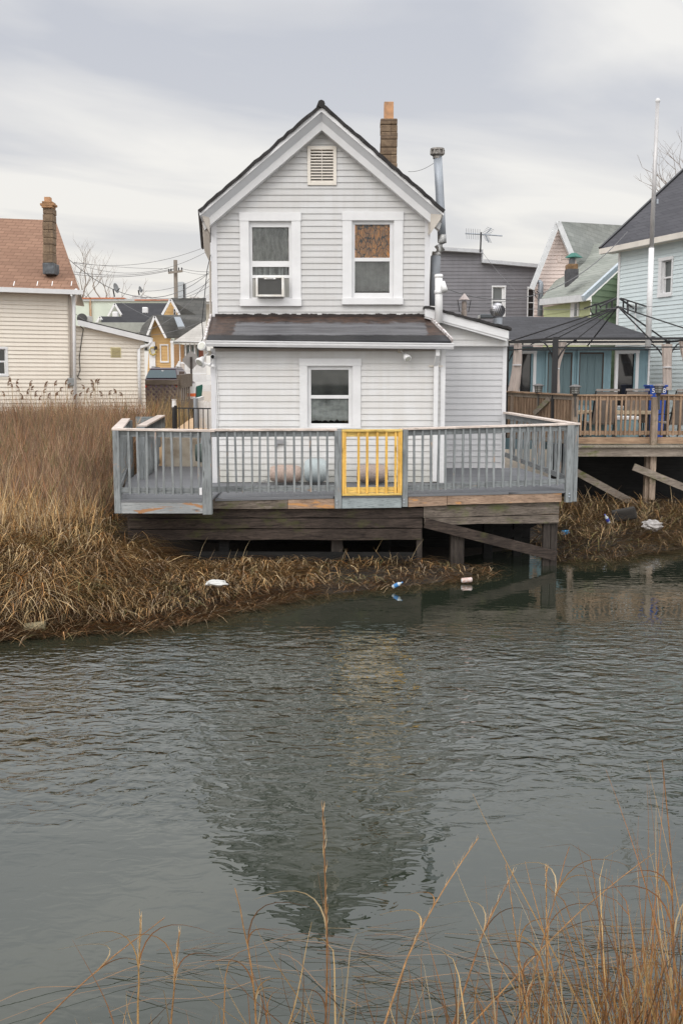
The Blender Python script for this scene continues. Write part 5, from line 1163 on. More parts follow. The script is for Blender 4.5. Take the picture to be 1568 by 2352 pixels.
mb = MB(); mb.hexa([(cx - tw_ * .98, YCar + .42, ztop - .052), (cx + tw_ * .98, YCar + .42, ztop - .052), (cx + tw_, YCar + 2.4, ztop - .052), (cx - tw_, YCar + 2.4, ztop - .052), (cx - tw_ * .9, YCar + .55, ztop), (cx + tw_ * .9, YCar + .55, ztop), (cx + tw_ * .9, YCar + 2.3, ztop), (cx - tw_ * .9, YCar + 2.3, ztop)]); mb.build('roof', paint, car, bevel=.02)
mb = MB(); e = .03
mb.hexa([(cx - hwid * .90, YCar + .07, zbelt + .02), (cx + hwid * .90, YCar + .07, zbelt + .02), (cx + hwid * .90, YCar + .12, zbelt + .02), (cx - hwid * .90, YCar + .12, zbelt + .02), (cx - tw_ * .95, YCar + .39, ztop - .09), (cx + tw_ * .95, YCar + .39, ztop - .09), (cx + tw_ * .95, YCar + .44, ztop - .09), (cx - tw_ * .95, YCar + .44, ztop - .09)])
mb.build('rear_window', glassy('car_glass', (.06, .09, .10), .06), car)
mb = MB(); mb.box(cx - .04, cx + .06, YCar + .34, YCar + .36, ztop - .15, ztop - .11); mb.build('window_sticker', trim_white, car)
for s_ in (-1, 1):
    mb = MB(); mb.box(cx + s_ * hwid * .88 - .08, cx + s_ * hwid * .88 + .08, YCar - .02, YCar + .1, zbelt - .35, zbelt - .05); mb.build('tail_light', M('red_lens', (.35, .02, .015), .2) if 'red_lens' not in bpy.data.materials else bpy.data.materials['red_lens'], car, bevel=.02)
    mb = MB(); mb.bar((cx + s_ * tw_ * .85, YCar + .6, ztop + .03), (cx + s_ * tw_ * .85, YCar + 2.2, ztop + .03), .03, .03); mb.build('roof_rail', dark_metal, car)
    for yy_ in (.8, 3.7):
        mb = MB(); wc = (cx + s_ * (hwid - .22), YCar + yy_, zbelt - 1.12); mb.lathe(wc, [(.3, 0), (.34, .02), (.34, .2), (.3, .22)], 24, 'x'); wh = mb.build('wheel', M('tyre', (.02, .02, .02), .9) if 'tyre' not in bpy.data.materials else bpy.data.materials['tyre'], car)
        mb = MB(); mb.lathe((wc[0] + (.2 if s_ > 0 else .0), wc[1], wc[2]), [(.2, 0), (.2, .025), (.05, .03)], 16, 'x'); mb.build('rim', galv, wh)

# lattice deck / platform
YLt = 32.0; WLt = plane_y(YLt)
ld = thing('lattice_deck', 'weathered brown raised deck with lattice panel, in front of the parked SUV', 'deck', (P(*k5(960, 1500), YLt).x, YLt, 1))
lt_m = wood('weathered_brown_deck', (.12, .095, .075), (.22, .18, .145), axis='x'); lt_z = wood('weathered_brown_upright', (.17, .14, .115), (.27, .22, .18), axis='z')
mb = MB(); mb.bar(P(*k5(795, 1422), YLt), P(*k5(1158, 1412), YLt), .15, .5); 
mb = MB(); WLt.bpx(mb, *k5(798, 1398), *k5(1158, 1452), -.08, .08); mb.build('cap_beam', lt_m, ld, bevel=.01)
A = P(*k5(1158, 1418), YLt); B = P(*k5(1272, 1400), YLt + 1.2); mb = MB(); mb.bar(A, B, .15, .42); mb.build('cap_beam', lt_m, ld)
L = WLt.rect(*rr(800, 1452, 1150, 1655)); mb = MB(); s_ = .17; n = int((L[1] - L[0] + L[3] - L[2]) / s_) + 1
def clipbar(mb, w, u0, z0, u1, z1, o, wd):
    # clip segment to rect L
    t0, t1 = 0, 1; du, dz = u1 - u0, z1 - z0
    for p, q in ((-du, u0 - L[0]), (du, L[1] - u0), (-dz, z0 - L[2]), (dz, L[3] - z0)):
        if abs(p) < 1e-9:
            if q < 0: return
        else:
            t = q / p
            if p < 0: t0 = max(t0, t)
            else: t1 = min(t1, t)
    if t1 - t0 < .02: return
    mb.bar(w.pt(u0 + du * t0, z0 + dz * t0, o), w.pt(u0 + du * t1, z0 + dz * t1, o), .012, wd)
H = L[3] - L[2]
for i in range(-1, n + 1):
    u = L[0] - H + i * s_; clipbar(mb, WLt, u, L[2], u + H, L[3], .0, .05); clipbar(mb, WLt, u + H, L[2], u, L[3], .014, .05)
mb.build('lattice', lt_z, ld)
for x in (1150, 1262):
    mb = MB(); WLt.bpx(mb, *k5(x - 6, 1420), *k5(x + 8, 1880), -.1, .04) if x < 1200 else plane_y(YLt + 1.2).bpx(mb, *k5(x - 6, 1410), *k5(x + 6, 1650), -.1, .04); mb.build('post', lt_z, ld)
for i in range(5):
    t = (i + .5) / 5; p = A.lerp(B, t); mb = MB(); mb.bar(p + Vector((0, 0, -.2)), p + Vector((0, 0, -1.35)), .17, .03, (1, 0, 0)); mb.build('board', lt_z, ld)
mb = MB(); mb.bar(P(*k5(940, 1700), YLt - .1), P(*k5(1158, 1690), YLt - .1), .1, .35); mb.build('beam', lt_m, ld)
mb = MB(); mb.bar(P(*k5(1158, 1680), YLt), P(*k5(1285, 1645), YLt + 1.3), .15, .3); mb.build('beam', lt_m, ld)
for x0, x1 in ((1128, 1168), (1195, 1245)):
    mb = MB(); WLt.bpx(mb, *k5(x0, 1700), *k5(x1, 1890), -.35, -.1); mb.build('pier', M('old_pier', (.22, .19, .15), .9, .4, 4, bump=.4) if 'old_pier' not in bpy.data.materials else bpy.data.materials['old_pier'], ld, bevel=.03)
cb = thing('brown_chair', 'brown slatted chair back showing above the lattice deck', 'chair', P(*k5(1182, 1380), 33)); W33 = plane_y(33.2)
mb = MB(); 
for i in range(4): W33.bpx(mb, *k5(1160 + i * 14, 1312), *k5(1171 + i * 14, 1385), -.02, .02)
mb.build('backrest', M('brown_chair_wood', (.12, .08, .06), .8), cb)
mb = MB(); W33.bpx(mb, *k5(1158, 1386), *k5(1216, 1394), -.45, .03); mb.build('seat', bpy.data.materials['brown_chair_wood'], cb)

# orange and white traffic drum, green mesh, fences, meters
td = thing('traffic_barrel', 'orange and white striped traffic barrel behind the lattice deck', 'traffic barrel', P(*k5(1290, 1640), 33.6)); bc = P(*k5(1290, 1640), 33.6); hh = P(*k5(1290, 1440), 33.6).z - bc.z
for k in range(6):
    mb = MB(); z0 = hh * k / 6; mb.lathe(bc, [(.19 - .008 * k, z0), (.19 - .008 * k, z0 + hh / 6 - .004), (.17 - .008 * k, z0 + hh / 6)], 16); mb.build('band', M('safety_orange', (.75, .16, .05), .5) if k in (0, 2) and 'safety_orange' not in bpy.data.materials else bpy.data.materials['safety_orange'] if k in (0, 2) else trim_white, td)
gm = thing('green_mesh_panel', 'dark green slatted mesh panel leaning beside the white slatted fence', 'fence panel', P(*k5(1365, 1590), 31)); W31 = plane_y(31)
mb = MB()
for i in range(9):
    t = i / 9; a = P(*k5(1338 + 60 * 0, 1485 - 12 * 0 + t * 105), 31); b = P(*k5(1402 - 12 * t, 1462 + t * 115), 31.3); mb.bar(a, b, .012, .09)
mb.build('slats', M('green_mesh', (.02, .12, .09), .7, .2, 10), gm)
mb = MB(); mb.bar(P(*k5(1338, 1480), 31), P(*k5(1336, 1595), 31), .03, .03); mb.build('frame', dark_metal, gm)
cf = thing('slatted_chain_link_fence', 'chain-link fence filled with white privacy slats beside the white house', 'fence', P(*k5(1420, 1880), 24.5)); W24 = plane_y(24.5)
for i in range(10):
    x = 1348 + i * 15; mb = MB(); W24.bpx(mb, *k5(x, 1625 + random.uniform(-4, 4)), *k5(x + 10, 1905), -.01, .01); mb.build('slat', pipe_white, cf)
mb = MB(); mb.tube([P(*k5(1330, 1590), 24.4), P(*k5(1338, 1905), 24.4)], [.055, .06], 10); mb.build('post', galv, cf)
mb = MB(); mb.bar(P(*k5(1338, 1610), 24.5), P(*k5(1405, 1590), 24.7), .08, .09); mb.build('top_cap', pipe_white, cf)
mb = MB()
for i in range(14):
    a = P(*k5(1340 + (i % 2) * 14, 1615 + i * 20), 24.45); b = P(*k5(1354 - (i % 2) * 14, 1635 + i * 20), 24.45); mb.bar(a, b, .01, .01)
mb.build('wire_mesh', galv, cf)
ir = thing('iron_railing', 'thin black iron railing behind the left end of the deck', 'railing', P(*k5(1110, 1900), 24)); Y24 = 24.0
mb = MB(); mb.bar(P(*k5(1105, 1694), Y24), P(*k5(1490, 1700), Y24), .03, .03); mb.build('top_rail', dark_metal, ir)
mb = MB(); mb.bar(P(*k5(1112, 2075), Y24), P(*k5(1440, 2080), Y24), .03, .03); mb.build('bottom_rail', dark_metal, ir)
mb = MB(); mb.tube([P(*k5(1112, 1668), Y24), P(*k5(1112, 2120), Y24)], .06, 8); mb.build('post', dark_metal, ir)
mb = MB(); mb.lathe(P(*k5(1108, 1690), Y24), [(.05, 0), (.06, .03), (.05, .17), (.07, .2)], 8); mb.build('post_cap', pipe_white, ir)
for x in (1160, 1210, 1260, 1310, 1360, 1410, 1460):
    mb = MB(); mb.bar(P(*k5(x, 1696), Y24), P(*k5(x + 3, 2100), Y24), .022, .022); mb.build('bar', dark_metal, ir)
cbk = thing('concrete_block', 'stained concrete block wall at the end of the deck floor', 'concrete block', P(424, 1083, 21.6)); W21 = plane_y(21.9)
mb = MB(); W21.bpx(mb, 378, 1004, 471, 1083, -.5, 0); mb.build('block', concrete, cbk, bevel=.03)
sp = MB(); W22 = plane_y(22.4); sp.prism([P(366, 985, 22.4), P(391, 985, 22.4), P(391, 1083, 22.0), P(366, 1083, 22.0)], (0, .4, 0)); tag(sp.build('plywood_board', sand), 'orange-tan board standing left of the concrete block', 'board')
for x, colr, nm in ((458, (.08, .11, .10), 'dark grey-green gas meter beside the concrete block'),):
    r = thing('gas_meter', nm, 'gas meter', P(x + 6, 1075, 21)); c = P(x + 6, 1040, 21); mb = MB(); mb.lathe((c.x, c.y, c.z), [(.05, -.2), (.14, -.17), (.15, 0), (.14, .17), (.05, .2)], 14); mb.build('housing', M('meter_green', colr, .5, .2, 8), r, smooth=True)
    mb = MB(); mb.tube([c + Vector((0, 0, .18)), c + Vector((.02, 0, .35))], .03, 8); mb.build('pipe', galv, r)
sandm = tag((lambda mb: (mb.prism([P(380, 1003, 22.5), P(480, 1003, 22.5), P(470, 960, 31), P(440, 960, 31)], (0, 0, -.02)), mb.build('path', sand))[1])(MB()), kind='structure')
fpot = thing('flower_pot', 'small terracotta pot on the concrete block', 'flower pot', P(435, 1004, 22)); mb = MB(); mb.lathe(P(435, 1004, 22), [(.06, 0), (.09, .13), (.1, .13), (.1, .16)], 12); mb.build('pot', M('terracotta', (.35, .12, .07), .8), fpot)
fpot = thing('planter', 'small grey-green planter on the concrete block left of the terracotta pot', 'planter', P(411, 1004, 22)); mb = MB(); mb.box(P(411, 1004, 22).x - .12, P(411, 1004, 22).x + .12, 21.95, 22.15, P(411, 1004, 22).z, P(411, 1004, 22).z + .13); mb.build('box', M('planter_green', (.12, .18, .17), .7), fpot, bevel=.01)

# ================================================================== RIGHT SIDE
def k3(x, y): return zc(x, y, 1550, 650, 1.6505)
def k6(x, y): return zc(x, y, 1700, 780, 1.96)
def rr6(a, b, c, d): return (*k6(a, b), *k6(c, d))
# grey commercial building
YG = 36.6; WGr = plane_y(YG); gh = thing('grey_building', 'dark grey sided building with a stepped white parapet edge, below the roof antenna', 'building', (P(1100, 700, YG).x, YG, 1))
gs = sidingmat('dark_grey_siding', (.20, .195, .21), .15)
def w6(w, x, y): return w.px(*k6(x, y))
def wpoly(w, pts): return [w6(w, *p) for p in pts]
gz_b = .9; ugl = w6(WGr, -190, 400)[0]; ugm = w6(WGr, 122, 400)[0]; ugr = w6(WGr, 540, 500)[0]
mb = MB(); hol = [WGr.rect(*rr6(193, 522, 294, 745)), WGr.rect(*rr6(448, 530, 500, 745))]
siding(mb, WGr, [(ugl, gz_b), (ugm, gz_b), (ugm, w6(WGr, 122, 282)[1]), (ugl, w6(WGr, -190, 262)[1])], exp=.127, lip=.0165)
siding(mb, WGr, [(ugm, gz_b), (ugr, gz_b), (ugr, w6(WGr, 540, 386)[1]), (ugm, w6(WGr, 122, 352)[1])], hol, exp=.127, lip=.0165)
mb.build('wall', gs, gh)
for (xa, ya, xb, yb) in ((-190, 259, 128, 279), (122, 347, 545, 384)):
    mb = MB(); mb.bar(P(*k6(xa, ya), YG - .1), P(*k6(xb, yb), YG - .1), .35, .12); mb.build('parapet_trim', M('light_grey_trim', (.46, .47, .49), .5) if 'light_grey_trim' not in bpy.data.materials else bpy.data.materials['light_grey_trim'], gh)
mb = MB(); WGr.bpx(mb, *k6(119, 279), *k6(130, 354), -.2, .08); mb.build('parapet_trim', bpy.data.materials['light_grey_trim'], gh)
mb = MB(); mb.poly([P(*k6(545, 386), YG), P(*k6(545, 800), YG), P(*k6(545, 800), YG) + Vector((.5, 8, 0)), P(*k6(545, 386), YG) + Vector((.5, 8, 0))]); mb.build('side_wall', gs, gh)
window(gh, WGr, rr6(193, 522, 294, 745), rr6(200, 532, 284, 745), [rr6(205, 536, 268, 625), rr6(205, 634, 268, 742)], trim_white, grey_glass, sill=False)
window(gh, WGr, rr6(448, 530, 500, 745), rr6(455, 545, 496, 745), [rr6(458, 550, 494, 640), rr6(458, 646, 494, 742)], trim_white, black_glass, sill=False)
# TV antenna
an = thing('tv_antenna', 'spindly metal television antenna on a mast above the grey building', 'antenna', P(*k6(113, 275), YG - .3)); Ya = YG - .3
mb = MB(); mb.tube([P(*k6(113, 280), Ya), P(*k6(119, 138), Ya)], .03, 6); mb.build('mast', dark_metal, an)
mb = MB(); mb.tube([P(*k6(5, 147), Ya), P(*k6(120, 153), Ya)], .025, 5); mb.tube([P(*k6(120, 154), Ya), P(*k6(270, 164), Ya)], .025, 5)
mb.tube([P(*k6(190, 108), Ya), P(*k6(150, 156), Ya), P(*k6(173, 212), Ya)], .025, 5); mb.build('boom', galv, an)
mb = MB()
for i in range(7):
    p = P(*k6(14 + i * 16, 148 + i), Ya); mb.tube([p + Vector((-.05, -.3, .14)), p + Vector((.05, .3, -.14))], .008, 3)
for i in range(5):
    p = P(*k6(186 - i * 8, 113 + i * 10), Ya); mb.tube([p + Vector((-.14, -.1, .05)), p + Vector((.14, .1, -.03))], .008, 3); p = P(*k6(153 + i * 4.5, 165 + i * 10), Ya); mb.tube([p + Vector((-.14, -.1, .05)), p + Vector((.14, .1, -.03))], .008, 3)
mb.build('elements', galv, an)
for x, y, l in ((1006, 571, 'left of the two small dark fixtures on the parapet beside the stove pipe'), (987, 572, 'small dark fixture on the parapet hidden close to the white house corner')):
    pass
# pink house
YK = 35.2; WPk = plane_y(YK); ph = thing('pink_house', 'pale pink clapboard house with a steep white-edged gable and grey shingle roof', 'house', (P(*k6(600, 600), YK).x, YK, 1))
pink = sidingmat('pink_siding', (.72, .60, .55), .08)
mb = MB(); pts = wpoly(WPk, [(490, 900), (790, 900), (790, 400), (768, 300), (674, 85), (665, 85), (490, 520)]); pts[0] = (w6(WPk, 497, 700)[0], .9); pts[1] = (w6(WPk, 790, 700)[0], .9); pts[2] = (pts[1][0], w6(WPk, 768, 330)[1]); pts[3] = pts[2]
poly = [pts[0], pts[1], pts[2], w6(WPk, 671, 78), (pts[0][0], w6(WPk, 497, 520)[1])]
siding(mb, WPk, poly, exp=.127, lip=.022); mb.build('wall', pink, ph)
Yk2 = YK - .35; A = P(*k6(668, 62), Yk2)
for q in ((480, 548), (765, 296)):
    mb = MB(); mb.bar(P(*k6(668 + (q[0] > 600) * 2, 68), Yk2 - (q[0] > 600) * .03), P(*q and k6(*q), Yk2), .14, .17); mb.build('rake_board', M('pale_rake', (.60, .61, .62), .5) if 'pale_rake' not in bpy.data.materials else bpy.data.materials['pale_rake'], ph)
gry_sh = shingles('grey_green_shingles', (.25, .265, .25), (.33, .345, .325), (.17, .18, .17), 'x', .36, .17)
mb = MB(); mb.prism([P(*k6(672, 60), Yk2 - .02), P(*k6(772, 300), Yk2 - .02), P(*k6(1000, 420), Yk2 + 2), P(*k6(1250, 300), Yk2 + 8), P(*k6(1250, 95), Yk2 + 9)], (0, 0, -.1)); mb.build('roof', gry_sh, ph)
g3 = WPk.rect(*rr6(663, 308, 691, 352)); mb = MB(); WPk.box(mb, *g3, 0, .04); mb.build('wall_vent', pink, ph)
mb = MB(); mb.tube([P(*k6(x, y), YK - .3) for x, y in ((527, 500), (538, 495), (545, 503), (546, 520), (540, 740))], .09, 10); mb.build('standpipe', galv, ph, smooth=True)
mb = MB(); mb.tube([P(*k6(x, y), YK - .4) for x, y in ((525, 500), (500, 545), (505, 590), (530, 630), (535, 575), (515, 560))], .015, 4); mb.build('cable', dark_metal, ph)
# green house
gc = P(*k6(905, 700), 31.0); gL = P(*k6(568, 700), 34.0); gRr = P(*k6(1130, 700), 32.4)
WGa = Wall((gL.x, gL.y), (gc.x, gc.y)); WGb = Wall((gc.x, gc.y), (gRr.x, gRr.y))
grh = thing('green_house', 'green clapboard house with a weathered grey-green shingle roof and a stub chimney', 'house', (gc.x, gc.y, 1))
lgreen = sidingmat('yellow_green_siding', (.50, .54, .31), .1); green = sidingmat('green_siding', (.30, .38, .25), .1)
mb = MB(); zt_ = w6(WGa, 740, 650)[1]; siding(mb, WGa, [(0, 1), (WGa.len, 1), (WGa.len, zt_), (0, zt_)], exp=.2, lip=.02); mb.build('eave_wall', lgreen, grh)
mb = MB(); siding(mb, WGb, [(0, 1), (WGb.len, 1), (WGb.len, w6(WGb, 1120, 380)[1]), (0, w6(WGb, 908, 600)[1])], exp=.2, lip=.02); mb.build('gable_wall', green, grh)
gsh2 = shingles('weathered_green_grey_shingles', (.28, .30, .27), (.36, .375, .34), (.2, .21, .19), 'x', .34, .11)
E0, E1 = P(*k6(550, 612), 33.9), P(*k6(862, 592), 30.7)
mb = MB(); R0_, R1_ = P(*k6(850, 235), 38.0), P(*k6(1240, 175), 35.2)
mb.prism([E0, E1, P(*k6(1112, 352), 32.6), R1_, R0_], (0, 0, -.1)); mb.build('roof', gsh2, grh)
mb = MB(); mb.bar(P(*k6(548, 640), 33.8), P(*k6(858, 610), 30.65), .12, .2); mb.build('eave_fascia', bpy.data.materials['pale_rake'], grh)
mb = MB(); mb.bar(P(*k6(850, 612), 30.6), P(*k6(1112, 372), 32.3), .1, .16); mb.build('rake_board', M('blue_white_rake', (.50, .56, .61), .5), grh)
mb = MB(); WGa.bpx(mb, *k6(768, 640), *k6(825, 745), 0, .05); ww = mb.build('window', trim_white, grh)
mb = MB(); WGa.bpx(mb, *k6(798, 650), *k6(816, 740), .045, .06); mb.build('pane', grey_glass, ww)
Wc3 = plane_y(31.9); cm_ = M('sooty_chimney', (.09, .09, .095), .9, .3, 6, bump=.4)
mb = MB(); 
mb.prism([P(*k6(741, 400), 31.9), P(*k6(817, 400), 31.9), P(*k6(817, 460), 31.9), P(*k6(742, 525), 31.9)], (0, .5, 0)); cy = mb.build('chimney', cm_, grh)
mb = MB(); Wc3.bpx(mb, *k6(745, 364), *k6(814, 401), -.45, -.02); mb.build('chimney_top', M('brown_brick_band', (.24, .15, .08), .9, .4, 8, bump=.4), cy)
mb = MB(); Wc3.bpx(mb, *k6(765, 322), *k6(798, 364), -.35, -.1); mb.build('flue', M('flue_grey', (.13, .14, .15), .7), cy)
mb = MB(); c = P(*k6(783, 322), 32.1); mb.lathe(c, [(.27, 0), (.27, .02), (.08, .15)], 4); mb.build('rain_cap', M('green_copper', (.04, .16, .13), .6), cy)
# light blue house
Wd = 3.0; a = P(1418, 700, 29.5); b = P(1700, 700, 24.9); WBl = Wall((a.x, a.y), (b.x, b.y))
bh = thing('blue_house', 'tall pale blue clapboard house with a dark shingle roof at the right edge', 'house', (a.x, a.y, 1))
blue = sidingmat('pale_blue_siding', (.62, .70, .715), .04, tint=(.57, .64, .655))
bz = WBl.px(1480, 560)[1] - .1
mb = MB(); bw = WBl.rect(*(1513, 591, 1545, 682)); siding(mb, WBl, [(0, 1), (WBl.len, 1), (WBl.len, bz), (0, bz)], [bw], exp=.1143, lip=.0165); mb.build('wall', blue, bh)
p = WBl.pt(0, 0); mb = MB(); mb.poly([p + Vector((0, 0, 1)), p + Vector((2, 7, 1)), p + Vector((2, 7, bz)), p + Vector((0, 0, bz))]); mb.build('side_wall', blue, bh)
mb = MB(); WBl.box(mb, -.02, .07, 1, bz, -.1, .03); mb.build('corner_trim', trim_white, bh)
window(bh, WBl, (1513, 591, 1545, 682), (1520, 598, 1543, 674), [(1523, 600, 1540, 635), (1523, 639, 1540, 671)], trim_white, grey_glass, proud=.05, sill=False)
zev = bz + .06; ov = .32
mb = MB(); mb.bar(WBl.pt(-.45, zev, ov), WBl.pt(WBl.len, zev, ov), .14, .15); mb.build('gutter', M('cream_gutter', (.66, .62, .56), .5, .08, 3), bh)
mb = MB(); mb.poly([WBl.pt(-.45, zev - .05, ov), WBl.pt(WBl.len, zev - .05, ov), WBl.pt(WBl.len, zev - .05, -.1), WBl.pt(-.45, zev - .05, -.1)]); mb.build('soffit', M('cream_soffit', (.6, .57, .5), .6), bh)
rdk = shingles('dark_charcoal_shingles', (.075, .075, .085), (.11, .11, .12), (.045, .045, .05), 'x', .3, .12, speck=.4)
RBL = P(1660, 306, 31.8); e0 = WBl.pt(-.42, zev + .09, ov + .05); e1 = WBl.pt(WBl.len, zev + .09, ov + .05); tR = P(1568, 395, 31.2); up2 = (tR - e0); 
mb = MB(); mb.prism([e0, e1, RBL + WBl.u * 6, RBL], (0, 0, -.08)); mb.build('roof', rdk, bh)
mb = MB(); mb.bar(e0 + Vector((0, 0, -.02)), RBL, .1, .12); mb.build('rake_board', dark_metal, bh)
ll = thing('wall_lamp', 'lamp with three clear globes on the pale blue wall', 'lamp', WBl.pt(*WBl.px(1468, 760), .2)); mb = MB(); mb.tube([WBl.pt(*WBl.px(1466, 775), .1), WBl.pt(*WBl.px(1468, 703), .15)], .02, 6); mb.build('stem', trim_white, ll)
globe = M('clear_globe', (.6, .65, .65), .1)
for dx in (-8, 0, 8):
    mb = MB(); c = WBl.pt(*WBl.px(1468 + dx, 702 - (3 if dx == 0 else 0)), .2); mb.lathe(c, [(.02, -.09), (.08, -.06), (.10, 0), (.08, .06), (.02, .09)], 12); mb.build('globe', globe, ll, smooth=True)
# flagpole
fp_ = thing('flagpole', 'tall slightly leaning white pole in front of the blue house', 'pole', P(1487, 776, 24.8)); mb = MB(); mb.tube([P(1487, 800, 24.8), P(1495, 570, 24.9)], [.072, .066], 12); mb.build('pole', trim_white, fp_, smooth=True)
mb = MB(); mb.tube([P(1495, 572, 24.9), P(1509, 232, 25)], [.055, .045], 12); mb.build('upper_pole', M('aluminium_pole', (.48, .47, .47), .35, .1, 4, metal=.3), fp_, smooth=True)
mb = MB(); mb.lathe(P(1509.3, 235, 25), [(.05, 0), (.06, .03), (.05, .08), (.01, .1)], 10); mb.build('finial', trim_white, fp_)
mb = MB(); c = P(1503.5, 462, 24.9); mb.box(c.x + .03, c.x + .07, c.y - .03, c.y + .03, c.z - .06, c.z + .05); mb.build('cleat', galv, fp_)
# tree at right edge
tb = P(1672, 560, 40); bare_tree('bare_tree', 'leafless tree with gnarled twigs above the dark roof at the right edge', (tb.x, 40, tb.z - 2.0), 7.5, lean=(-.25, 0), seed=5, r0=.12, spread=.85, depth=5, kids=3)

# teal shed / back room with dark roof
YTe = 26.4; WTe = plane_y(YTe); te = thing('teal_shed', 'low teal board-and-batten building with charcoal shingle roof behind the gazebo', 'building', (P(1320, 850, YTe).x, YTe, 1.4))
teal = M('teal_boards', (.20, .305, .345), .7, .12, 4, stretch=(4, 4, .5)); teal_d = M('teal_grey_door', (.11, .165, .18), .6, .1, 5, stretch=(3, 3, .4))
tu0 = WTe.px(1140, 850)[0]; tu1 = WTe.px(1487, 850)[0]; tz = WTe.px(1300, 797)[1]
def boards(mb, w, u0, u1, z0, z1, holes):
    u = u0
    while u < u1:
        v = min(u + .30, u1); segs = [(z0, z1)]
        for h in holes:
            if h[0] < (u + v) / 2 < h[1]:
                ns = []
                for (s0, s1) in segs:
                    if h[2] > s0: ns.append((s0, min(h[2], s1)))
                    if h[3] < s1: ns.append((max(h[3], s0), s1))
                segs = [q for q in ns if q[1] - q[0] > .01]
        for (s0, s1) in segs: w.box(mb, u + .006, v - .006, s0, s1, -.03, 0); w.box(mb, u - .006, u + .006, s0, s1, -.03, -.012)
        u = v
hw = [WTe.rect(1193, 806, 1229, 905), WTe.rect(1412, 804, 1464, 940)]
mb = MB(); boards(mb, WTe, tu0, tu1, 1.4, tz, hw); mb.build('wall', teal, te)
mb = MB(); WTe.box(mb, tu1 - .01, tu1 + .04, 1.4, tz, -.1, .02); mb.build('corner_trim', trim_white, te)
window(te, WTe, (1193, 806, 1230, 912), (1186, 812, 1223, 905), [(1188, 813, 1222, 903)], trim_white, black_glass, sill=False, proud=.03)
window(te, WTe, (1411, 804, 1464.5, 935), (1417, 811, 1457, 935), [(1418, 813, 1456, 932)], trim_white, black_glass, sill=False, proud=.03)
for (x0, x1) in ((1251, 1316), (1323, 1388)):
    mb = MB(); r = WTe.rect(x0, 804, x1, 930); WTe.box(mb, r[0], r[0] + .05, r[2], r[3], -.01, .05); WTe.box(mb, r[1] - .05, r[1], r[2], r[3], -.01, .05); WTe.box(mb, r[0] + .05, r[1] - .05, r[3] - .06, r[3], -.01, .05)
    df = mb.build('door_frame', teal, te)
    mb = MB(); WTe.box(mb, r[0] + .05, r[0] + .08, r[2], r[3] - .06, -.01, .03); WTe.box(mb, r[1] - .08, r[1] - .05, r[2], r[3] - .06, -.01, .03); WTe.box(mb, r[0] + .08, r[1] - .08, r[3] - .1, r[3] - .06, -.01, .03); mb.build('door_trim', M('brown_door_trim', (.08, .06, .05), .8) if 'brown_door_trim' not in bpy.data.materials else bpy.data.materials['brown_door_trim'], df)
    mb = MB(); 
    for i in range(3): a_ = r[0] + .082 + i * (r[1] - r[0] - .164) / 3; WTe.box(mb, a_, a_ + (r[1] - r[0] - .164) / 3 - .008, r[2], r[3] - .102, -.01, .018)
    mb.build('door', teal_d, df)
zee = WTe.px(1300, 788)[1]
mb = MB(); mb.bar((tu0 - .2, YTe - .3, zee), (tu1 + .25, YTe - .3, zee), .14, .13); mb.build('gutter', bpy.data.materials['cream_gutter'], te)
charc = shingles('charcoal_shingles', (.065, .065, .07), (.10, .10, .11), (.04, .04, .045), 'x', .34, .05, speck=.35)
mb = MB(); mb.prism([P(1140, 784, YTe - .36), P(1516, 778, YTe - .36), P(1416, 746, 28.4), P(1370, 729, 29.6), P(1165, 727, 29.8), P(1140, 732, 29.6)], (0, 0, -.06)); mb.build('roof', charc, te)
mb = MB(); c = P(1129, 727, 25.5); mb.box(c.x - .32, c.x + .2, 25.3, 25.8, c.z - .05, c.z + .05); mb.build('skylight', M('dark_skylight', (.07, .08, .09), .2), te, bevel=.02)
tv = thing('turbine_vent', 'round silver turbine roof vent beside the gazebo roof', 'roof vent', P(1142, 745, 22)); c = P(1142, 714, 22); s_ = .165
mb = MB(); mb.lathe(P(1142, 745, 22), [(.1, 0), (.1, .2), (.12, .22)], 16); mb.build('base', galv, tv)
silver = M('shiny_aluminium', (.5, .5, .52), .3, .1, 6, metal=.8)
mb = MB(); N = 22
for i in range(N):
    a0 = 2 * math.pi * i / N; L_ = []
    for j in range(9):
        ph_ = -1.1 + 2.2 * j / 8; rr_ = s_ * math.cos(ph_ * .9); zz = s_ * .85 * math.sin(ph_); aa = a0 + j * .09
        for dv, ro in ((0, 1.0), (.2, .9)): L_.append((c.x + rr_ * ro * math.cos(aa + dv), c.y + rr_ * ro * math.sin(aa + dv), c.z + zz))
    mb.add(L_, [(2 * j, 2 * j + 1, 2 * j + 3, 2 * j + 2) for j in range(8)])
mb.lathe((c.x, c.y, c.z + .11), [(.11, 0), (.09, .04), (.03, .06)], 16); mb.build('turbine_head', silver, tv)
mb = MB(); mb.lathe(c + Vector((0, 0, -.22)), [(.07, .05), (.11, .08), (.11, .32), (.05, .36)], 16); mb.build('core', M('vent_shade', (.09, .09, .1), .6), tv)
cf_ = thing('chimney_pipe', 'small tan metal flue with a pointed conical cap behind the lean-to roof', 'flue', P(1065, 727, 23)); c = P(1065, 725, 23)
mb = MB(); mb.lathe(c, [(.065, -.1), (.065, .1), (.055, .11), (.055, .32)], 12); mb.build('pipe', M('tan_pipe', (.3, .25, .22), .6, .3, 9), cf_)
mb = MB(); mb.lathe(c + Vector((0, 0, .35)), [(.04, -.01), (.125, 0), (.015, .14)], 14); mb.build('conical_cap', M('pinkish_cap', (.50, .43, .41), .5), cf_)
mb = MB(); mb.tube([c + Vector((-.1, 0, .08)), c + Vector((-.15, 0, .35))], .008, 4); mb.build('strut', dark_metal, cf_)
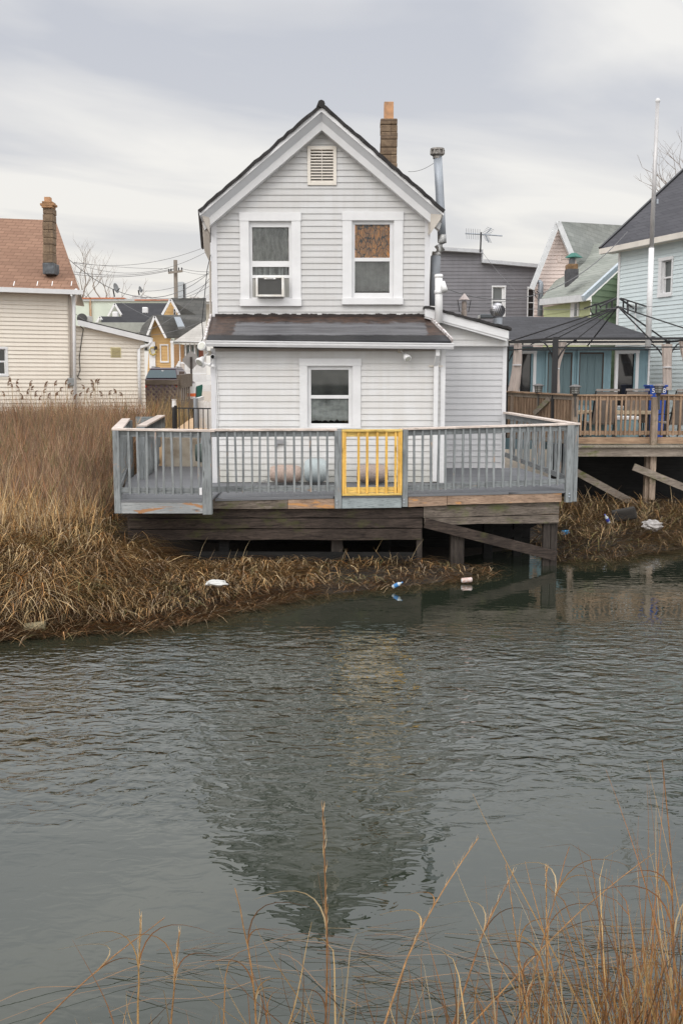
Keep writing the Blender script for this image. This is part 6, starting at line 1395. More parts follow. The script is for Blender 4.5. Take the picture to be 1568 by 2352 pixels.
mb = MB(); mb.tube([c + Vector((.1, 0, .08)), c + Vector((.15, 0, .35))], .008, 4); mb.build('strut', dark_metal, cf_)
rg = 'overhead wires right of the white house'
wire(P(*k3(120, 665), 24), P(*k3(1230, 330), 29), .9, .022, 'thick black cable rising right across the pink gable to the blue house', rg)
wire(P(*k3(120, 765), 24), P(*k3(640, 715), 33), .1, .012, 'thin black wire across the grey building near its windows', rg)
wire(P(*k3(350, 445), 35.5), P(*k3(560, 690), 34), .05, .012, 'thin guy wire slanting down from the stepped parapet', rg)
wire(P(*k3(120, 768), 24), P(*k3(1568, 765), 24), .12, .01, 'string of tiny lights running level behind the gazebo roof', rg, 'string_light_wire')
wire(P(937, 394, 21.9), P(995, 375, 20.2), .05, .008, 'thin pale wire from the roof slope to the stove pipe', rg)

# neighbour's brown deck
YN = 23.0; WN = plane_y(YN); nd_ = thing('brown_deck', "weathered brown neighbouring deck with a balustrade, right of the grey deck", 'deck', (P(1500, 1030, YN).x, YN, .5))
zr = P(1450, 906, YN).z; zfl = P(1450, 1022, YN - .25).z
xN0 = P(1322, 900, YN).x; xNp = P(1500, 900, YN).x; xNe = P(1640, 900, YN).x
rail_panel(nd_, (xN0, YN), (xNp - .06, YN), cap=ndeck_wood_x, top=ndeck_wood_x, bot=ndeck_grey, bal=ndeck_wood, nb=14, zcap=(zr, zr), zbot=(P(1400, 999, YN).z, P(1400, 999, YN).z), capx=(.05, .02), jit=.02, bw=.042)
rail_panel(nd_, (xNp + .08, YN), (xNe, YN), cap=ndeck_wood_x, top=ndeck_wood_x, bot=ndeck_grey, bal=ndeck_wood, nb=9, zcap=(zr, zr), zbot=(P(1400, 999, YN).z, P(1400, 999, YN).z), capx=(.02, .1), jit=.02, bw=.042)
mb = MB(); WN.bpx(mb, 1320, 1004, 1495, 1019, -.03, .03); mb.build('skirt_board', ndeck_wood_x, nd_)
mb = MB(); WN.bpx(mb, 1508, 1004, 1660, 1019, -.03, .03); mb.build('skirt_board', ndeck_wood_x, nd_)
mb = MB(); mb.box(xNp - .06, xNp + .08, YN - .16, YN - .02, P(1500, 1147, YN).z, zr - .06); mb.build('post', ndeck_post, nd_, bevel=.01)
mb = MB(); mb.box(xNp - .13, xNp + .02, YN - .05, YN + .1, .0, zfl - .1); mb.build('post', ndeck_post, nd_, bevel=.01)
mb = MB(); mb.box(xN0 - .08, xN0 + .05, YN - .07, YN + .06, P(1320, 1060, YN).z, zr - .05); mb.build('post', ndeck_post, nd_, bevel=.008)
mb = MB(); mb.box(xN0 - .1, xN0 + .02, YN - .1, YN + .02, .0, P(1320, 1060, YN).z); mb.build('post', ndeck_post, nd_, bevel=.008)
# floor boards protruding
mb = MB(); x = xN0 - .06
while x < xNe: mb.box(x, x + .138, YN - .38, 26.3, zfl - .05, zfl - .012 - random.uniform(0, .004)); x += .142
mb.build('floor', wood('mossy_floor_boards', (.22, .19, .15), (.38, .34, .28), axis='y', moss=(.12, .15, .03)), nd_)
mb = MB(); mb.box(xN0 - .02, xNe, YN - .30, YN - .25, zfl - .26, zfl - .052); mb.build('rim_joist', ndeck_grey, nd_)
mb = MB(); mb.bar(P(1300, 1072, YN + .1), P(1462, 1160, YN + .2), .05, .16); mb.build('diagonal_brace', ndeck_grey, nd_)
mb = MB(); mb.bar(P(1454, 1072, YN - .2), P(1640, 1148, YN - .1), .05, .16); mb.build('diagonal_brace', ndeck_grey, nd_)
mb = MB(); mb.box(xN0 - .3, xNe + 3, 24.1, 24.2, -.2, zfl - .06); mb.build('added_shade_backing', beam_black, nd_)  # added black sheet standing in for the dark under this deck
# left angled boarded railing
A = (P(1150, 900, 26.2).x, 26.2); B = (xN0 - .02, YN + .02)
rail_panel(nd_, A, B, cap=ndeck_wood_x, top=ndeck_grey, bot=ndeck_grey, bal=ndeck_wood, nb=24, zcap=(P(1155, 897, 26.2).z, zr), zbot=(zfl, zfl), jit=.01, inner=.07, bw=.075, capx=(0, .05))
mb = MB(); mb.bar(P(1226, 950, 24.4), P(1262, 915, 24.0), .05, .12); mb.build('diagonal_brace', ndeck_grey, nd_)
for px, Y in ((1236, 24.6), (1176, 25.7)):
    mb = MB(); q = P(px, 905, Y); mb.box(q.x - .05, q.x + .05, Y - .12, Y - .02, zfl - .3, q.z - .02); mb.build('post', ndeck_post, nd_)
mb = MB(); c = P(1163, 893, 25.8); mb.bar(c + Vector((.05, 0, 0)), c + Vector((-.12, 0, .42)), .05, .05); mb.build('tilted_stake', dark_metal, nd_)

# solar post lanterns
def solar(px, ytop, ybase, Y, label):
    r = thing('solar_lantern', label, 'lantern', P(px, ybase, Y), 'solar lanterns on the brown deck rail'); t = P(px, ytop, Y); q = P(px, ybase, Y); lm = bpy.data.materials.get('lantern_metal') or M('lantern_metal', (.07, .065, .06), .5)
    gm_ = bpy.data.materials.get('lantern_glass') or M('lantern_glass', (.32, .32, .3), .3)
    mb = MB(); mb.lathe(t, [(.14, -.05), (.145, -.035), (.06, .0), (.02, .01)], 6); mb.build('cap', M('lantern_cap', (.17, .16, .155), .5) if 'lantern_cap' not in bpy.data.materials else bpy.data.materials['lantern_cap'], r)
    mb = MB(); mb.lathe(t, [(.075, -.19), (.095, -.052)], 6); mb.build('glass', gm_, r)
    mb = MB(); 
    for k in range(6):
        a = k * math.pi / 3; ca, sa = math.cos(a), math.sin(a); mb.bar(t + Vector((.08 * ca, .08 * sa, -.2)), t + Vector((.10 * ca, .10 * sa, -.05)), .012, .012)
    for zz in (-.10, -.15, -.2): mb.tube([t + Vector((.093 * math.cos(k * math.pi / 3), .093 * math.sin(k * math.pi / 3), zz)) for k in range(7)], .006, 4)
    mb.build('cage', lm, r)
    mb = MB(); mb.lathe(t, [(.02, -.28), (.07, -.2), (.075, -.19)], 8); mb.tube([t + Vector((0, 0, -.24)), q], .024, 8); mb.build('stake', lm, r)
solar(1236, 882, 935, 24.45, 'dark solar lantern nearest the white house, on the angled brown rail')
solar(1320.5, 884, 957, YN - .12, 'dark solar lantern at the corner where the two brown rails meet')
solar(1512.5, 882, 941, YN - .22, 'dark solar lantern in front of the blue bin')

# gazebo frame
gz = thing('gazebo', 'black metal gazebo frame without its canopy on the brown deck', 'gazebo', (P(1420, 1000, 24.2).x, 24.2, zfl))
FL_, BL_, FRr, BRr = P(1275, 778, 23.9), P(1165, 790, 25.9), P(1640, 774, 23.7), P(1533, 786, 25.7)
zg = FL_.z; BL_.z = zg; FRr.z = zg; BRr.z = zg; AP = (FL_ + BRr + BL_ + FRr) / 4; ap_px = P(1418, 704, AP.y); AP = Vector((ap_px.x, AP.y, ap_px.z))
def gbar(a, b, s=.05, nm='beam', h=None): mb = MB(); mb.bar(a, b, s, h or s); return mb.build(nm, dark_metal, gz)
for a, b in ((FL_, FRr), (BL_, BRr), (FL_, BL_), (FRr, BRr)): gbar(a, b, .05, 'beam', .055); gbar(a + Vector((0, 0, -.20)), b + Vector((0, 0, -.20)), .03, 'lower_beam', .03)
for p_, w_ in ((FL_, .12), (BL_, .07), (FRr, .1), (BRr, .08)):
    mb = MB(); mb.box(p_.x - w_ / 2, p_.x + w_ / 2, p_.y - .05, p_.y + .05, zfl, zg + .04); mb.build('post', dark_metal, gz)
for p_ in (FL_, BL_, FRr, BRr): gbar(p_, AP, .03, 'rafter')
mids = [(FL_ + FRr) / 2, (FL_ + BL_) / 2, (BL_ + BRr) / 2, (FRr + BRr) / 2]
for p_ in (FL_.lerp(FRr, .1), FL_.lerp(FRr, .62), mids[1], mids[2]): gbar(p_ + Vector((0, 0, -.1)), AP, .026, 'rafter')
# upper tier: raised ribs joined by struts
A2 = AP + Vector((0, 0, .14))
for p_ in (FL_, BL_, FRr, BRr):
    d = (p_ - AP); a_, b_2 = AP + d * .03 + Vector((0, 0, .22)), AP + d * .30 + Vector((0, 0, .22)); gbar(a_, b_2, .035, 'crown_rib')
    for t in (.1, .19): gbar(AP + d * t, AP + d * t + Vector((0, 0, .22)), .035, 'strut')
# scroll on left rib
mb = MB(); c = P(1332 + 92 * 0, 706, 24.2); c = AP + (FL_ - AP) * .30 + Vector((-.1, 0, .16))
mb.tube([c + Vector((.13 * math.cos(a * .6), 0, .13 * math.sin(a * .6))) for a in range(11)], .014, 5); mb.build('scroll', dark_metal, gz)
for p_, dx in ((FL_, .5), (FL_, -.3), (BL_, .4), (BRr, -.5), (BRr, .3)):
    mb = MB(); mb.tube([p_ + Vector((dx * t, (.35 * t if dx < 0 and p_ is FL_ else 0), -.55 * (1 - t) ** 2 - .04)) for t in (0, .25, .5, .75, 1)], .02, 5); mb.build('corner_brace', dark_metal, gz)
# tied drapes
drape = M('taupe_drape', (.47, .40, .36), .9, .2, 9, stretch=(6, 6, .3))
def drape_(px_t, yt, px_b, ybt, Y, wt, wm_, wb, label, tie=.5, sh=0):
    T = P(px_t, yt, Y); Bt = P(px_b, ybt, Y); H = T.z - Bt.z; mb = MB(); n = 30; rows = 22
    for j in range(rows + 1):
        t = j / rows; cx_ = T.x + (Bt.x - T.x) * t + sh * math.sin(t * math.pi)
        w_ = (wt + (wm_ - wt) * smooth(0, tie, t)) if t < tie else (wm_ + (wb - wm_) * smooth(tie, 1, t))
        for k in range(n):
            a = 2 * math.pi * k / n; rr_ = w_ * (1 + .16 * math.sin(a * 7 + t * 1.5)); mb.v.append((cx_ + rr_ * math.cos(a), Y + .55 * rr_ * math.sin(a), T.z - H * t))
    mb.f = [(j * n + k, j * n + (k + 1) % n, (j + 1) * n + (k + 1) % n, (j + 1) * n + k) for j in range(rows) for k in range(n)]
    r = thing('gazebo_drape', label, 'drape', Bt, 'tied taupe drapes on the gazebo'); mb.build('cloth', drape, r, smooth=True)
    if tie: mb = MB(); tz_ = T.z - H * tie; mb.lathe((T.x + (Bt.x - T.x) * tie + sh * math.sin(tie * math.pi), Y, tz_ - .015), [(wm_ * 1.06, 0), (wm_ * 1.06, .03)], 14); mb.build('tie', trim_side, r)
drape_(1189, 789, 1178, 898, 25.6, .09, .11, .13, 'taupe drape against the dark doorway, nearest the white house', .45, .03)
drape_(1288, 786, 1275, 902, 24.0, .12, .05, .09, 'taupe drape tied in the middle beside the thick black gazebo post', .52, -.02)
drape_(1531, 790, 1531, 896, 25.2, .12, .105, .10, 'long straight taupe drape in front of the blue siding right of the blue bin', .0 or .5)
drape_(1566, 784, 1590, 860, 23.9, .08, .12, .15, 'pinkish drape cut off by the right edge of the picture', .5)
# blue bin with white marks, cooler, patio chairs and table
def bin_(): 
    r = thing('recycling_bin', 'blue plastic bin with white hand-painted characters behind the brown rail', 'bin', P(1509, 1000, 25.2)); W25 = plane_y(25.2); a = W25.rect(1489, 884, 1528, 990)
    mb = MB(); bl = M('blue_plastic', (.02, .07, .34), .45, .1, 5); t = .05
    mb.hexa([W25.pt(a[0] + t, zfl, 0), W25.pt(a[1] - t, zfl, 0), W25.pt(a[1] - t, zfl, -.4), W25.pt(a[0] + t, zfl, -.4), W25.pt(a[0], a[3] - .05, .05), W25.pt(a[1], a[3] - .05, .05), W25.pt(a[1], a[3] - .05, -.45), W25.pt(a[0], a[3] - .05, -.45)]); mb.build('body', bl, r, bevel=.02)
    mb = MB(); W25.box(mb, a[0] - .02, a[1] + .02, a[3] - .05, a[3], -.47, .07); mb.build('rim', bl, r, bevel=.015)
    tx = bpy.data.curves.new('marks', 'FONT'); tx.body = '5-2 8'; tx.size = .17; tx.align_x = 'CENTER'; tx.extrude = .002; to = bpy.data.objects.new('t', tx); col.objects.link(to); dg = bpy.context.evaluated_depsgraph_get()
    me = bpy.data.meshes.new_from_object(to.evaluated_get(dg)); bpy.data.objects.remove(to); me.materials.clear(); me.materials.append(trim_white)
    lo = bpy.data.objects.new('lettering', me); col.objects.link(lo); lo.parent = r; lo.rotation_euler = (R(90), 0, 0); lo.location = W25.pt((a[0] + a[1]) / 2, a[3] - .2, .062) - r.location
bin_()
tb_ = thing('patio_table', 'low tan-topped patio table behind the brown balusters', 'table', P(1440, 1000, 24.6)); mb = MB(); W246 = plane_y(24.4); q = W246.rect(1325, 944, 1500, 952); W246.box(mb, q[0], q[1], q[2], q[3], -.8, 0); mb.build('tabletop', M('tan_table', (.36, .29, .2), .6), tb_, bevel=.01)
for u in (q[0] + .1, q[1] - .1):
    for o in (-.1, -.7): mb = MB(); W246.box(mb, u - .03, u + .03, zfl, q[2], o - .03, o + .03); mb.build('leg', dark_metal, tb_)
co = thing('storage_box', 'blue-grey storage box with a white lid behind the brown balusters', 'storage box', P(1448, 1000, 24.0)); W24b = plane_y(24.05); q = W24b.rect(1338, 960, 1368, 1002)
mb = MB(); q = W24b.rect(1414, 956, 1464, 1008); W24b.box(mb, q[0], q[1], zfl, q[3] - .09, -.4, 0); mb.build('body', M('box_blue_grey', (.2, .3, .33), .6), co, bevel=.02)
mb = MB(); W24b.box(mb, q[0] - .02, q[1] + .02, q[3] - .09, q[3], -.42, .02); mb.build('lid', trim_white, co, bevel=.02)
co = thing('storage_box', 'lower blue-grey box behind the leftmost patio chair', 'storage box', P(1360, 1000, 24.3)); W24c = plane_y(24.9); q = W24c.rect(1335, 968, 1392, 1010)
mb = MB(); W24c.box(mb, q[0], q[1], zfl, q[3] - .05, -.4, 0); mb.build('body', bpy.data.materials['box_blue_grey'], co, bevel=.02); mb = MB(); W24c.box(mb, q[0] - .02, q[1] + .02, q[3] - .05, q[3], -.42, .02); mb.build('lid', bpy.data.materials['box_blue_grey'], co, bevel=.02)
sling = M('taupe_sling', (.22, .19, .17), .8, .12, 8)
def patio_chair(px, Y, rot, label):
    o = P(px, 1000, Y); r = thing('patio_chair', label, 'chair', (o.x, Y, zfl), 'sling patio chairs'); r.rotation_euler.z = rot
    def bl(mb, nm, m, bv=0):
        me = bpy.data.meshes.new(nm); me.from_pydata(mb.v, [], mb.f); ob = bpy.data.objects.new(nm, me); col.objects.link(ob); ob.parent = r; me.materials.append(m); return ob
    # local: seat centre at origin, back towards -y (viewer)
    mb = MB(); mb.hexa([(-.27, -.25, .42), (.27, -.25, .42), (.27, .27, .46), (-.27, .27, .46), (-.27, -.25, .45), (.27, -.25, .45), (.27, .27, .49), (-.27, .27, .49)]); bl(mb, 'seat', sling)
    mb = MB(); mb.hexa([(-.27, -.27, .45), (.27, -.27, .45), (.27, -.24, .45), (-.27, -.24, .45), (-.25, -.52, 1.2), (.25, -.52, 1.2), (.25, -.49, 1.2), (-.25, -.49, 1.2)]); bl(mb, 'backrest', sling)
    mb = MB(); mb.bar((-.28, -.52, 1.24), (.28, -.52, 1.24), .04, .05); bl(mb, 'top_bar', M('grey_bar', (.24, .21, .19), .6) if 'grey_bar' not in bpy.data.materials else bpy.data.materials['grey_bar'])
    for s_ in (-1, 1):
        mb = MB(); mb.tube([(s_ * .29, .3, 0), (s_ * .29, .26, .45), (s_ * .30, .22, .66), (s_ * .30, -.25, .68), (s_ * .29, -.36, .72)], .016, 6); bl(mb, 'arm', dark_metal)
        mb = MB(); mb.tube([(s_ * .28, -.5, 1.22), (s_ * .28, -.26, .48), (s_ * .30, -.2, .3), (s_ * .29, -.38, 0)], .016, 6); bl(mb, 'leg', dark_metal)
patio_chair(1373, 24.0, R(6), 'taupe sling patio chair with its back to the rail, left of the white-lidded box')
patio_chair(1452, 25.1, R(-8), 'taupe sling patio chair set back, right of the white-lidded box')
patio_chair(1545, 23.9, R(14), 'taupe sling patio chair at the right edge behind the brown post')

# ================================================================== VEGETATION
def bladesmat(name, rough=.85):
    m, n, l, b = newmat(name); a = n.new('ShaderNodeVertexColor'); a.layer_name = 'tint'; l.new(a.outputs['Color'], b.inputs['Base Color'])
    b.inputs['Roughness'].default_value = rough; b.inputs['Specular IOR Level'].default_value = .25
    return m
blade_m = bladesmat('dry_grass')
class Blades:
    def __init__(s): s.v = []; s.f = []; s.c = []
    def blade(s, pts, w, c, taper=True, face=None):
        b = len(s.v); n = len(pts)
        for i, p in enumerate(pts):
            d = (pts[min(i + 1, n - 1)] - pts[max(i - 1, 0)]); f = face or Vector((0, 1, .3)); sd_ = d.cross(f)
            sd_ = sd_.normalized() if sd_.length > 1e-6 else Vector((1, 0, 0)); ww = w * (1 - .85 * (i / (n - 1)) ** 1.6 if taper else 1) / 2
            s.v.append(tuple(p - sd_ * ww)); s.v.append(tuple(p + sd_ * ww))
        for i in range(n - 1): s.f.append((b + 2 * i, b + 2 * i + 1, b + 2 * i + 3, b + 2 * i + 2)); s.c.append(c)
    def build(s, name, m, parent=None):
        me = bpy.data.meshes.new(name); off = parent_loc(parent); me.from_pydata([(x - off.x, y - off.y, z - off.z) for x, y, z in s.v], [], s.f); me.materials.append(m)
        at = me.color_attributes.new('tint', 'FLOAT_COLOR', 'CORNER'); buf = []
        for f, c in zip(s.f, s.c): buf += list((*c, 1)) * len(f)
        at.data.foreach_set('color', buf); o = bpy.data.objects.new(name, me); col.objects.link(o); o.parent = parent
        return o
rg_ = random.Random(99)
PAL = [(.42, .265, .115), (.36, .21, .085), (.30, .15, .055), (.46, .33, .17), (.33, .25, .17), (.20, .135, .08), (.50, .38, .22), (.16, .10, .055), (.27, .20, .10)]
def tint(pal, k=.18, dark=1.0):
    c = rg_.choice(pal); j = dark * (1 + rg_.uniform(-k, k)); return tuple(x * j for x in c)
def clumpn(x, y, s=1.0, z=0): return mnoise.noise(Vector((x * s, y * s, z)))
def deck_left(y): return XL0 - .17 * (y - YA) - .12
def blocked(x, y, h=1.0):
    """inside the deck or house footprint"""
    if y > 15.75 and deck_left(y) - .1 < x < 3.95 and y < 23.5: return True
    return False
# A: matted, fallen and arching grass along the left shore
g = Blades(); cnt = 0
while cnt < 33000:
    x = rg_.uniform(-6.6, 2.6); y = rg_.uniform(11.8, 17.4)
    d = shore_d(x, y)
    if d < -.18 + .1 * clumpn(x, y, 3) or d > 4.6: continue
    if y > yfront(x) + .0 + .35 * smooth(-2.2, -3.4, x) and x > -3.9: continue
    if x > -.5 and rg_.random() < .5 + .6 * clumpn(x, y, 2.5): continue
    if x > -3.2 and rg_.random() > .75 - .35 * smooth(-1.5, 1.5, x): continue
    cnt += 1; z0 = max(0, land(x, y)); mound = .30 * smooth(-.1, 1.2, d) * (1 if x < -3.4 else .45)
    cl = clumpn(x, y, 1.6, 3); L = rg_.uniform(.4, 1.05) * (1 + .35 * cl) * (1 if x < -3 else .7) * (1 if d > .5 else .8)
    az = rg_.gauss(-1.15 + 2.6 * clumpn(x, y, 1.0, 9), .8) if d > .35 else rg_.gauss(.25 + (math.pi if rg_.random() < .5 else 0), .55); dx, dy = math.cos(az), math.sin(az) * .8
    up = rg_.uniform(.1, .6) * (1 if x < -3.2 else .5); lay = rg_.random() if d > .25 else .2 * (1 + 3 * (rg_.random() < .3))
    zb = z0 + mound * rg_.random() ** .7 * (1 + .6 * cl)
    pts = []; n = 5
    for i in range(n):
        t = i / (n - 1); out = L * (t * .75 if lay > .4 else t * .95); hz_ = up * L * (1.9 * t - 1.75 * t * t) if lay > .4 else .08 * math.sin(t * 3)
        pts.append(Vector((x + dx * out, y + dy * out, max(.012, zb + hz_ + rg_.uniform(-.01, .01)))))
    dk_ = .32 + 1.3 * rg_.random() ** 1.4 if d > .3 else .35 + .5 * rg_.random()
    col_ = tint(PAL, .2, dk_ * (1 + .25 * cl)); 
    if cl < -.25 and rg_.random() < .3: col_ = tint([(.16, .16, .06), (.22, .2, .09)], .2)
    if d < .4 and rg_.random() < .75: col_ = tint([(.26, .13, .055), (.36, .20, .09), (.16, .09, .05), (.36, .27, .17), (.42, .30, .17)], .3, .5 + .6 * rg_.random())
    g.blade(pts, rg_.uniform(.006, .014), col_, face=Vector((rg_.uniform(-.5, .5), rg_.uniform(.2, .8), 1.0)))
tag(g.build('fallen_grass', blade_m), 'matted orange-brown dead grass fallen along the water edge on the left', 'dead grass', kind='stuff')
# B: upright tufts behind the mat
g = Blades(); cnt = 0
while cnt < 7000:
    x = rg_.uniform(-8.6, -3.2); y = rg_.uniform(13.6, 20.0); d = shore_d(x, y)
    if d < 2.9 + .8 * clumpn(x, y, .9, 4) or blocked(x + .1, y): continue
    if x > deck_left(max(y, YA)) - .02 and y > 15.5: continue
    if clumpn(x, y, 1.3, 5) < -.22 - .1 * rg_.random(): continue
    cnt += 1; z0 = land(x, y) + .03; cl = clumpn(x, y, 1.1, 7); L = rg_.uniform(.5, .95) * (1 + .35 * cl) * smooth(.2, 2.8, d) ** .5
    if x > -4.3: L *= .85
    az = rg_.uniform(0, 6.28); lean = rg_.uniform(.05, .5); dx, dy = math.cos(az) * lean, math.sin(az) * lean; droop = rg_.uniform(.1, .9) * (rg_.random() < .7)
    pts = [Vector((x + dx * L * t ** 1.5, y + dy * L * t ** 1.5, z0 + L * (t - droop * max(0, t - .4) ** 2 * 2.4))) for t in (0, .3, .55, .8, 1)]
    col_ = tint(PAL, .2, .6 + .9 * rg_.random() + .3 * cl); g.blade(pts, rg_.uniform(.007, .013), col_)
tag(g.build('marsh_grass', blade_m), 'upright tan marsh grass tufts between the fallen mat and the taller reeds', 'marsh grass', kind='stuff')
# C: fine brown brush rising to the cream house
g = Blades(); cnt = 0; BR = [(.22, .135, .085), (.27, .165, .10), (.17, .105, .07), (.34, .235, .15), (.24, .12, .06), (.14, .095, .07), (.17, .15, .07)]
while cnt < 19000:
    y = rg_.uniform(17.6, 27.6); x = rg_.uniform(-11.5, -3.0) 
    lim = deck_left(y) - .12 if y < 23.4 else -4.55 - (y - 23.4) * .24
    if x > lim: continue
    cl = clumpn(x, y, .6, 11); cnt += 1; z0 = land(x, y)
    H = (1.15 + .75 * smooth(18, 24, y)) * (1 + .3 * cl) * rg_.uniform(.55, 1.1)
    if y < 19: H *= .8
    hmax = P(784, 915 - 95 * clumpn(x, y, .9, 31) + (25 if x < -6.5 else 0), y).z - z0 if y > 21 else 9; H = min(H, hmax * rg_.uniform(.8, 1.12)); a = rg_.uniform(0, 6.28); ln = rg_.uniform(.05, .6)
    dx, dy = math.cos(a) * ln + .12 * cl, math.sin(a) * ln
    pts = [Vector((x + dx * H * t, y + dy * H * t, z0 + H * t)) + Vector((rg_.uniform(-.02, .02), 0, 0)) for t in (0, .35, .7, 1)]
    c_ = tint(BR, .2, .75 + .75 * rg_.random() + .8 * cl); g.blade(pts, rg_.uniform(.006, .012), c_)
    if rg_.random() < .75:
        for k in range(3):
            q = pts[rg_.choice([1, 2, 2])]; a2 = rg_.uniform(0, 6.28); l2 = rg_.uniform(.15, .4); g.blade([q, q + Vector((math.cos(a2) * .3, math.sin(a2) * .3, .55)) * l2, q + Vector((math.cos(a2) * .45, math.sin(a2) * .4, 1.1)) * l2], .007, c_)
for k in range(1100):      # brush behind and beside the lattice deck
    Y = rg_.uniform(30.2, 33.5); q = P(rg_.uniform(335, 425), 960, Y); z0 = .95; H = P(784, rg_.uniform(885, 925), Y).z - z0; a = rg_.gauss(0, .2); H *= rg_.uniform(.6, 1)
    g.blade([Vector((q.x + a * H * t, Y + rg_.uniform(-.03, .03), z0 + H * t)) for t in (0, .4, .75, 1)], .013, tint([(.34, .24, .13), (.28, .17, .09), (.42, .30, .12), (.2, .15, .09)], .2))
tag(g.build('reed_thicket', blade_m), 'dense brown thicket of dry reeds and brush between the shore and the cream house', 'reeds', kind='stuff')
# D: reeds with seed heads, individually
plume_m = M('reed_plume', (.23, .14, .085), .95, .35, 30)
heads = [(18, 880), (26, 872), (30, 884), (45, 893), (38, 877), (62, 900), (68, 882), (72, 890), (80, 905), (103, 884), (100, 897), (110, 910), (125, 880), (128, 903), (138, 893), (150, 878), (156, 888), (163, 900), (170, 912), (195, 888), (199, 896), (207, 908), (216, 880), (219, 873), (224, 878), (218, 892), (90, 915), (54, 912), (182, 905), (236, 905), (250, 902), (268, 898), (282, 905), (12, 905)]
for i, (px, py) in enumerate(heads):
    Y = 24.5 + rg_.uniform(-1.2, 2.5); t = P(px, py, Y); z0 = land(t.x, Y); r = thing('plumed_reed', None, 'reed', (t.x, Y, z0), 'plumed reeds in front of the cream house')
    r['label'] = 'dry reed with a drooping brown seed plume in front of the cream clapboards'
    ln = rg_.uniform(-.12, .12); mb = MB(); base = Vector((t.x - ln * 1.5, Y, z0)); mb.tube([base, base.lerp(t, .5) + Vector((ln * .2, 0, 0)), t], [.008, .007, .004], 4); mb.build('stem', M('reed_stem', (.42, .31, .18), .8) if 'reed_stem' not in bpy.data.materials else bpy.data.materials['reed_stem'], r)
    g = Blades(); sd_ = rg_.choice([-1, 1, 1]); L = rg_.uniform(.17, .30); axis_ = []
    for k in range(7):
        u = k / 6; axis_.append(t + Vector((sd_ * .07 * u * u, 0, -.06 + L * (u - .45 * u * u))))
    for k in range(46):
        u = rg_.random(); q = axis_[0].lerp(axis_[3], min(1, u * 2)) if u < .5 else axis_[3].lerp(axis_[6], u * 2 - 1); a = rg_.uniform(0, 6.28); l2 = (.07 * (1 - u * .75)) * rg_.uniform(.6, 1.1)
        g.blade([q, q + Vector((math.cos(a) * .5 + sd_ * .3, math.sin(a) * .5, .1)) * l2, q + Vector((math.cos(a) * .6 + sd_ * .7, math.sin(a) * .6, -.25)) * l2], .014, tint([(.20, .12, .08), (.27, .17, .10), (.15, .09, .065)], .2, 1.15), taper=True)
    g.blade([axis_[k] for k in range(7)], .012, (.2, .12, .08)); g.build('seed_plume', blade_m, r)
# E: wrack and fallen stalks on the right bank
g = Blades(); cnt = 0
while cnt < 9000:
    x = rg_.uniform(2.9, 8.8); y = rg_.uniform(16.8, 22.9); d = shore_d(x, y)
    if d < -.12 or d > 6: continue
    if blocked(x, y) and (x < 3.2 or y > 19.3): continue
    cnt += 1; z0 = max(0, land(x, y)); cl = clumpn(x, y, 1.4, 17); zb = z0 + .16 * smooth(0, 1.2, d) * rg_.random() * (1 + cl); L = rg_.uniform(.22, .8); az = rg_.gauss(.35 + 2.6 * clumpn(x, y, 1.1, 2), .8); dx, dy = math.cos(az), math.sin(az) * .7
    arch = rg_.uniform(0, .5) * (rg_.random() < .6); pts = [Vector((x + dx * L * t, y + dy * L * t, max(.012, zb + arch * L * (2.2 * t - 2.2 * t * t) + .12 * L * t * rg_.uniform(-.4, 1)))) for t in (0, .3, .6, 1)]
    c_ = tint([(.30, .18, .085), (.22, .13, .065), (.38, .27, .14), (.13, .085, .05), (.26, .2, .13), (.17, .15, .06)], .25, .4 + 1.0 * rg_.random() * (1 if d > .4 else .6)); g.blade(pts, rg_.uniform(.007, .016), c_, face=Vector((rg_.uniform(-.5, .5), rg_.uniform(.2, .8), 1.0)))
for i in range(150):
    x = rg_.uniform(4.0, 8.8); y = rg_.uniform(20.5, 22.9); z0 = land(x, y); L = rg_.uniform(.3, .9); a = rg_.uniform(-1, 1); g.blade([Vector((x + a * .5 * L * t, y, z0 + L * (t - .35 * t * t))) for t in (0, .4, .7, 1)], .009, tint(PAL, .2, .9))
tag(g.build('driftwood_reeds', blade_m), 'tangled brown fallen reeds washed up under the neighbouring brown deck', 'dead reeds', kind='stuff')
# F: stray stems poking through under the deck
g = Blades()
for i in range(40):
    x = rg_.uniform(-3.7, 1.6); y = yfront(x) + rg_.uniform(-.5, .25); z0 = max(0, land(x, y)); L = rg_.uniform(.1, .35) * (1.5 if rg_.random() < .15 else 1); a = rg_.uniform(-.7, .7); k = rg_.random() < .4
    g.blade([Vector((x + a * L * t, y, z0 + .05 + L * (t - (1.0 if k else .2) * t * t * .6))) for t in (0, .3, .6, 1)], .008, tint(PAL, .2, .75))
for i in range(6):
    q = onf(rg_.uniform(430, 960), 1300 + rg_.uniform(-6, 6), .12); L = rg_.uniform(.3, .62); a = rg_.uniform(-.5, .5)
    g.blade([q + Vector((a * L * t * t, 0, L * t)) for t in (0, .35, .7, 1)], .007, tint([(.42, .33, .2)], .1))
tag(g.build('weed_stems', blade_m), 'thin dead stems sticking up from the debris beneath the grey deck', 'weeds', kind='stuff')

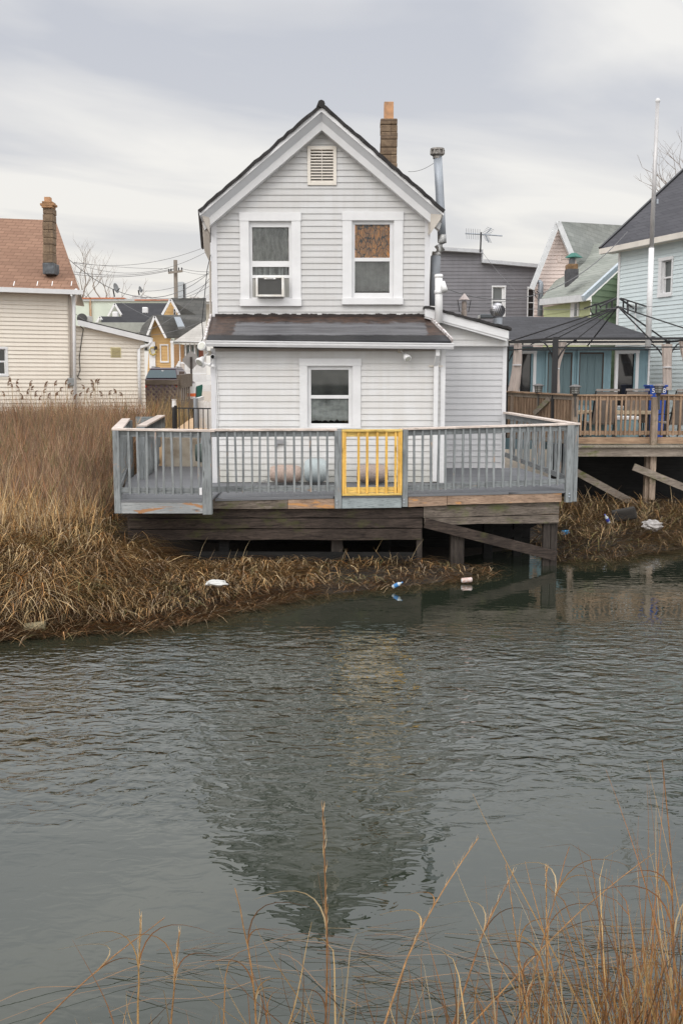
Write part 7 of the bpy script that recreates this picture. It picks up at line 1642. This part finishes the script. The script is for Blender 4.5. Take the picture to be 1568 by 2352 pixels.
# G: foreground on the near bank
FGP = [(.36, .19, .07), (.42, .25, .095), (.27, .13, .05), (.48, .33, .15), (.17, .095, .05), (.48, .37, .22), (.30, .14, .06)]
def stalk(px0, py0, px1, py1, Y0, Y1, w, bend=0, plume=0):
    A = P(px0, py0, Y0); B = P(px1, py1, Y1); g = Blades(); n = 9; side = Vector((bend, 0, 0)); pts = []
    for i in range(n): t = i / (n - 1); pts.append(A.lerp(B, t) + side * math.sin(math.pi * t) + Vector((rg_.uniform(-.003, .003), 0, 0)))
    return A, B, pts
tall = [(735, 2600, 742, 1858, 3.6, 3.7, .010, 'dry stalk with a feathery tip, standing straight near the centre of the near bank', .02, 1),
        (868, 2400, 1098, 1925, 3.8, 4.6, .010, 'long dry stalk leaning right from the bottom centre, with a feathery tip', -.06, 1),
        (1080, 2230, 1180, 2004, 4.4, 4.6, .009, 'leaning plumed stalk right of the longest leaning one', -.02, 1),
        (88, 2358, 378, 2108, 4.4, 4.8, .009, 'pale stalk leaning far right in the lower left corner', -.03, 1),
        (316, 2420, 322, 2105, 4.3, 4.4, .011, 'upright golden stalk beside the pale leaning one at lower left', .0, 1),
        (385, 2420, 412, 2140, 4.2, 4.3, .010, 'short golden stalk with a split tip at the lower left', .0, 1),
        (590, 2400, 540, 2040, 4.0, 4.1, .010, 'reddish hooked blade standing left of the centre stalk', .02, 0),
        (1195, 2230, 1500, 1960, 4.4, 5.2, .008, 'pale stalk leaning right towards the dense right-hand tuft', -.04, 1),
        (1542, 2400, 1521, 1745, 3.6, 3.8, .009, 'tallest thin stalk near the right edge of the near bank', .02, 0),
        (1245, 2420, 1254, 1990, 3.9, 4.1, .009, 'upright thin stalk in the right middle of the near bank', .01, 1),
        (1225, 2420, 1160, 1985, 4.0, 4.3, .007, 'dark thin stem leaning left beside the upright right-middle stalk', .0, 0),
        (1240, 2180, 1306, 1945, 4.4, 4.7, .007, 'pale bare tip leaning right over the right-middle stalk', .0, 0)]
for (a, b_2, c, d, y0, y1, w, lab, bend, pl) in tall:
    A, B, pts = stalk(a, b_2, c, d, y0, y1, w, bend); dn_ = (pts[0] - pts[1]).normalized(); q_ = pts[0].copy()
    while q_.z > max(-.02, land(q_.x, q_.y)) and len(pts) < 60: q_ = q_ + dn_ * .08; pts.insert(0, q_.copy())
    A = pts[0]; r = thing('grass_stalk', lab, 'grass stalk', A, 'tall stalks on the near bank')
    mb = MB(); n = len(pts); mb.tube(pts, [w * .5 * (1 - .7 * i / (n - 1)) + .0007 for i in range(n)], 5); c_ = tint(FGP[:3] + FGP[:1], .1, .95)
    nm = 'stalk_colour_%d' % (int(c_[0] * 20) % 5); mb.build('stem', bpy.data.materials.get(nm) or M(nm, c_, .7, .25, 9, c2=tuple(x * .5 for x in c_), stretch=(1, 1, 3)), r)
    up_v = (B - A).normalized()
    for k in range(2 + 3 * (not pl)):      # leaves
        g = Blades()
        t = rg_.uniform(.4, .8); q = pts[int(t * (n - 1))]; s_ = rg_.choice([-1, 1]); l2 = rg_.uniform(.15, .4)
        g.blade([q + up_v * l2 * (1.5 * v_ - 1.1 * v_ * v_) + Vector((s_ * l2 * (.15 * v_ + .75 * v_ * v_), 0, 0)) for v_ in [i_ / 8 for i_ in range(9)]], .007, tint(FGP, .15, .8)); g.build('leaf', blade_m, r)
    if pl:
        g = Blades(); 
        g.blade([pts[int(n * .6)], pts[int(n * .8)], pts[-1]], .003, tint(FGP, .1))
        for k in range(22):
            t = 1 - .42 * rg_.random() ** 1.2; i0 = min(n - 2, int(t * (n - 1))); q = pts[i0].lerp(pts[i0 + 1], t * (n - 1) - i0); s_ = rg_.choice([-1, 1]); l2 = rg_.uniform(.03, .07) * (1.3 - (t - .6) * 1.5)
            g.blade([q, q + up_v * l2 * .6 + Vector((s_ * .12 * l2, 0, 0)), q + up_v * l2 + Vector((s_ * .13 * l2, 0, 0))], .0022, tint([(.50, .33, .15), (.42, .24, .10), (.58, .44, .27)], .15))
        g.build('seed_plume', blade_m, r)
g = Blades()
def tuft(px, Y, n, hlo, hhi, sprd, lean=.25, w=(.003, .008), pal=FGP):
    for k in range(n):
        q = P(px + rg_.gauss(0, sprd), 2352, Y + rg_.uniform(-.25, .25)); q.z = max(-.05, land(q.x, q.y)); H = rg_.uniform(hlo, hhi) * rg_.uniform(.7, 1); a = rg_.gauss(0, lean); b_2 = rg_.gauss(0, .25); hook = rg_.random() < .3; hs = rg_.uniform(.5, .8); pts = []
        for i in range(11):
            t = i / 10; hk = max(0, t - hs) / (1 - hs); dz = H * (min(t, hs) + (1 - hs) * (hk - .85 * hk * hk) * (1 if hook else 1.2)) if hook else H * t; pts.append(Vector((q.x + a * H * t + (H * (1 - hs) * .9 * hk ** 1.6 * (1 if a > 0 else -1) if hook else .05 * math.sin(t * 3 + k)), q.y + b_2 * H * t, q.z + dz)))
        g.blade(pts, rg_.uniform(*w) * 1.05, tint(pal, .25, .9), face=Vector((0, 1, .5)))
for (px, Y, n, lo, hi, sp_r) in ((1560, 4.0, 95, .5, 1.45, 75), (1420, 4.1, 60, .4, 1.15, 50), (1470, 4.5, 30, .4, 1.2, 40), (1240, 4.1, 44, .35, 1.0, 42), (1130, 4.1, 22, .3, .75, 45), (1010, 4.1, 20, .3, .7, 60), (880, 4.1, 16, .25, .6, 50), (740, 4.0, 14, .3, 1.0, 35), (590, 4.0, 16, .25, .75, 35), (480, 4.0, 8, .15, .4, 40), (330, 4.1, 12, .2, .55, 50), (230, 4.1, 5, .15, .3, 60), (1350, 3.9, 40, .3, .8, 90)):
    tuft(px, Y, n, lo, hi, sp_r)
# floating fallen stems on the water in front
for k in range(210):
    px = 1600 - 1400 * rg_.random() ** 1.25; py = rg_.uniform(2130, 2350) + (40 if px < 500 else 0) - (20 if px > 1100 else 0)
    if px < 700 and rg_.random() < .55: continue
    q = PZ(px, py, .006); L = rg_.uniform(.15, .6); a = rg_.gauss(-.12, .35); c_ = tint([(.34, .24, .18), (.28, .18, .13), (.42, .32, .22), (.2, .13, .10), (.48, .33, .16)], .2, .8)
    g.blade([q + Vector((math.cos(a) * L * t, math.sin(a) * L * t, .004 + .03 * math.sin(t * 3.1) * rg_.random())) for t in (0, .33, .66, 1)], rg_.uniform(.002, .005), c_)
for (x0, y0, x1, y1, w) in ((0, 2300, 330, 2220, .010), (0, 2345, 660, 2155, .007), (620, 2165, 1050, 2200, .007), (420, 2215, 870, 2225, .006), (250, 2325, 620, 2250, .008), (640, 2190, 830, 2320, .010), (860, 2145, 1280, 2240, .006), (900, 2262, 1500, 2200, .007), (1180, 2240, 1600, 2150, .007), (950, 2330, 1550, 2260, .008)):
    A = PZ(x0, y0, .015); B = PZ(x1, y1, .02); g.blade([A.lerp(B, t) + Vector((0, .03 * math.sin(t * 7), .012 * math.sin(t * 9))) for t in [i / 8 for i in range(9)]], w * .55, tint([(.26, .16, .09), (.2, .13, .08)], .2), taper=False, face=Vector((0, 0, 1)))
tag(g.build('foreground_grass', blade_m), 'loose orange-brown grass blades and floating stems along the near water edge', 'dry grass', kind='stuff')

# ================================================================== LITTER
def crumple(name, label, cat, px, py, z, s, m, flat=.4, seed=1):
    c = PZ(px, py, z); r = thing(name, label, cat, c); mb = MB(); n, k = 18, 9
    for j in range(k + 1):
        for i in range(n):
            a = 2 * math.pi * i / n; ph_ = math.pi * j / k; v = Vector((math.sin(ph_) * math.cos(a), math.sin(ph_) * math.sin(a), math.cos(ph_))); f = 1 + .45 * mnoise.noise(v * 2.2 + Vector((seed, 0, 0))) + .25 * mnoise.noise(v * 5 + Vector((seed, 3, 0)))
            mb.v.append((c.x + v.x * s * f, c.y + v.y * s * f * .7, c.z + .05 + v.z * s * flat * f))
    mb.f = [(j * n + i, j * n + (i + 1) % n, (j + 1) * n + (i + 1) % n, (j + 1) * n + i) for j in range(k) for i in range(n)]; mb.build('film', m, r); return r
crumple('plastic_bag', 'crumpled white plastic sheet lying on the left grass bank below the deck', 'litter', 497, 1347, .30, .15, M('white_plastic', (.52, .52, .50), .4, .1, 20), .25, 2)
crumple('plastic_bag', 'crumpled grey see-through plastic bag on the right bank of fallen reeds', 'litter', 1496, 1213, .30, .20, M('grey_plastic', (.36, .34, .33), .35, .25, 15), .5, 5)
def bottle(name, label, px, py, z, L, r_, m1, m2, ang, cat='bottle'):
    c = PZ(px, py, z); o = thing(name, label, cat, c); d = Vector((math.cos(ang), -.25, math.sin(ang))).normalized(); mb = MB(); a = c - d * L / 2
    mb.tube([a, a + d * .01, a + d * L * .7, a + d * L * .86, a + d * L], [r_ * .8, r_, r_, r_ * .4, r_ * .38], 12); mb.build('body', m1, o, smooth=True)
    mb = MB(); mb.tube([a + d * L * .22, a + d * L * .6], [r_ * 1.03, r_ * 1.03], 12); mb.build('wrapper', m2, o)
    mb = MB(); mb.tube([a + d * L * .97, a + d * L * 1.05], [r_ * .45, r_ * .45], 10); mb.build('cap', m2, o)
clear_pl = M('cloudy_plastic', (.45, .50, .53), .2, .1, 10); blue_l = M('bright_blue_label', (.04, .18, .42), .5)
bottle('plastic_bottle', 'clear plastic bottle with a bright blue label in the debris under the gate', 912, 1343, .10, .17, .03, clear_pl, blue_l, .5)
bottle('plastic_bottle', 'small blue and white bottle on the right bank beneath the brown deck', 1393, 1192, .45, .20, .035, clear_pl, M('violet_blue_label', (.04, .06, .35), .4), 2.1)
def can(name, label, px, py, z, L, r_, m1, m2, yaw, cat='can'):
    c = PZ(px, py, z); o = thing(name, label, cat, c); d = Vector((math.cos(yaw), math.sin(yaw), .08)).normalized(); a = c - d * L / 2 + Vector((0, 0, r_))
    mb = MB(); mb.tube([a, a + d * .008, a + d * (L - .008), a + d * L], [r_ * .85, r_, r_, r_ * .85], 14); mb.build('body', m1, o, smooth=True)
    mb = MB(); mb.tube([a - d * .004, a + d * .003], [r_ * .78, r_ * .78], 14); mb.build('end', m2, o); mb = MB(); mb.tube([a + d * (L - .003), a + d * (L + .004)], [r_ * .8, r_ * .8], 14); mb.build('end', m2, o)
can('drink_can', 'white and pink can at the tip of the debris spit', 1071, 1338, .02, .16, .04, M('pinkish_white', (.5, .43, .41), .5, .3, 30, c2=(.42, .25, .2)), trim_white, .1)
can('plastic_cup', 'bright blue cup with a white end beside the right deck pile', 1297, 1229, .18, .15, .05, M('cup_blue', (.03, .3, .62), .35), trim_white, .5, 'cup')
can('old_jar', 'muddy tan jar half sunk at the far left shoreline', 82, 1452, .02, .26, .065, M('muddy_tan', (.30, .26, .16), .8, .3, 12), M('muddy_tan_end', (.22, .19, .12), .8), .15, 'jar')
rk_ = thing('dark_rock', 'dark flat-sided block among the reeds under the brown deck', 'block', PZ(1432, 1180, .45)); c = PZ(1435, 1182, .45); mb = MB(); mb.bar(c + Vector((-.24, .1, -.06)), c + Vector((.22, .0, .05)), .3, .24); mb.build('block', M('block_dark', (.03, .027, .024), .95, .3, 8), rk_, bevel=.04)
for i in range(7):   # submerged stems at the shore
    pass
